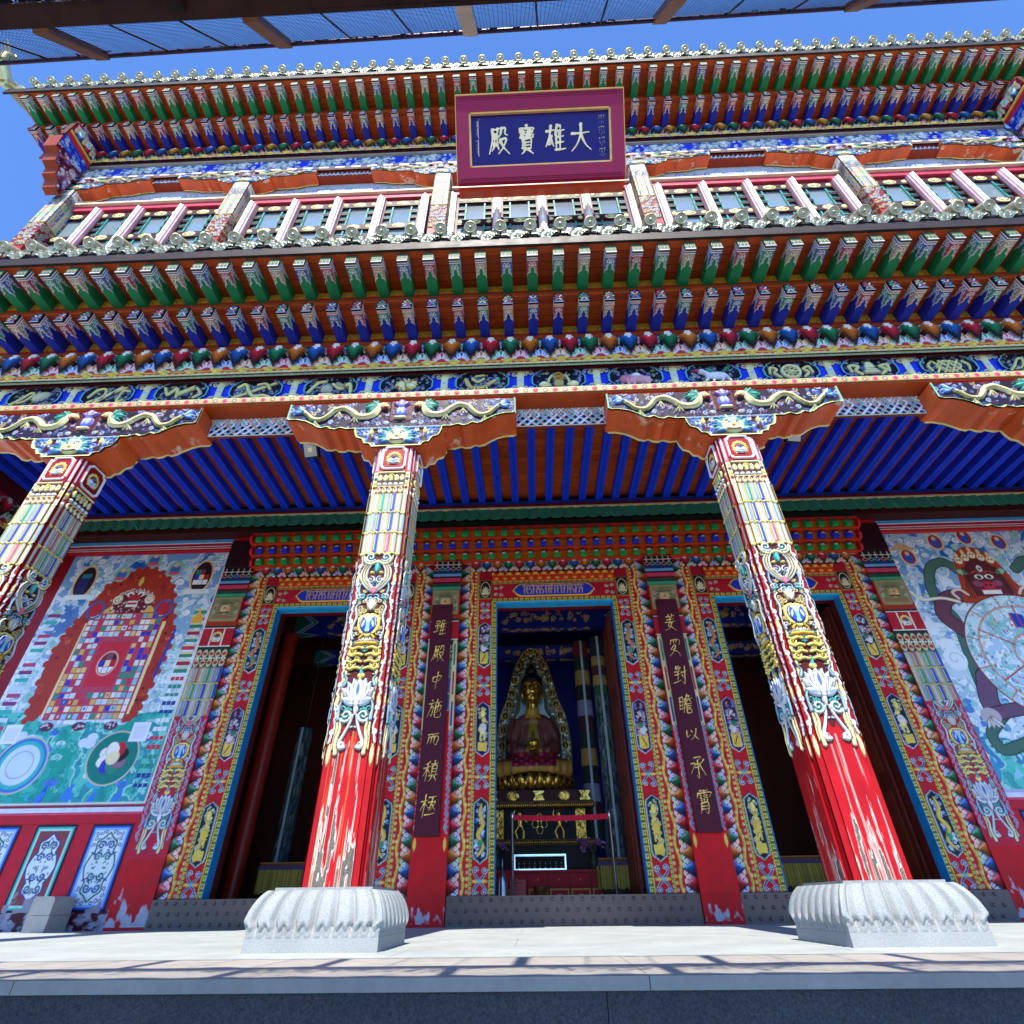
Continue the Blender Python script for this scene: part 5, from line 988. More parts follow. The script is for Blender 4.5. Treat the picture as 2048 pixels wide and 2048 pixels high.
    for sx in (-1, 1):
        cv.ell(x+sx*.1, y-.03, .085, .055, 'e8e0dc'); cv.ell(x+sx*.1, y-.035, .045, .042, '283440'); cv.ell(x+sx*.2, y-.18, .09, .07, '8a4a60'); cv.stroke(cr([(x+sx*.03, y+.05), (x+sx*.12, y+.1), (x+sx*.22, y+.06)], 5), .03, 'a83a1c')
        cv.petal(x+sx*.28, y+.05, x+sx*.48, y+.12, .12, '88b89c', '3a5a48', .01)
        for k in range(5): cv.stroke(cr([(x+sx*(.26+.02*k), y+.2), (x+sx*(.32+.02*k), y-.1), (x+sx*(.34+.05*k), y-.5)], 5), .012, '2c1018')
        cv.out(cr([(x+sx*.5, y-.42), (x+sx*.62, y-.3), (x+sx*.78, y-.36), (x+sx*.72, y-.5)], 6), .05, 'e0c8b8', '5a2a20', .008)
    cv.ell(x, y+.16, .05, .075, 'e8e0dc'); cv.ell(x, y+.16, .026, .035, '2a3440')
    cv.ell(x, y-.22, .13, .085, 'c02a48'); cv.ell(x-.045, y-.215, .026, .03, '3a0c18'); cv.ell(x+.045, y-.215, .026, .03, '3a0c18'); cv.rect(x-.18, y-.42, x+.18, y-.33, 'e8e4dc'); cv.stroke([(x-.2, y-.32), (x+.2, y-.32)], .03, 'c02a48')
    for k in range(5): a, b = x-.32+.16*k, y+.36+.13*(1-abs(k-2)/2); cv.ell(a, b, .075, .085, 'e8d8b0'); cv.ell(a-.028, b+.01, .018, .022, '7a1a24'); cv.ell(a+.028, b+.01, .018, .022, '7a1a24'); cv.petal(a, b+.06, a, b+.2, .07, 'e0c890', '8a6a30', .006)
    # disc with scenes
    cv.ell(cx, cy, 1.24, 1.24, '7a2c24'); cv.ell(cx, cy, 1.21, 1.21, 'c8dce4'); keep = (cv.x[None, :]-cx)**2+(cv.y[:, None]-cy)**2 < 1.2**2; old = cv.c.copy()
    cv.wash(['c4dde4', 'd8e6ec', 'a8ccd8', '8fc4c0', 'dfe8ee', 'b0c8e0'], (14, 14), 61, keep, '6a9ab8'); cv.lines(keep, 900, ['4a80b0', '5aa89c', 'b06a70', 'e4eef0', '3a5a98', 'a8c8d0'], r=(.012, .035), w=.009, seed=29)
    for i in range(240):
        a, b = cx+R.uniform(-1.15, 1.15), cy+R.uniform(-1.15, 1.15); c = R.choice(('3a6ab8', 'b85a60', '2f8a80', 'c8b898', 'a87880', '5a78a8')); cv.petal(a, b, a+R.uniform(-.03, .03), b+R.uniform(.03, .08), R.uniform(.02, .04), c); cv.ell(a, b+.07, .012, .014, 'd8b898')
    x2, y2 = f(8.95, 4.65); cv.poly([(x2-.12, y2-.15), (x2+.1, y2-.2), (x2+.1, y2+.1), (x2-.12, y2+.14)], '2038b0'); cv.rect(x2-.16, y2-.17, x2-.12, y2+.14, 'b04050')
    cv.c[~keep] = old[~keep]
    for r in (.98, .40): cv.ring(cx, cy, r, r, .035, 'a84a3c', n=60); cv.ring(cx, cy, r, r, .014, 'e0b8a0', n=60)
    for k in range(6): a = k*1.047+.5; cv.stroke([(cx+.4*math.cos(a), cy+.4*math.sin(a)), (cx+.98*math.cos(a), cy+.98*math.sin(a))], .03, 'a84a3c')
    for k in range(12): a = k*.5236+.2; cv.stroke([(cx+.98*math.cos(a), cy+.98*math.sin(a)), (cx+1.2*math.cos(a), cy+1.2*math.sin(a))], .022, 'b86a58')
    cv.out(cr([f(7.15, 5.3), f(7.3, 5.12), f(7.7, 5.14), f(8.0, 5.05)], 6), .05, 'e8e0c8', '8a7a60', .008)
    cv.ell(*f(7.35, 4.2), .16, .1, 'dfe6ec'); cv.ell(*f(7.38, 3.9), .2, .22, 'dfe6ec'); cv.curl(*f(7.38, 3.9), .15, 1, 0, 1, .012, '8a98a8')
    cv.stroke([(.02, .02), (.02, H-.02), (W, H-.02)], .06, 'b84a38'); cv.stroke([(.02, .03), (W, .03)], .05, 'c8c0d8'); return cv
mm = MB(); mm.canvas(mural_left(), (-10.60, .034, 1.66), (1, 0, 0), (0, 0, 1), (0, -1, 0)); mm.obj('mural', M_MURAL, hall)
mm = MB(); mm.canvas(mural_right(), (7.05, .034, 1.66), (1, 0, 0), (0, 0, 1), (0, -1, 0)); mm.obj('mural', M_MURAL, hall)
for sx in (-1, 1):
    tr = MB(); f = lambda a, b: (min(sx*a, sx*b), max(sx*a, sx*b))
    for z0, z1, c, y in ((6.72, 6.755, 'b01830', .0), (6.755, 6.785, 'd8c4a0', .005), (6.785, 6.815, 'a01838', .01), (6.815, 6.835, 'd8b0c0', .0), (6.835, 6.905, 'b41838', .015), (6.905, 6.925, 'c8d8ec', .0), (6.925, 7.01, '48a0dc', .01), (1.59, 1.66, 'cdd2e4', -.02), (1.555, 1.59, 'c84a68', -.015), (1.43, 1.555, 'b8142c', .0)):
        a, b = f(7.05, 10.8); tr.box(a, b, y-.01, .04, z0, z1, c)
    a, b = f(7.02, 7.05); tr.box(a, b, -.0, .04, 1.66, 6.83, 'd8ccd4'); a, b = f(7.05, 10.8); tr.box(a, b, .02, .04, .2, 1.43, 'b8142c')
    tr.obj('panel_trim', M_PAINT, hall)
def dado(kind):
    W, H = .68, 1.18; cv = Cv(W, H, .0085, '141228'); o, b, bg = (('2450c0', '7ab0e8', 'd4dce4') if kind == 0 else ('2aa8a0', '9ad4d0', '9a3038')); c = W/2
    cv.rect(.03, .03, W-.03, H-.03, o); cv.rect(.055, .055, W-.055, H-.055, b); cv.rect(.09, .09, W-.09, H-.09, bg)
    q = [(c, 1.06), (c-.08, .98), (c-.16, .92), (c-.15, .80), (c-.19, .74), (c-.23, .62), (c-.23, .56), (c-.19, .44), (c-.15, .38), (c-.16, .26), (c-.08, .2), (c, .12)]
    L = cr(q, 6); Rr = np.c_[2*c-L[:, 0], L[:, 1]][::-1]; P = np.r_[L, Rr]; cv.poly(P, 'd0dce0'); d1, d2 = ('1f3a90', '1c6a60') if kind == 0 else ('1c5a58', '24408a')
    for y in (.30, .46, .72, .88): cv.curl(c-.075, y, .062, 1 if y > .6 else -1, 0, 1.4, .022, d1 if y in (.3, .88) else d2, 'a8c0d4', .007)
    for i in range(30):
        R = random.Random(i+kind*50); y = R.uniform(.2, 1.0); x = c-R.uniform(.01, .16); cv.curl(x, y, .018, 1, R.uniform(0, 6), .8, .008, d2)
    cv.stroke(L, .022, d2); cv.stroke(cr([(c-.2, .78), (c-.12, .75), (c-.06, .82)], 5), .018, d1); cv.stroke(cr([(c-.2, .4), (c-.12, .43), (c-.06, .36)], 5), .018, d1)
    for y, s in ((.13, 1), (H-.13, -1)):
        for k, (dx, dy) in enumerate(((.0, .0), (.07, .0), (.0, .08), (.14, -.01), (.0, .17))): cv.curl(.13+dx, y+s*dy, .034, s, k, 1.2, .012, d1, None)
    cv.mirror(); pe = np.clip((fbm(cv.ny, cv.nx, (9, 6), 3+kind, 4)-.52-.9*np.clip(cv.y-.02, 0, 9)[:, None])*14, 0, 1); cv.c += pe[..., None].astype(np.float32)*(lin('8a8898')-cv.c); return cv
DD = [MB().canvas(dado(k), (0, .012, .235), (1, 0, 0), (0, 0, 1), (0, -1, 0), smooth=False).mesh('dado_panel', M_MURAL) for k in (0, 1)]
for i in range(4):
    place(DD[i % 2], 'dado_panel', hall, (-7.84-i*.95, 0, 0)); place(DD[(i) % 2], 'dado_panel', hall, (7.18+i*.95, 0, 0))
def footcv():
    cv = Cv(4., .26, .011, '4a1424'); n = fbm(cv.ny, cv.nx, (3, 34), 8, 4); e = np.clip((n-.44-.3*np.clip(cv.y-.1, 0, 1)[:, None])*14, 0, 1); cv.c += (e*.95)[..., None].astype(np.float32)*(lin('9a98ac')-cv.c)
    n2 = fbm(cv.ny, cv.nx, (6, 60), 18, 3); e2 = np.clip((n2-.55)*14, 0, 1)*e; cv.c += (e2*.6)[..., None].astype(np.float32)*(lin('6a6472')-cv.c); cv.h[:] = .004; cv.h -= .004*e.astype(np.float32); return cv
FT = footcv(); fm = MB().canvas(FT, (0, .018, -.0), (1, 0, 0), (0, 0, 1), (0, -1, 0)).mesh('wall_foot', M_MURAL)
for x in (-11.05, 7.05): place(fm, 'wall_foot', hall, (x, 0, 0))

# ---------------------------------------------------------------- upper storey
up = empty('upper_storey', (0, 0, 0), hall)
ub = MB(); ub.box(-10.6, 10.6, -4.46, -4.30, 8.6, 11.0, '8a2818'); ub.box(-10.6, 10.6, -4.50, -4.26, 12.84, 13.02, 'a83048'); ub.box(-10.6, 10.6, -4.56, -4.26, 13.02, 13.08, 'd8c0a8')
ub.box(-10.6, 10.6, -4.42, -4.26, 13.08, 14.2, '8a3a20'); ub.box(-10.6, 10.6, -4.69, -4.26, 13.86, 14.95, '7a2418'); ub.obj('spandrel', M_PAINT, up)
def cloudboard():
    cv = Cv(3.9, .66, .016, 'aab2c0'); R = random.Random(3)
    for i in range(12):
        x = .7+i*.215; y = .33+.08*math.sin(i*2.1); cv.curl(x, y, .13, R.choice((-1, 1)), R.uniform(0, 6), 1.5, .032, ['3a50a0', '5a8890', '4a68b0'][i % 3], 'c8d0d8', .01); cv.curl(x+.1, y-.1, .07, 1, 0, 1, .02, '4a5aa0')
    cv.stroke(cr([(.3, .3), (.6, .24), (.8, .3)], 5), .02, '5a6aa0'); cv.stroke(cr([(3.1, .3), (3.4, .24), (3.6, .3)], 5), .02, '5a6aa0'); cv.noise(.1, (4, 20), 2); return cv
CBm = MB().canvas(cloudboard(), (-1.95, -4.43, 13.1), (1, 0, 0), (0, 0, 1), (0, -1, 0)).mesh('cloud_board', M_MURAL)
for k in range(-2, 3): place(CBm, 'cloud_board', up, (k*4.4, 0, 0))
def upface(W, side):
    cv = Cv(W, 2.3, .011, 'b02028'); c = W/2   # z 10.95..13.25
    cv.rect(0, 0, W, .9, '7a1420'); cv.vines(.02, .02, W-.02, .9, 60, ['9a9e9e', '8a8e94', 'a8a498', 'a89858'], r=(.025, .05), w=.014, h=.02, seed=5, line='140c18'); tubes(cv, 0, W, .9, 1.75, 4, 4, side); cv.rect(0, 1.75, W, 2.3, '7a7a74', h=.01); cv.vines(.02, 1.78, W-.02, 2.05, 18, ['b0b0ac', '9a9a94', '5a6870'], r=(.03, .05), w=.018, h=.02, seed=6, line='3a3440')
    cv.rect(.02, 2.05, W-.02, 2.28, 'dcdcd8', h=.02); gem(cv, c, 2.15, .08, .03)
    if not side: cv.rect(0, .0, 0.02, .0, 'b01020')
    return cv
UF, US = upface(.34, 0), upface(.30, 1); upm = MB(); upm.box(-.168, .168, -4.705, -4.44, 8.7, 13.36, 'a01c24'); upm.canvas(UF, (-.17, -4.708, 11.06), (1, 0, 0), (0, 0, 1), (0, -1, 0))
for sx in (-1, 1): upm.canvas(US, (sx*.171, -4.71, 11.06), (0, 1, 0), (0, 0, 1), (sx, 0, 0))
upm = upm.mesh('upper_pillar', M_PAINT)
for x in (-10.55, -6.6, -2.12, 2.12, 6.6, 10.55): place(upm, 'upper_pillar', up, (x, 0, 0))
for x in (-10.4, -6.6, -2.2, 2.2, 6.6, 10.4):
    K = BKH if abs(x) > 10 else BK; b = place(K[0], 'upper_bracket', up, (x, -1.80, 13.35-5.15*.6), (-1 if x > 10 else 1, .6, .6)); place(K[1], 'carved_panel', b)
lb = MB(); lb.box(-10.6, 10.6, -4.62, -4.3, 13.72, 13.9, '8a3018'); cv = Cv(2.2, .14, .014, '3a3850')
for i in range(24): cv.stroke([(i*.095, .02), (i*.095+.05, .12)], .03, ['d8d8dc', 'b8bcd0', 'e0d8d0'][i % 3], h=.012); cv.ell(i*.095+.06, .05, .018, .018, 'e8e8e8', h=.01)
for k in range(-5, 5): lb.canvas(cv, (k*2.2, -4.624, 13.72), (1, 0, 0), (0, 0, 1), (0, -1, 0))
lb.obj('upper_lattice', M_PAINT, up)
uf = Cv(2.2, .48, .0125, '2038a8'); uf.vines(.0, .05, 2.2, .43, 150, ['dfe2e8', 'b8c4d4', '3a58c0', 'c8ccc8', '8aa0b8'], r=(.03, .055), w=.02, h=.015, seed=3)
for i in range(2): uf.ell(.55+i*1.1, .24, .36, .19, '5a6a88', h=.02); uf.vines(.25+i*1.1, .1, .85+i*1.1, .38, 50, ['e8e8e4', 'c8d0d8', 'd8d0b0', '9ab0a8'], r=(.03, .05), w=.018, h=.03, seed=9+i); uf.ell(1.1*i, .24, .1, .16, '1a34c0', h=.02)
fz = MB()
for k in range(-5, 5): fz.canvas(uf, (k*2.2+.1, -4.70, 13.93), (1, 0, 0), (0, 0, 1), (0, -1, 0))
fz.box(-10.5, 10.5, -4.73, -4.66, 13.86, 13.93, 'c8b0a8'); fz.box(-10.5, 10.5, -4.76, -4.66, 14.39, 14.45, '9a9c90'); fz.obj('upper_frieze', M_PAINT, up)
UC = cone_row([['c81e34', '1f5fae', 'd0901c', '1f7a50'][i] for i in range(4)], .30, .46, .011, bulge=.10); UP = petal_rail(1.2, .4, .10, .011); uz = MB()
for k in range(-9, 9):
    x = k*1.165; uz.canvas(UC, (x, -4.79, 14.54), (.971, 0, 0), (0, 0, 1), (0, -1, 0), smooth=False); uz.canvas(UP, (x, -4.81, 14.44), (.971, 0, 0), (0, 0, 1), (0, -1, 0))
uz.box(-10.5, 10.5, -4.78, -4.3, 14.45, 15.0, '4a1420'); uz.obj('upper_cone_beam', M_PAINT, up)
# end wings of the upper storey
wo = [(-4.8, 12.95), (-4.95, 13.0), (-5.0, 13.2), (-5.12, 13.25), (-5.14, 13.45), (-5.28, 13.5), (-5.32, 13.75), (-5.45, 13.8), (-5.5, 14.2), (-5.5, 14.95), (-4.8, 14.95)]
wc = Cv(.72, 2.02, .014, '4a1020'); wc.cut = True; wc.vines(.0, .0, .72, 1.2, 150, ['5a78c0', 'c8ccdc', 'b03048', '8a5a90', 'd8d0c0'], r=(.03, .06), w=.02, h=.012, seed=3)
wc.rect(0, 1.0, .72, 1.35, '1c30a8', h=.02); wc.vines(.05, 1.02, .68, 1.33, 24, ['c8ccdc', '5a88d0'], r=(.03, .06), w=.02, h=.03, seed=4); wc.rect(0, 1.35, .72, 1.5, 'c02830', h=.03); wc.rect(0, 1.5, .72, 1.56, 'd8b048', h=.05)
for i in range(3): wc.fan(.12+i*.24, 2.0, .34, math.pi*1.1, math.pi*1.9, 7, ['7ac8b8', 'e8c070'], core='c02a3a', h=.03); wc.petal(.24+i*.24, 1.95, .24+i*.24, 1.6, .16, ['c81e34', '1f5fae'][i % 2], h=.06)
wc.m = wc.inside(np.array([(-y-4.8, z-12.95) for y, z in wo])); wm2 = []
for sx in (-1, 1):
    w = MB(); w.prism([p for p in wo if p[1] < 14.3]+[(-5.46, 14.3), (-4.8, 14.3)], (sx*10.5, 0, 0), (0, 1, 0), (0, 0, 1), (sx*.30, 0, 0), '8a3a24'); w.prism([(-5.5, 14.3), (-5.5, 14.95), (-4.8, 14.95), (-4.8, 14.3)], (sx*10.5, 0, 0), (0, 1, 0), (0, 0, 1), (sx*.12, 0, 0), '5a3020'); w.canvas(wc, (sx*10.495, -4.8, 12.95), (0, -1, 0), (0, 0, 1), (-sx, 0, 0)); w.obj('end_wing', M_PAINT, up)
# windows
def window():
    w = .80; root = MB(); z0, z1 = 10.95, 12.78
    for a, b in ((-w/2, -w/2+.05), (w/2-.05, w/2)): root.box(a, b, -4.46, -4.36, z0, z1, '3a0e18')
    for z in (12.55, 11.62, 10.95): root.box(-w/2, w/2, -4.455, -4.37, z, z+.2, '34101c')
    t = '2f8a7c'
    for za, zb in ((11.82, 12.55), (11.15, 11.62)):
        for x in (-.2, .2): root.box(x-.016, x+.016, -4.44, -4.38, za, zb, t)
        for sx in (-1, 1):
            n = 3 if zb-za > .6 else 2
            for k in range(1, n): zz = za+(zb-za)*k/n; root.box(min(sx*.2, sx*.35), max(sx*.2, sx*.35), -4.445, -4.375, zz-.04, zz+.04, '30161e'); root.box(min(sx*.2, sx*.35), max(sx*.2, sx*.35), -4.45, -4.37, zz+.04, zz+.055, t)
    cv = Cv(w-.1, .2, .012, '34101c'); cv.ell((w-.1)/2, .1, .13, .085, 'e0d890', h=.02); cv.ell((w-.1)/2, .1, .1, .062, '2a1410', h=.02)
    for a in range(4): cv.ell((w-.1)/2+.05*math.cos(a*1.571), .1+.035*math.sin(a*1.571), .03, .022, 'e8e0a0', h=.025)
    for x in (.05, w-.15): cv.ell(x, .1, .05, .06, 'd8cc80', h=.02)
    for z in (12.55, 11.62): root.canvas(cv, (-(w-.1)/2, -4.458, z), (1, 0, 0), (0, 0, 1), (0, -1, 0))
    gl = MB(); gl.box(-w/2+.04, w/2-.04, -4.405, -4.398, z0, z1, '607080')
    return root.mesh('window', M_PAINT), gl.mesh('pane', M_GLASS)
WM, GM = window()
mu = MB(); mu.box(-.055, .055, -4.56, -4.40, 10.9, 12.8, 'dccdc4'); mu.box(-.085, -.055, -4.52, -4.40, 10.9, 12.8, 'd8a8b4'); mu.box(.055, .085, -4.52, -4.40, 10.9, 12.8, 'd8a8b4'); mu.box(-.02, .02, -4.585, -4.56, 10.9, 12.8, 'ece0d0'); mu = mu.mesh('mullion', M_PAINT)
for k in range(-2, 3):
    xc = k*4.4; wd = .94
    for i in range(4):
        if abs(xc+(i-1.5)*wd) > 10.4: continue
        w = place(WM, 'window', up, (xc+(i-1.5)*wd, 0, 0)); place(GM, 'pane', w)
    for i in range(5):
        x = xc+(i-2)*wd+(.0 if 0 < i < 4 else (-.02 if i == 0 else .02))
        if abs(x) < 10.5: place(mu, 'mullion', up, (x, 0, 0))
cw = MB(); cw.box(-10.6, 10.6, -4.30, -4.1, 8.2, 11.0, '6a1c18'); cw.box(-10.6, 10.6, -4.30, -4.1, 12.75, 16.1, '6a1c18'); cw.obj('clerestory_wall', M_PAINT, hall)
# eave corner ornaments
for sx, xx in ((-1, -12.35), (1, 11.85)):
    o = MB(); o.tube(cr([(xx, -6.0, 15.95), (xx-.15*-sx*0, -6.25, 16.2), (xx, -6.35, 16.5), (xx, -6.25, 16.75)], 6), np.linspace(.17, .07, 19), 'c8be8a', 10)
    for k in range(4): o.tube([(xx, -6.2, 16.2+.13*k), (xx-sx*.05, -6.5-.03*k, 16.35+.16*k)], [.05, .015], 'd8cf9a', 6)
    o.tube([(xx, -6.1, 15.9), (xx, -4.8, 16.9)], [.16, .16], 'b8b28a', 10); o.obj('ridge_ornament', M_GILT, upp_e[0])
# cross beam closing the porch at its far ends, carried like the front beam
for sx in (-1, 1):
    c = MB(); X = sx*11.25; c.box(min(X, X+sx*.3), max(X, X+sx*.3), -4.4, .1, 6.0, 7.76, '5a1420')
    for k in range(3):
        O = (X-sx*.004, -4.2+k*1.30, 6.75); c.canvas(ZC, O, (0, 1.09, 0), (0, 0, 1), (-sx, 0, 0), smooth=False); c.canvas(ZP, (X-sx*.006, -4.2+k*1.3, 6.62), (0, 1.09, 0), (0, 0, 1), (-sx, 0, 0))
        c.canvas(BCV, (X-sx*.006, -4.2+k*1.3, 5.9), (0, .41, 0), (0, 0, .8), (-sx, 0, 0))
    c.obj('porch_end_beam', M_PAINT, hall)
# ================================================================== writing
GL = {
'da': [[(8, 62), (88, 66)], [(50, 95), (48, 60), (30, 25), (5, 2)], [(50, 58), (70, 25), (95, 5)]],
'xiong': [[(8, 74), (44, 78)], [(28, 92), (22, 60), (4, 22)], [(30, 56), (16, 28), (34, 32)], [(28, 44), (40, 22)], [(58, 94), (46, 62)], [(52, 72), (52, 8)], [(70, 92), (74, 82)], [(54, 74), (92, 77)], [(70, 74), (70, 10)], [(54, 54), (88, 56)], [(54, 34), (88, 36)], [(52, 10), (96, 12)]],
'bao': [[(50, 98), (52, 90)], [(20, 86), (16, 74)], [(20, 86), (82, 88), (76, 76)], [(24, 76), (46, 77)], [(34, 76), (34, 58)], [(26, 67), (44, 68)], [(22, 57), (46, 58)], [(60, 80), (54, 72)], [(56, 73), (80, 74)], [(52, 65), (84, 66)], [(68, 80), (68, 56)], [(58, 62), (58, 55), (80, 56), (80, 62)], [(32, 50), (33, 18)], [(32, 50), (70, 51), (69, 18)], [(34, 40), (68, 41)], [(34, 30), (68, 31)], [(32, 20), (70, 20)], [(42, 14), (26, 0)], [(58, 14), (80, 0)]],
'dian': [[(18, 88), (44, 90)], [(43, 90), (40, 73)], [(20, 73), (40, 74)], [(18, 88), (17, 50), (2, 4)], [(22, 58), (48, 61)], [(28, 68), (27, 41)], [(39, 68), (39, 41)], [(18, 40), (50, 43)], [(27, 33), (14, 14)], [(40, 33), (48, 18)], [(61, 92), (57, 72), (50, 64)], [(61, 91), (79, 92), (78, 72), (90, 68)], [(54, 52), (84, 55), (68, 25), (46, 4)], [(58, 42), (74, 22), (98, 2)]],
'sui': [[(12, 88), (36, 91), (34, 74), (13, 74), (12, 88)], [(24, 72), (24, 30)], [(8, 60), (40, 64), (38, 48), (10, 46)], [(4, 24), (44, 34)], [(58, 94), (46, 62)], [(54, 72), (52, 6)], [(70, 94), (74, 84)], [(54, 74), (92, 79)], [(70, 76), (70, 12)], [(54, 54), (88, 58)], [(54, 34), (88, 38)], [(52, 10), (98, 16)]],
'zhong': [[(18, 64), (76, 74), (64, 46)], [(18, 64), (24, 40), (66, 48)], [(50, 94), (48, 50), (46, 2)]],
'shi': [[(22, 94), (27, 84)], [(4, 74), (46, 82)], [(22, 76), (19, 50), (2, 8)], [(20, 56), (37, 58), (32, 14), (22, 20)], [(60, 96), (46, 68)], [(56, 80), (94, 87)], [(50, 54), (90, 66), (84, 36)], [(70, 78), (68, 30)], [(54, 66), (53, 20), (62, 6), (94, 8), (96, 28)]],
'er': [[(14, 82), (86, 92)], [(50, 86), (40, 66)], [(20, 62), (16, 12)], [(20, 62), (84, 68), (78, 8), (64, 16)], [(40, 63), (38, 22)], [(60, 64), (58, 22)]],
'zhen': [[(38, 94), (10, 82)], [(2, 64), (48, 74)], [(26, 86), (23, 4)], [(24, 64), (2, 28)], [(26, 60), (46, 42)], [(70, 98), (69, 82)], [(52, 83), (94, 89)], [(58, 74), (57, 34)], [(58, 74), (88, 77), (86, 34)], [(58, 62), (85, 64)], [(58, 49), (85, 51)], [(44, 31), (100, 36)], [(62, 26), (46, 4)], [(80, 26), (96, 6)]],
'ji': [[(2, 68), (44, 76)], [(25, 98), (22, 2)], [(22, 68), (2, 30)], [(24, 62), (44, 46)], [(50, 86), (96, 92)], [(74, 88), (58, 28)], [(48, 64), (65, 67), (60, 44), (45, 42)], [(74, 66), (94, 68), (68, 32)], [(72, 56), (97, 32)], [(36, 12), (100, 20)]],
'lou': [[(18, 82), (82, 90)], [(36, 96), (36, 76)], [(63, 98), (60, 76)], [(50, 78), (47, 50)], [(24, 64), (78, 70)], [(12, 48), (88, 56)], [(50, 50), (32, 26), (66, 20)], [(63, 48), (44, 14), (10, 0)], [(48, 26), (94, 0)]],
'luo': [[(20, 92), (14, 68)], [(20, 92), (78, 97), (82, 66)], [(40, 92), (39, 76)], [(58, 94), (58, 78)], [(46, 66), (18, 40), (58, 46)], [(54, 60), (30, 20), (6, 2)], [(40, 36), (70, 26), (90, 0)]],
'dui': [[(22, 94), (24, 70)], [(36, 96), (36, 70)], [(10, 64), (54, 72)], [(16, 86), (24, 78)], [(50, 90), (42, 78)], [(12, 48), (52, 56)], [(33, 66), (30, 14)], [(4, 6), (56, 22)], [(58, 62), (98, 72)], [(83, 96), (80, 6), (64, 14)], [(64, 48), (71, 34)]],
'zhan': [[(8, 78), (7, 20)], [(8, 77), (30, 80), (28, 20)], [(8, 58), (29, 61)], [(8, 40), (28, 43)], [(8, 22), (28, 25)], [(60, 96), (42, 70)], [(56, 86), (78, 90), (66, 76)], [(42, 71), (98, 78)], [(47, 70), (34, 2)], [(60, 66), (50, 54)], [(77, 67), (90, 56)], [(52, 47), (92, 52)], [(56, 37), (88, 41)], [(56, 27), (88, 31)], [(58, 20), (58, 3), (86, 5), (86, 21), (58, 20)]],
'yi': [[(18, 74), (20, 28), (42, 46)], [(48, 74), (58, 60)], [(82, 88), (73, 40), (42, 4)], [(70, 40), (98, 6)]],
'cheng': [[(28, 90), (72, 94), (50, 76)], [(50, 78), (55, 2), (40, 12)], [(34, 60), (72, 66)], [(34, 46), (72, 52)], [(6, 62), (32, 64), (4, 18)], [(90, 82), (66, 62)], [(64, 58), (100, 12)]],
'xiao': [[(24, 95), (78, 99)], [(10, 84), (4, 64)], [(10, 83), (94, 90), (84, 70)], [(50, 97), (49, 62)], [(26, 76), (37, 72)], [(27, 66), (37, 62)], [(62, 78), (74, 75)], [(62, 68), (74, 66)], [(50, 58), (49, 44)], [(31, 56), (39, 44)], [(70, 58), (60, 44)], [(30, 42), (26, 0)], [(30, 41), (74, 46), (70, 0), (57, 9)], [(32, 30), (70, 33)], [(32, 18), (70, 21)]],
}
def glyph(cv, g, x, y, w, h, sw, col, slant=.0, hh=.012):
    for s in GL[g]:
        p = [(x+(a-50)/100*w+slant*(b-50)/100*h, y+(b-50)/100*h) for a, b in s]
        p = cr(p, 6) if len(p) > 2 else np.array([p[0], ((p[0][0]+p[1][0])/2+.01*w, (p[0][1]+p[1][1])/2-.015*h), p[1]])
        cv.stroke(p, sw*1.15, col, sw*.55, mid=-sw*.15, h=hh); cv.ell(p[0][0], p[0][1], sw*.62, sw*.5, col, h=hh, rot=.6)
def letters(cv): cv.cut = True; cv.m = cv.h > .0015; return cv
# ---------------------------------------------------------------- name plaque over the middle of the upper storey
pq = empty('name_plaque', (-.02, -5.0, 12.08), label='large crimson framed name plaque with gilt characters on dark blue, hung under the top eave', cat='plaque')
pq.rotation_euler = (-rad(90)+rad(54.5)+rad(90)-rad(0), 0, 0)
pq.rotation_euler = (rad(35.5), 0, 0)     # local Z leans forward over the eave
W, H = 3.34, 1.74; fr = MB(); C1 = '8c1444'
for x0, x1, z0, z1 in ((-W/2, W/2, 0, .30), (-W/2, W/2, H-.32, H), (-W/2, -W/2+.25, .30, H-.32), (W/2-.25, W/2, .30, H-.32)): fr.box(x0, x1, -.10, .02, z0, z1, C1)
for x0, x1, z0, z1 in ((-W/2-.015, W/2+.015, H-.0, H+.03), (-W/2-.015, -W/2, 0, H), (W/2, W/2+.015, 0, H)): fr.box(x0, x1, -.11, .02, z0, z1, 'c89a58')
for i, t in enumerate((.035, .07)): 
    for x0, x1, z0, z1 in ((-W/2+t, W/2-t, t, t+.012), (-W/2+t, W/2-t, H-t-.012, H-t)): fr.box(x0, x1, -.108, -.1, z0, z1, '741038')
fr.obj('plaque_frame', M_DULL, pq)
gr = MB(); a, b, c, d = -W/2+.25, W/2-.25, .30, H-.32
for x0, x1, z0, z1 in ((a, b, c, c+.04), (a, b, d-.04, d), (a, a+.04, c, d), (b-.04, b, c, d)): gr.box(x0, x1, -.085, .02, z0, z1, 'd8b070')
gr.obj('gilt_rim', M_PAINT, pq)
MB().box(a+.04, b-.04, -.03, .01, c+.04, d-.04, '1e1668').obj('plaque_board', M_DULL, pq)
lw, lh = b-a, d-c; lt = Cv(lw, lh, .0075, 'e8dcae')
for g, x in (('dian', .60), ('bao', 1.15), ('xiong', 1.73), ('da', 2.24)): gc_ = Cv(.56, .74, .0075, 'e8dcae'); glyph(gc_, g, .28, .37, .42, .58, .062, 'ece0b4'); MB().canvas(letters(gc_), (a+x-.28, -.032, c+lh*.5-.37), (1, 0, 0), (0, 0, 1), (0, -1, 0)).obj('gilt_character', M_PAINT, pq)
R = random.Random(2)
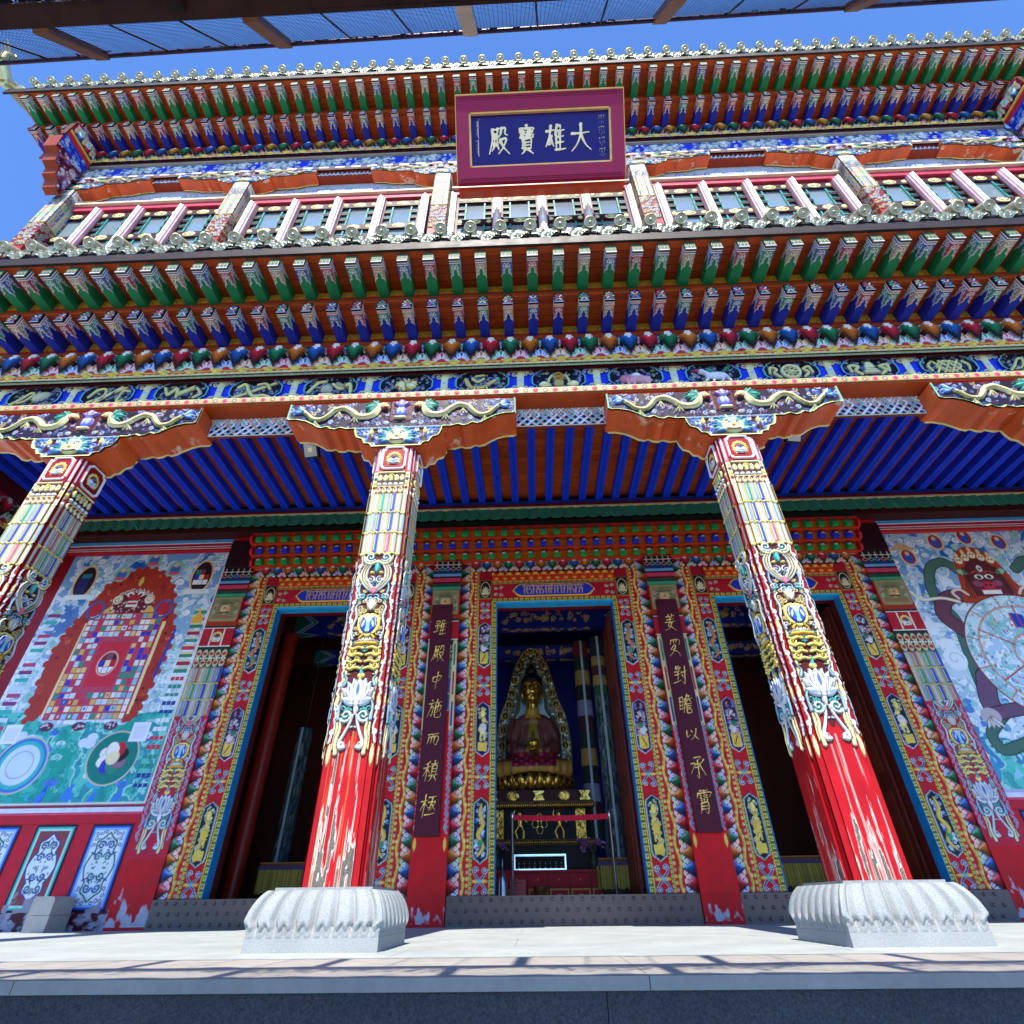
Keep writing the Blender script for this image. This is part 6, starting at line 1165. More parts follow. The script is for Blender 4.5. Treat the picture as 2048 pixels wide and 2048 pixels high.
for z in range(2):
    y = lh*.86-z*.38; lt.stroke([(.18, y), (.18, y-.33)], .016, 'd8cfa8', h=.01)
    for k in range(7): lt.stroke(cr([(.18, y-.04*k), (.145+.02*(k % 2), y-.02-.04*k), (.15, y-.035-.04*k)], 4), .014, 'd8cfa8', h=.01)
    lt.stroke(cr([(.18, y), (.205, y+.04), (.21, y+.06)], 4), .012, 'd8cfa8', h=.01)
for k in range(4):
    y = lh*.86-k*.22; lt.stroke([(2.60, y), (2.72, y+.01)], .014, 'd8cfa8', h=.01)
    for j in range(3): lt.stroke(cr([(2.61+.045*j, y), (2.60+.045*j, y-.05), (2.625+.045*j, y-.09), (2.60+.045*j, y-.13-.03*(j == 1))], 4), .013, 'd8cfa8', h=.01)
MB().canvas(letters(lt), (a, -.032, c), (1, 0, 0), (0, 0, 1), (0, -1, 0)).obj('side_script', M_PAINT, pq)
MB().box(-W/2+.0, W/2, .04, .30, -.09, -.02, 'b03a18').obj('bracket_shelf', M_PAINT, pq)
# ---------------------------------------------------------------- couplet boards on the middle pilasters
for x, gs, lab in ((-2.25, ('sui', 'dian', 'zhong', 'shi', 'er', 'zhen', 'ji'), 'left of the two long maroon boards with gilt characters flanking the middle doorway'), (2.20, ('lou', 'luo', 'dui', 'zhan', 'yi', 'cheng', 'xiao'), 'right of the two long maroon boards with gilt characters flanking the middle doorway')):
    cbx = empty('couplet_board', (x, -.16, 1.15), label=lab, cat='couplet board', group='vertical boards beside the middle doorway')
    MB().box(-.20, .20, -.02, .03, 0, 4.02, '4a0a20').box(-.193, .193, -.024, -.02, .007, 4.013, '4c0c24').obj('board', M_DULL, cbx)
    for i, g in enumerate(gs): cv = Cv(.4, .48, .0062, 'e0b860'); glyph(cv, g, .20, .24, .25, .34 if g not in ('yi', 'er') else .22, .026, 'ecc468', slant=.12, hh=.008); MB().canvas(letters(cv), (-.2, -.026, 3.28-i*.515), (1, 0, 0), (0, 0, 1), (0, -1, 0)).obj('gilt_character', M_PAINT, cbx)

# ================================================================== inside the hall
nf = MB(); nf.box(-10.7, 10.7, .36, 7.7, -.1, .02, '8a5a40'); tag(nf.obj('hall_floor', M_PAINT), kind='structure')
ic = MB(); ic.box(-10.7, 10.7, .45, 7.8, 7.0, 7.1, '7a3a20')
ic.obj('inner_ceiling', M_PAINT, hall)
def beamcv(W, H, seed):
    cv = Cv(W, H, .014, '1f6a58'); 
    for i, c in enumerate(('2038a8', '8ab8b0', '1f8a70', '8a9ac8', '1a2c90')): cv.poly([(i*.06, 0), (.35+i*.06, H/2), (i*.06, H), (W-i*.06, H), (W-.35-i*.06, H/2), (W-i*.06, 0)], c)
    cv.rect(.75, H*.2, W-.75, H*.8, '1a2c88'); cv.vines(.85, H*.3, W-.85, H*.7, 36, ['c89a48', 'e0b860'], r=(.04, .08), w=.02, h=.004, seed=seed); return cv
for y, z, hh, sd in ((2.3, 5.72, .52, 1), (3.9, 5.55, .34, 2)):
    b = MB(); b.box(-10.6, 10.6, y, y+.3, z, z+hh, '4a1a14')
    for x in (-6.3, -2.0, 2.3): b.canvas(beamcv(4.0 if x != -2. else 3.9, hh, sd), (x, y-.003, z), (1, 0, 0), (0, 0, 1), (0, -1, 0), smooth=False); b.canvas(beamcv(4.0 if x != -2. else 3.9, .3, sd), (x, y, z-.003), (1, 0, 0), (0, 1, 0), (0, 0, -1), smooth=False)
    b.obj('inner_beam', M_PAINT, hall)
for x in (-6.4, -3.9, -2.2, 2.2, 4.1, 6.4):
    for y in (2.45,):
        if abs(x) in (3.9, 4.1): y = 4.05
        p = MB(); p.lathe([(.17, 0), (.17, 5.72)], (x, y, 0), '9a2a1c', 14); p.obj('inner_pillar', M_GLOSS, hall)
bw = MB(); bw.box(-2.4, 2.4, 5.0, 5.1, .02, 6.9, '0c1a70'); bw.obj('statue_backdrop', M_PAINT, hall)

def headscale(mb):
    for i, v in enumerate(mb.v): w = v.copy(); k = np.clip((w[:, 2:]-1.75)*4, 0, 1)*.22; w[:, :2] *= 1+k; w[:, 2] = 1.98+(w[:, 2]-1.98)*np.where(w[:, 2] > 1.98, 1.02, 1); mb.v[i] = w
    return mb
def ellipsoid(mb, c, r, n=18, m=12, rot=None):
    t = np.linspace(0, 2*math.pi, n, endpoint=False); p = np.linspace(0.02, math.pi-.02, m); P = np.stack([np.outer(np.sin(p), np.cos(t))*r[0], np.outer(np.sin(p), np.sin(t))*r[1], np.outer(np.cos(p), np.ones(n))*r[2]], -1)
    if rot is not None: P = P@np.array(Matrix.Rotation(rot[0], 3, rot[1])).T
    P = P+np.array(c); mb.grid(P, 'ffffff', True)
    mb._add(P[0], lin('ffffff'), polys=[list(range(n))]); mb._add(P[-1], lin('ffffff'), polys=[list(range(n))[::-1]])
def remesh(mb, name, vox, smooth, colfn, disp, m, parent):
    o = mb.obj('tmp', M_PAINT); md = o.modifiers.new('r', 'REMESH'); md.mode = 'VOXEL'; md.voxel_size = vox; ms = o.modifiers.new('s', 'SMOOTH'); ms.iterations = smooth; ms.factor = .5
    dg = bpy.context.evaluated_depsgraph_get(); me = bpy.data.meshes.new_from_object(o.evaluated_get(dg)); bpy.data.objects.remove(o); n = len(me.vertices)
    co = np.empty(n*3, np.float32); me.vertices.foreach_get('co', co); co = co.reshape(-1, 3); no = np.empty(n*3, np.float32); me.vertices.foreach_get('normal', no); no = no.reshape(-1, 3)
    if disp: co = co+no*disp(co, no)[:, None]; me.vertices.foreach_set('co', co.reshape(-1).astype(np.float32))
    for a in list(me.color_attributes): me.color_attributes.remove(a)
    at = me.color_attributes.new('Col', 'FLOAT_COLOR', 'POINT'); at.data.foreach_set('color', np.c_[colfn(co, no), np.ones(n)].astype(np.float32).reshape(-1))
    me.polygons.foreach_set('use_smooth', np.ones(len(me.polygons), bool)); me.materials.clear(); me.materials.append(m); me.name = name; me.update()
    ob = bpy.data.objects.new(name, me); COL.objects.link(ob); ob.parent = parent; return ob
SX, SY = -.50, 3.3
bud = empty('seated_statue', (SX, SY, 2.2), label='gilded seated statue in brown robes with a bowl in its lap on a lotus throne', cat='statue')
B = MB()
ellipsoid(B, (0, .05, 1.15), (.34, .27, .62)); ellipsoid(B, (0, .06, 1.55), (.43, .24, .22)); ellipsoid(B, (0, .0, 1.78), (.16, .15, .16))
for s in (-1, 1):
    B.tube([(s*.33, .05, 1.58), (s*.45, -.02, 1.2), (s*.47, -.14, .95)], [.19, .175, .165], 'ffffff', 14); B.tube([(s*.47, -.14, .95), (s*.32, -.36, .84), (s*.08, -.46, .82)], [.165, .13, .085], 'ffffff', 14)
    B.tube([(s*.15, 0, .52), (s*.55, -.22, .50), (s*.74, -.34, .46)], [.30, .25, .19], 'ffffff', 14); B.tube([(s*.74, -.34, .46), (s*.35, -.56, .46), (-s*.05, -.62, .48)], [.19, .17, .14], 'ffffff', 14)
ellipsoid(B, (0, -.2, .42), (.86, .55, .14)); ellipsoid(B, (0, -.35, .62), (.42, .26, .12))
def robe_d(co, no):
    a = np.arctan2(co[:, 0], -(co[:, 1]+.05)); up_ = np.clip((co[:, 2]-.85)*3, 0, 1)
    return .014*np.sin(a*26+co[:, 2]*3)*up_*(np.abs(co[:, 0]) > .1)+.012*np.sin(co[:, 0]*38+np.sin(co[:, 1]*9))*(1-up_)
def robe_c(co, no):
    c = np.tile(lin('6a3a34'), (len(co), 1)); x, z = np.abs(co[:, 0]), co[:, 2]
    ch = (x < .05+.13*np.clip((1.75-z), 0, 1)) & (z > .78) & (co[:, 1] < .1); c[ch] = lin('8a7420'); c[(z > 1.62) & (x < .17)] = lin('b88a34')
    lap = (z < .80) & (z > .44) & (x < .50+.3*(z-.5)); c[lap] = lin('7a1830'); k = lap & ((np.sin(co[:, 0]*28)*np.sin(z*40)) > .55); c[k] = lin('b84a60')
    e = z <= .46; c[e] = lin('b88a3a'); c[(x > .48) & (z < .62)] = lin('a87c38'); return c
remesh(B, 'robe', .022, 3, robe_c, robe_d, M_BRASS2 if 'M_BRASS2' in globals() else M_GLOSS, bud)
Hd = MB(); ellipsoid(Hd, (0, -.02, 2.28), (.19, .215, .30)); ellipsoid(Hd, (0, -.09, 2.10), (.135, .13, .14)); ellipsoid(Hd, (0, .02, 2.42), (.19, .20, .2)); Hd.tube([(0, .02, 1.72), (0, .0, 2.05)], [.13, .115], 'ffffff', 14)
Hd.tube([(0, -.225, 2.40), (0, -.275, 2.24)], [.022, .042], 'ffffff', 10)
for s in (-1, 1): ellipsoid(Hd, (s*.19, .02, 2.24), (.035, .05, .15), 12, 10); Hd.tube([(s*.04, -.225, 2.41), (s*.11, -.205, 2.43), (s*.165, -.15, 2.40)], [.016, .018, .01], 'ffffff', 8); ellipsoid(Hd, (s*.082, -.195, 2.335), (.05, .03, .026), 10, 8); ellipsoid(Hd, (s*.03, -.255, 2.235), (.024, .02, .02), 8, 6)
Hd.tube([(-.065, -.20, 2.145), (0, -.228, 2.14), (.065, -.20, 2.145)], [.012, .022, .012], 'ffffff', 8); Hd.tube([(-.05, -.2, 2.112), (0, -.222, 2.104), (.05, -.2, 2.112)], [.012, .024, .012], 'ffffff', 8)
def head_c(co, no):
    c = np.tile(lin('c89a3c'), (len(co), 1)); x, y, z = np.abs(co[:, 0]), co[:, 1], co[:, 2]
    c[(np.abs(x-.10) < .052) & (np.abs(z-2.332) < .010) & (y < -.17)] = lin('2a1c10'); c[(np.abs(x-.10) < .046) & (np.abs(z-2.344) < .006) & (y < -.17)] = lin('d8d0b0'); c[(x < .05) & (np.abs(z-2.128) < .012) & (y < -.17)] = lin('a8602c'); return c
remesh(headscale(Hd), 'head', .012, 2, head_c, None, M_GILT2 if 'M_GILT2' in globals() else M_BRASS, bud)
hr = MB(); ellipsoid(hr, (0, .04, 2.50), (.215, .215, .22), 26, 18); ellipsoid(hr, (0, .04, 2.76), (.11, .11, .15), 20, 12); hr.tube([(0, .04, 2.88), (0, .04, 2.98)], [.04, .012], 'ffffff', 10)
remesh(headscale(hr), 'hair', .012, 1, lambda co, no: np.tile(lin('10121c'), (len(co), 1)), lambda co, no: .007*np.sin(co[:, 0]*90)*np.sin(co[:, 2]*90), M_GLOSS, bud)
bo = MB(); bo.lathe([(.04, .0), (.11, .05), (.135, .12), (.125, .17), (.11, .17), (.10, .2), (.05, .24), (.03, .3), (.012, .42), (.002, .46)], (0, -.48, .86), 'd8a848', 18); bo.obj('bowl', M_BRASS, bud)
hn = MB()
for s in (-1, 1):
    for k in range(4): hn.tube([(s*.11, -.42-.025*k, .84), (s*.05, -.46-.03*k, .855), (-s*.015*k, -.48-.03*k, .845)], [.026, .023, .016], 'c89a3c', 8)
    hn.tube([(s*.12, -.44, .87), (s*.07, -.50, .90), (s*.03, -.53, .90)], [.025, .022, .016], 'c89a3c', 8)
hn.obj('hands', M_BRASS, bud)
# halo
hc = Cv(1.86, 3.5, .0115, '6a6450'); hc.cut = True; c = .93
L = cr([(c, 3.48), (c-.18, 3.38), (c-.42, 3.0), (c-.56, 2.5), (c-.66, 2.1), (c-.80, 1.75), (c-.88, 1.3), (c-.90, .8), (c-.86, .3), (c-.80, 0.)], 8); P = np.r_[L, np.c_[2*c-L[:, 0], L[:, 1]][::-1]]; mk = hc.inside(P)
hc.vines(0, 0, c, 3.5, 420, ['c8c4ac', '5a5444', 'e0dcc4', '2c2618', 'a8a48c'], r=(.02, .05), w=.016, h=.02, seed=3)
for k in range(11):
    i = 4+k*6; 
    if i >= len(L): break
    q = L[i]; x, y = c-(c-q[0])*.84, q[1]-.04*(k < 2); hc.ell(x, y, .075, .1, '1a1408', h=.0); hc.ring(x, y, .075, .1, .02, 'c8b070', h=.03); hc.ell(x, y-.02, .035, .06, 'a88a3c', h=.04); hc.ell(x, y+.05, .022, .024, 'a88a3c', h=.05)
I = cr([(c, 3.0), (c-.12, 2.75), (c-.28, 2.45), (c-.34, 2.1), (c-.36, 1.85), (c-.6, 1.5), (c-.66, .9), (c-.62, 0)], 8); IP = np.r_[I, np.c_[2*c-I[:, 0], I[:, 1]][::-1]]; hc.poly(IP, '8a9a9a'); hc.h[hc.inside(IP)] = .004
hc.stroke(I, .07, 'b8b8a0', h=.035); hc.stroke(I, .025, '5a6a70', h=.045); hc.mirror(); hc.stroke(L, .05, 'c0ac70', h=.04); hc.mirror(); hc.m = mk
MB().canvas(hc, (-.93, .42, .08), (1, 0, 0), (0, 0, 1), (0, -1, 0)).prism(P[::3], (-.93, .43, .08), (1, 0, 0), (0, 0, 1), (0, .06, 0), '4a3c20').obj('halo', M_GILT, bud)
# lotus throne
lo = MB(); lo.lathe([(.70, 0), (.80, .05), (.82, .18), (.80, .30), (.76, .36), (.0, .37)], (0, 0, 0), '6a4a18', 40); n = 26
for row in range(2):
    for k in range(n):
        a = 2*math.pi*(k+.5*row)/n; c_, s_ = math.cos(a), math.sin(a); ts = np.linspace(0, 1, 7); us = np.linspace(-1, 1, 7); Pt = np.zeros((7, 7, 3))
        for j, t in enumerate(ts):
            wd = .085*math.sin(math.pi*(.18+.8*t))**.7*(1-.55*t**4); r = (.80+.10*math.sin(t*2.6)-.03*row)
            for i, u in enumerate(us): rr = r-.03*u*u; Pt[j, i] = (c_*rr-s_*u*wd, s_*rr+c_*u*wd, (.02+.33*t) if not row else (.30-.26*t))
        lo.grid(Pt, 'd0a040')
lo.obj('lotus_throne', M_BRASS, bud)
# pedestal under the statue
pd = empty('altar_pedestal', (SX+.07, 3.3, 0), label='tiered black and maroon pedestal with gilt roundels and figures under the seated statue', cat='pedestal')
p = MB(); p.box(-1.05, 1.05, -.85, .9, 1.97, 2.19, '3c0a14').box(-1.12, 1.12, -.92, .95, 1.86, 1.97, '5a3a12'); p.box(-.95, .95, -.75, .85, 1.30, 1.86, '0c0a10'); p.box(-1.12, 1.12, -.92, .95, 1.20, 1.30, '5a4018'); p.box(-1.0, 1.0, -.85, .9, .02, 1.2, '140a0c'); p.obj('tiers', M_DULL, pd)
cv = Cv(2.1, .21, .009, 'd8b458')
for x in (.1, .52, 1.05, 1.58, 2.0):
    if x in (.52, 1.58): cv.ell(x, .105, .13, .1, 'd8b458', h=.02); cv.vines(x-.1, .05, x+.1, .16, 16, ['d8b458', 'b89038'], r=(.02, .03), w=.012, h=.03, seed=int(x*9))
    else: cv.poly([(x-.13, .01), (x+.13, .01), (x+.07, .105), (x+.13, .2), (x-.13, .2), (x-.07, .105)], 'd8b458', h=.02); cv.vines(x-.08, .03, x+.08, .18, 14, ['d8b458', 'a88030'], r=(.015, .03), w=.012, h=.03, seed=int(x*7))
g = MB().canvas(letters(cv), (-1.05, -.853, 1.975), (1, 0, 0), (0, 0, 1), (0, -1, 0))
cv = Cv(1.9, .54, .010, 'd0a848'); R = random.Random(4)
for x in (.12, 1.78): cv.rect(x-.1, .01, x+.1, .53, 'b08a34', h=.02); cv.vines(x-.09, .03, x+.09, .5, 40, ['d8b458', '7a5a1c'], r=(.02, .035), w=.014, h=.03, seed=int(x*9))
for x in (.55, 1.35):
    cv.ell(x, .45, .045, .05, 'd8b458', h=.04); cv.stroke([(x, .4), (x+.01, .24)], .12, 'd0a848', .09, h=.04); cv.stroke([(x-.05, .37), (x-.13, .44), (x-.1, .52)], .035, 'd0a848', h=.03); cv.stroke([(x+.05, .37), (x+.14, .3)], .035, 'd0a848', h=.03); cv.stroke([(x-.02, .24), (x-.09, .14), (x-.05, .02)], .05, 'd0a848', h=.03); cv.stroke([(x+.03, .24), (x+.08, .13), (x+.07, .02)], .05, 'd0a848', h=.03)
for a in range(4): cv.ring(.95+.09*math.cos(a*1.571), .27+.11*math.sin(a*1.571), .06, .07, .022, 'd0a848', h=.02)
g.canvas(letters(cv), (-.95, -.753, 1.31), (1, 0, 0), (0, 0, 1), (0, -1, 0))
for z, n in ((1.86, 52), (1.21, 52)):
    for i in range(n): x = -1.1+2.2*(i+.5)/n; g.lathe([(.002, 0), (.018, .015), (.018, .05), (.008, .075), (.002, .085)], (x, -.935, z), 'd0a040' if z > 1.5 else 'a88038', 6)
g.obj('gilt_carving', M_BRASS, pd)

# things before the statue
cab = empty('altar_cabinet', (-.25, 2.3, .02), label='long red lacquer cabinet with drawers and gilt arches before the pedestal', cat='cabinet')
k = MB(); k.box(-1.25, 1.15, -.25, .3, 0, .72, '8a0c14').box(-1.28, 1.18, -.28, .33, .72, .76, 'a01420'); k.obj('carcass', M_DULL, cab)
for i in range(6):
    x = -1.22+i*.39; dr = MB(); dr.box(x+.01, x+.37, -.262, -.25, .50, .70, 'a4101c'); dr.lathe([(.014, 0), (.014, .02), (.002, .024)], (x+.19, -.262, .60), 'c8a040', 8); dr.obj('drawer', M_DULL, cab)
    dp = MB(); cv = Cv(.36, .46, .010, 'a4101c'); cv.ell(.18, .2, .11, .17, 'd8b860'); cv.ell(.18, .2, .085, .14, '8a0c14'); cv.ell(.18, .17, .05, .08, 'd8b860'); cv.stroke([(.02, .02), (.34, .02), (.34, .44), (.02, .44), (.02, .02)], .02, 'c89a40'); dp.canvas(cv, (x+.01, -.256, .02), (1, 0, 0), (0, 0, 1), (0, -1, 0), smooth=False); dp.obj('door_panel', M_DULL, cab)
gc = empty('glass_case', (-.45, 2.2, .781), label='low glass case with bright metal edges standing on the red cabinet', cat='display case'); k = MB()
for z in (0, .23): 
    for y in (-.15, .13): k.box(-.49, .49, y, y+.02, z, z+.02, 'c8ccd0')
    for x in (-.49, .47): k.box(x, x+.02, -.13, .13, z, z+.02, 'c8ccd0')
for x in (-.49, .47):
    for y in (-.15, .13): k.box(x, x+.02, y, y+.02, .02, .23, 'c8ccd0')
k.obj('metal_edges', M_STEEL, gc); k = MB(); R = random.Random(4)
for i in range(9): x = -.4+i*.1; k.lathe([(.03, 0), (.03, .04), (.012, .06), (.018, .1), (.002, .13)], (x, 0, .02), '9a9080', 8)
k.obj('offering_cups', M_STEEL, gc);
for x, lab in ((-1.28, 'purple orchid spray in a dark vase at the left end of the altar cabinet'), (.58, 'purple orchid spray in a dark vase right of the glass case')):
    v = empty('orchid_vase', (x, 2.25, .781), label=lab, cat='flowers', group='orchid vases on the altar cabinet'); MB().lathe([(.05, 0), (.09, .06), (.08, .16), (.045, .22), (.055, .25)], (0, 0, 0), '2c3a30', 14).obj('vase', M_GLOSS, v)
    s = MB(); f = MB(); R = random.Random(int(x*10))
    for i in range(14):
        a = R.uniform(0, 6.28); q = R.uniform(.15, .34); pts = cr([(0, 0, .22), (q*.4*math.cos(a), q*.3*math.sin(a), .42), (q*math.cos(a), q*.5*math.sin(a), R.uniform(.3, .55))], 4); s.tube(pts, .006, '3a5a2c', 4)
        for j in range(5, len(pts)):
            for m_ in range(3):
                b = R.uniform(0, 6.28); d = np.array([math.cos(b)*.03, R.uniform(-.02, .02), math.sin(b)*.03]); e = np.array([-d[2], .01, d[0]])*.5; p0 = pts[j]; f._add([p0, p0+d*.6+e, p0+d*1.3, p0+d*.6-e], lin(R.choice(('8a3a8a', 'b070b0', '70306a'))), quads=[(0, 1, 2, 3)])
    s.obj('stem', M_CLOTH, v); f.obj('blossom', M_CLOTH, v)
def single(mb, name, m, lab, cat, group=None): return tag(mb.obj(name, m), lab, cat, group)
single(MB().lathe([(.10, 0), (.13, .06), (.12, .2), (.085, .3), (.11, .42), (.13, .46), (.13, .50), (0, .505)], (-.46, 1.5, .02), '6a3a18', 18), 'offering_stand', M_GLOSS, 'small turned brown wooden stand before the red cabinet', 'stand')
single(MB().lathe([(.08, 0), (.09, .05), (.09, .55), (.06, .62), (.05, .68), (.02, .7), (.008, .85), (.002, .9)], (-1.12, 1.3, .02), 'd8d4cc', 18), 'butter_lamp_urn', M_STEEL, 'pale silver urn with a pointed lid just inside the middle doorway', 'urn')
single(MB().box(-1.0, -.72, 1.55, 1.8, .02, .62, 'b01420').box(-.93, -.79, 1.545, 1.55, .56, .58, '2a0a0c'), 'donation_box', M_GLOSS, 'plain bright red box beside the silver urn inside the middle doorway', 'donation box')
single(MB().lathe([(.09, 0), (.13, .1), (.15, .5), (.12, .8), (.06, .95), (.075, 1.08), (.07, 1.1)], (1.02, 2.9, .8), '6a7c98', 18), 'porcelain_vase', M_GLOSS, 'tall blue white porcelain vase at the right side of the pedestal', 'vase')
for x, lab in ((-.93, 'left steel post of the barrier inside the middle doorway'), (.81, 'right steel post of the barrier inside the middle doorway')):
    po = empty('barrier_post', (x, 1.05, .02), label=lab, cat='barrier post', group='barrier posts in the middle doorway'); MB().lathe([(.024, 0), (.024, 1.5), (.03, 1.505), (.03, 1.6), (.0, 1.605)], (0, 0, 0), 'd8dade', 14).obj('post', M_STEEL, po); MB().lathe([(.16, 0), (.16, .02), (.03, .04)], (0, 0, 0), '8a8c90', 18).obj('post_base', M_STEEL, po)
bt = MB(); xs = np.linspace(-.90, .78, 15); Pb = np.array([[(x, 1.05, 1.49-.02*math.sin((x+.9)/1.68*math.pi)+h) for x in xs] for h in (0, .085)]); bt.grid(Pb, 'c80c30'); Pb[:, :, 1] += .004; bt.grid(Pb[::-1], 'c80c30'); single(bt, 'barrier_belt', M_CLOTH, 'bright red retractable belt stretched between two steel posts', 'belt')
def fringe_table(x0, x1, y0, y1, lab):
    t = empty('fringed_table', ((x0+x1)/2, (y0+y1)/2, .02), label=lab, cat='table', group='fringed tables inside the doorways'); a, b = (x1-x0)/2, (y1-y0)/2
    MB().box(-a, a, -b, b, .86, .90, '6a3a1c').box(-a+.05, a-.05, -b+.05, b-.05, 0, .86, '2a1810').obj('table_body', M_PAINT, t); c = MB(); c.box(-a-.02, a+.02, -b-.02, b+.02, .90, .915, 'a8702c').box(-a-.025, a+.025, -b-.025, b+.025, .80, .86, '4a3a5c'); c.obj('table_cover', M_CLOTH, t); fr_ = MB(); R = random.Random(3)
    for s, L in (((1, 0), a), ((0, 1), b)):
        for sg in (-1, 1):
            n = int(L*2/.022)
            for i in range(n):
                u = -L+(i+.5)*2*L/n; w = .02; z0 = .45+R.uniform(-.02, .02); off = R.uniform(0, .012)
                if s[0]: fr_.box(u-w/2, u+w/2, sg*(b+.03)+off, sg*(b+.03)+off+.006, z0, .80, R.choice(('9a8430', '857028', 'a89038')))
                else: fr_.box(sg*(a+.03)+off, sg*(a+.03)+off+.006, u-w/2, u+w/2, z0, .80, R.choice(('9a8430', '857028', 'a89038')))
    fr_.obj('fringe', M_CLOTH, t)
fringe_table(.62, 1.5, 1.7, 3.4, 'fringed table just inside the middle doorway on its right side')
fringe_table(-5.6, -4.6, 1.7, 3.0, 'fringed table inside the left side doorway'); fringe_table(3.5, 4.6, 1.8, 3.0, 'fringed table inside the right side doorway')
def banner(x, y, r, z0, z1, cols, lab, seed):
    t = empty('hanging_banner', (x, y, z0), label=lab, cat='banner', group='cylindrical cloth banners hanging in the hall'); n = len(cols); hgt = (z1-z0)/n; R = random.Random(seed)
    for i, c in enumerate(cols):
        mb = MB(); ang = np.linspace(0, 2*math.pi, 40, endpoint=False); zz = np.array([0, .5, 1.])*hgt*1.04; mot = c == 'mot'; P = np.array([[((r+.012*math.sin(a*20)+.012*(1-q/hgt))*math.cos(a), (r+.012*math.sin(a*20)+.012*(1-q/hgt))*math.sin(a), z1-z0-(i+1)*hgt+q-.02*(q == 0)) for a in ang] for q in zz]); mb.grid(P, np.array([lin(R.choice(('0c1410', '4a5a58', '1c3a2a', '6a7470', '2a3a5a', '101418'))) for _ in range(3*40)]) if mot else c, True); mb.obj('cloth_tier', M_CLOTH, t)
    st = MB(); st.box(-.025, .025, -r-.035, -r-.028, 0, z1-z0, '8a9a9c'); st.obj('streamer', M_CLOTH, t); MB().tube([(0, 0, z1-z0), (0, 0, 6.95-z0)], .01, '3a2a20', 5).obj('cord', M_CLOTH, t)
BC = ['0e1c12', '8a6a30', '0c0c12', '6a6888', '300a0e', '0e1c12', '8a6a30', '0c0c12', '6a6888', '300a0e', '0e1c12']
banner(.70, 2.75, .17, 1.3, 5.45, ['5a1018']+BC, 'tiered cloth banner right of the seated statue', 1)
banner(1.02, 2.1, .15, .9, 5.3, ['140c1c', '0c1424', '8a6a30', '401018', '94742e', '144a2a']+['mot']*14, 'pale patterned cloth banner at the right edge of the middle doorway', 2)
banner(-4.75, 3.2, .17, .7, 5.0, BC, 'dim tiered cloth banner deep inside the left side doorway', 3); banner(-5.75, 2.9, .16, .7, 3.6, ['mot']*10, 'dark mottled cloth banner by the fringed table in the left doorway', 4)
banner(4.0, 3.2, .17, .7, 5.0, BC, 'dim tiered cloth banner deep inside the right side doorway', 5)
banner(3.5, 2.6, .15, .7, 3.8, ['mot']*10, 'dark mottled cloth banner by the fringed table in the right doorway', 6)

# ================================================================== porch: floodlights and a stone
for x, lab in ((-3.66, 'small square floodlight under the left bay of the porch ceiling'), (3.36, 'small square floodlight under the right bay of the porch ceiling')):
    fl = empty('floodlight', (x, -4.22, 5.74), label=lab, cat='floodlight', group='floodlights in the porch'); fl.rotation_euler = (rad(38), 0, rad(-8 if x < 0 else 8))
    MB().box(-.115, .115, -.02, .05, -.12, .12, '16161a').obj('casing', M_IRON, fl); MB().box(-.095, .095, -.026, -.02, -.1, .1, '9aa0a0').box(-.03, .03, -.029, -.026, -.03, .03, 'd8d4a0').obj('lamp_glass', M_STEEL, fl); MB().box(-.09, .09, -.0, .03, .12, .16, '101014').tube([(0, .02, .14), (0, .1, .5)], .012, '101014', 6).obj('mounting_arm', M_IRON, fl)
sb = MB(); R = random.Random(2)
def roundbox(x0, x1, y0, y1, z0, z1, r):
    pr = [(x0, z0), (x1, z0), (x1, z1-r)]+[(x1-r+r*math.cos(a), z1-r+r*math.sin(a)) for a in np.linspace(0, math.pi/2, 6)][1:]+[(x0+r-r*math.sin(a), z1-r+r*math.cos(a)) for a in np.linspace(0, math.pi/2, 6)]
    sb.prism(pr, (0, y0, 0), (1, 0, 0), (0, 0, 1), (0, y1-y0, 0), 'b0aca4')
roundbox(-7.95, -7.62, -.50, -.06, .0, .20, .01); roundbox(-7.95, -7.63, -.50, -.06, .206, .43, .05)
single(sb, 'stone_block', M_SLAB, 'squared pale stone block standing against the foot of the painted wall', 'stone block')

# ================================================================== ground, platform
g = MB(); g.box(-60, 60, -60, 40, -1.6, -1.3, '999999'); tag(g.obj('ground', M_GROUND), kind='structure')
pf = MB(); xs = [-14, -9.2, -6.1, -3.05, -.02, 2.95, 6.0, 9.1, 14]
for a, b in zip(xs[:-1], xs[1:]): pf.box(a+.002, b-.002, -6.78, -5.615, -.052, 0, 'aaaaaa')
tag(pf.obj('porch_edge_slab', M_SLAB), kind='structure')
pf = MB(); y = -5.608
for j in range(5):
    y2 = min(y+1.15, .04) if j < 4 else .04
    for i in range(9): pf.box(-14+i*3.12+(j % 2)*.8, -14+(i+1)*3.12+(j % 2)*.8-.003, y, y2-.003, -.06, 0, 'aaaaaa')
    y = y2
tag(pf.obj('porch_floor', M_SLAB2), kind='structure')
pw = MB(); xs = [-14, -8.0, -4.1, -.22, 2.9, 6.8, 14]
for a, b in zip(xs[:-1], xs[1:]): pw.box(a+.002, b-.002, -6.73, -6.4, -1.3, -.053, '555555')
pw.box(-14, 14, -6.39, .3, -1.3, -.07, '444444'); tag(pw.obj('platform', M_DARKST), kind='structure')

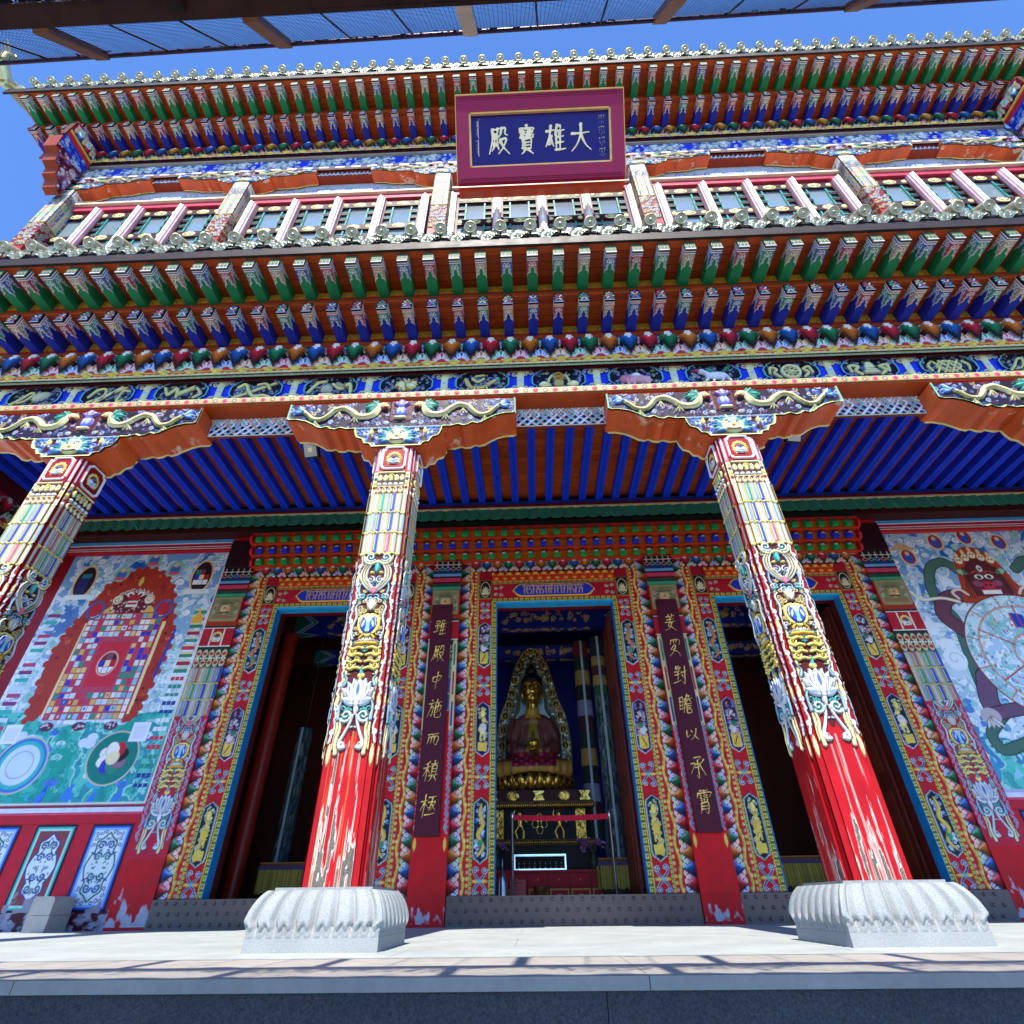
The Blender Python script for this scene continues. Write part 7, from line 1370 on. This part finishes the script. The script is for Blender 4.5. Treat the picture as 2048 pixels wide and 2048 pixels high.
# ================================================================== shade netting over the court
rl = lambda x: np.array([x, -9.135-.0085*(x+.53), 4.589+.0115*(x+.53)]); bm = lambda x: np.array([x, -9.355, 4.10+.004*(x+.5)])
cp = empty('shade_canopy', (-.5, -9.4, 4.1), label='rusty framed shade netting with leaf litter spanning the top of the view', cat='canopy'); off = np.array([-.5, -9.4, 4.1])
def cpo(mb, n, m): o = mb.obj(n, m, cp); o.location = tuple(-off); return o
b = MB(); b.hexa([tuple(bm(x)+np.array([0, dy, dz])) for x in (-7, 6) for dy in (-.10, .0) for dz in (-.0, .05)], '4a2c22'); cpo(b, 'edge_beam', M_IRON)
b = MB(); b.tube([rl(-7), rl(6)], .012, '4a2a48', 6); cpo(b, 'edge_rail', M_IRON)
for i in range(-4, 5):
    x = -.78+i*1.13; b = MB(); A, Bp = bm(x+.0), rl(x+.01*i); d = np.array([.042, 0, 0]); u = Bp-A; nn = np.array([0, -u[2], u[1]])/np.linalg.norm(u)*.02
    b.hexa([tuple(q+s*d+t*nn) for s in (-1, 1) for q in (A, Bp) for t in (-1, 1)], 'c8b8a8' if i == 0 else '7a4a30'); cpo(b, 'strut', M_IRON)
    for k in (1, 2): b = MB(); b.tube([bm(x+k*.377), rl(x+k*.377+.03)], .006, '2c2230', 5); cpo(b, 'thin_strut', M_IRON)
    b = MB(); x2 = x-.35; b.box(x2-.04, x2+.04, -10.4, -9.4, 4.06, 4.10, '3a241c'); cpo(b, 'rafter', M_IRON)
n = MB(); 
def thread(a, b_, w, col='20243c'):
    a, b_ = np.array(a), np.array(b_); d = (b_-a)/np.linalg.norm(b_-a); s = np.cross(d, (0, .9, .4)); s = s/(np.linalg.norm(s)+1e-9)*w; n._add([a-s, b_-s, b_+s, a+s], lin(col), quads=[(0, 1, 2, 3)]); s = np.cross(d, s/w)*w; n._add([a-s, b_-s, b_+s, a+s], lin(col), quads=[(0, 1, 2, 3)])
R = random.Random(8)
for i in range(25):
    t = (i+.5)/25
    for k in range(12): xa, xb = -7+k*13/12, -7+(k+1)*13/12; sg = .012*math.sin(k*2.1+i*.3); thread(bm(xa)*(1-t)+rl(xa)*t+np.array([0, 0, -.02*math.sin(t*3.14)+.008*math.sin(k*1.7)]), bm(xb)*(1-t)+rl(xb)*t+np.array([0, 0, -.02*math.sin(t*3.14)+.008*math.sin((k+1)*1.7)]), .0011)
for i in range(600): x = -7+i*.0216; thread(bm(x+.004*math.sin(i)), rl(x+.006*math.sin(i*.7)), .0010)
for i in range(30): y = -9.46-i*.018; thread((-7, y, 4.09), (6, y, 4.09), .0017)
for i in range(560): x = -7+i*.023; thread((x, -9.44, 4.09), (x+.01*math.sin(i), -10.0, 4.09), .0015)
for i in range(700): x = R.uniform(-7, 6); t = .985-abs(R.gauss(0, .05)); a = bm(x)*(1-t)+rl(x)*t; thread(a, a+np.array([R.uniform(-.05, .05), .0, R.uniform(-.01, .02)]), R.uniform(.002, .005), '18121e')
cpo(n, 'netting', M_NET)
lf = MB(); 
for i in range(5200):
    x = R.uniform(-7, 6); k = abs(R.gauss(0, .11))*(1+.8*math.sin(x*5.3)*math.sin(x*2.1)); p0 = np.array([x, -9.43-k, 4.10+R.uniform(0, .05)]); a = R.uniform(0, 6.28); L = R.uniform(.012, .035); d = np.array([math.cos(a)*L, math.sin(a)*L, R.uniform(-.01, .012)]); e = np.array([-d[1], d[0], R.uniform(-.006, .006)])*.45
    lf._add([p0-d, p0-e, p0+d, p0+e], lin(R.choice(('2a2018', '3a2c1c', '1c1814', '33261a'))), quads=[(0, 1, 2, 3)])
xs = np.linspace(-7, 6, 400); hw = .03+.055*(1+np.sin(xs*9.3+1.3*np.sin(xs*2.7)))*(.75+.25*np.sin(xs*1.9)); P = np.array([[(x, -9.375, 4.095) for x in xs], [(x, -9.385, 4.10+h) for x, h in zip(xs, hw)], [(x, -9.45, 4.10) for x in xs]]); lf.grid(P, '241c1c')  # solid wavy ridge on the beam, added to give its shadow a wavy edge
lo_ = cpo(lf, 'leaf_litter_and_ridge', M_NET); lo_['kind'] = 'stuff'
rf = MB(); N_ = 240; xs = np.linspace(-12, 12, N_); P = np.array([[(x, y, 4.12+.03*math.sin(x*16)) for x in xs] for y in (-19, -9.86)]); rf.grid(P, '6a6460'); P[:, :, 2] += .02; rf.grid(P[::-1], '6a6460'); cpo(rf, 'unseen_shade_sheet', M_IRON)  # unseen opaque sheet beyond the netting, added to shade the court and platform front

# ================================================================== light, sky, camera
w = bpy.data.worlds.new('World'); SC.world = w; w.use_nodes = True; nt = w.node_tree; bg = nt.nodes['Background']; sk = nt.nodes.new('ShaderNodeTexSky'); sk.sky_type = 'NISHITA'; sk.sun_disc = False
EL, AZ = 52.5, 2.5
sk.sun_elevation = rad(EL); sk.sun_rotation = rad(180+AZ); sk.altitude = 2800; sk.air_density = 1.0; sk.dust_density = .3; sk.ozone_density = 1.6
tm = nt.nodes.new('ShaderNodeMix'); tm.data_type = 'RGBA'; tm.blend_type = 'MULTIPLY'; tm.inputs[0].default_value = 1; tm.inputs[7].default_value = (.80, 1.15, 1.62, 1); nt.links.new(sk.outputs[0], tm.inputs[6]); nt.links.new(tm.outputs[2], bg.inputs[0]); bg.inputs[1].default_value = .115
sun = bpy.data.lights.new('sun', 'SUN'); sun.energy = 4.0; sun.angle = rad(.5); sun.color = (1, .95, .86); so = bpy.data.objects.new('sun', sun); COL.objects.link(so)
d = Vector((-math.sin(rad(AZ))*math.cos(rad(EL)), -math.cos(rad(AZ))*math.cos(rad(EL)), math.sin(rad(EL)))); so.rotation_euler = d.to_track_quat('Z', 'Y').to_euler(); so.location = (0, -20, 30)
cam = bpy.data.cameras.new('camera'); cam.sensor_width = 36; cam.sensor_fit = 'HORIZONTAL'; cam.lens = 36*1095.3/2048; cam.clip_start = .05; cam.clip_end = 500; co = bpy.data.objects.new('camera', cam); COL.objects.link(co); SC.camera = co
Mx = Matrix(((.99927471, .02922897, .02440746, -.5339), (.03684926, -.58062335, -.81333797, -10.1375), (-.00960149, .81364746, -.5812793, .2814), (0, 0, 0, 1))); co.matrix_world = Mx
vs = SC.view_settings; vs.view_transform = 'Standard'; vs.look = 'None'; vs.exposure = 1.25; vs.gamma = 1; vs.use_curve_mapping = False
SC.cycles.max_bounces = 8; SC.cycles.diffuse_bounces = 5; SC.cycles.transparent_max_bounces = 12
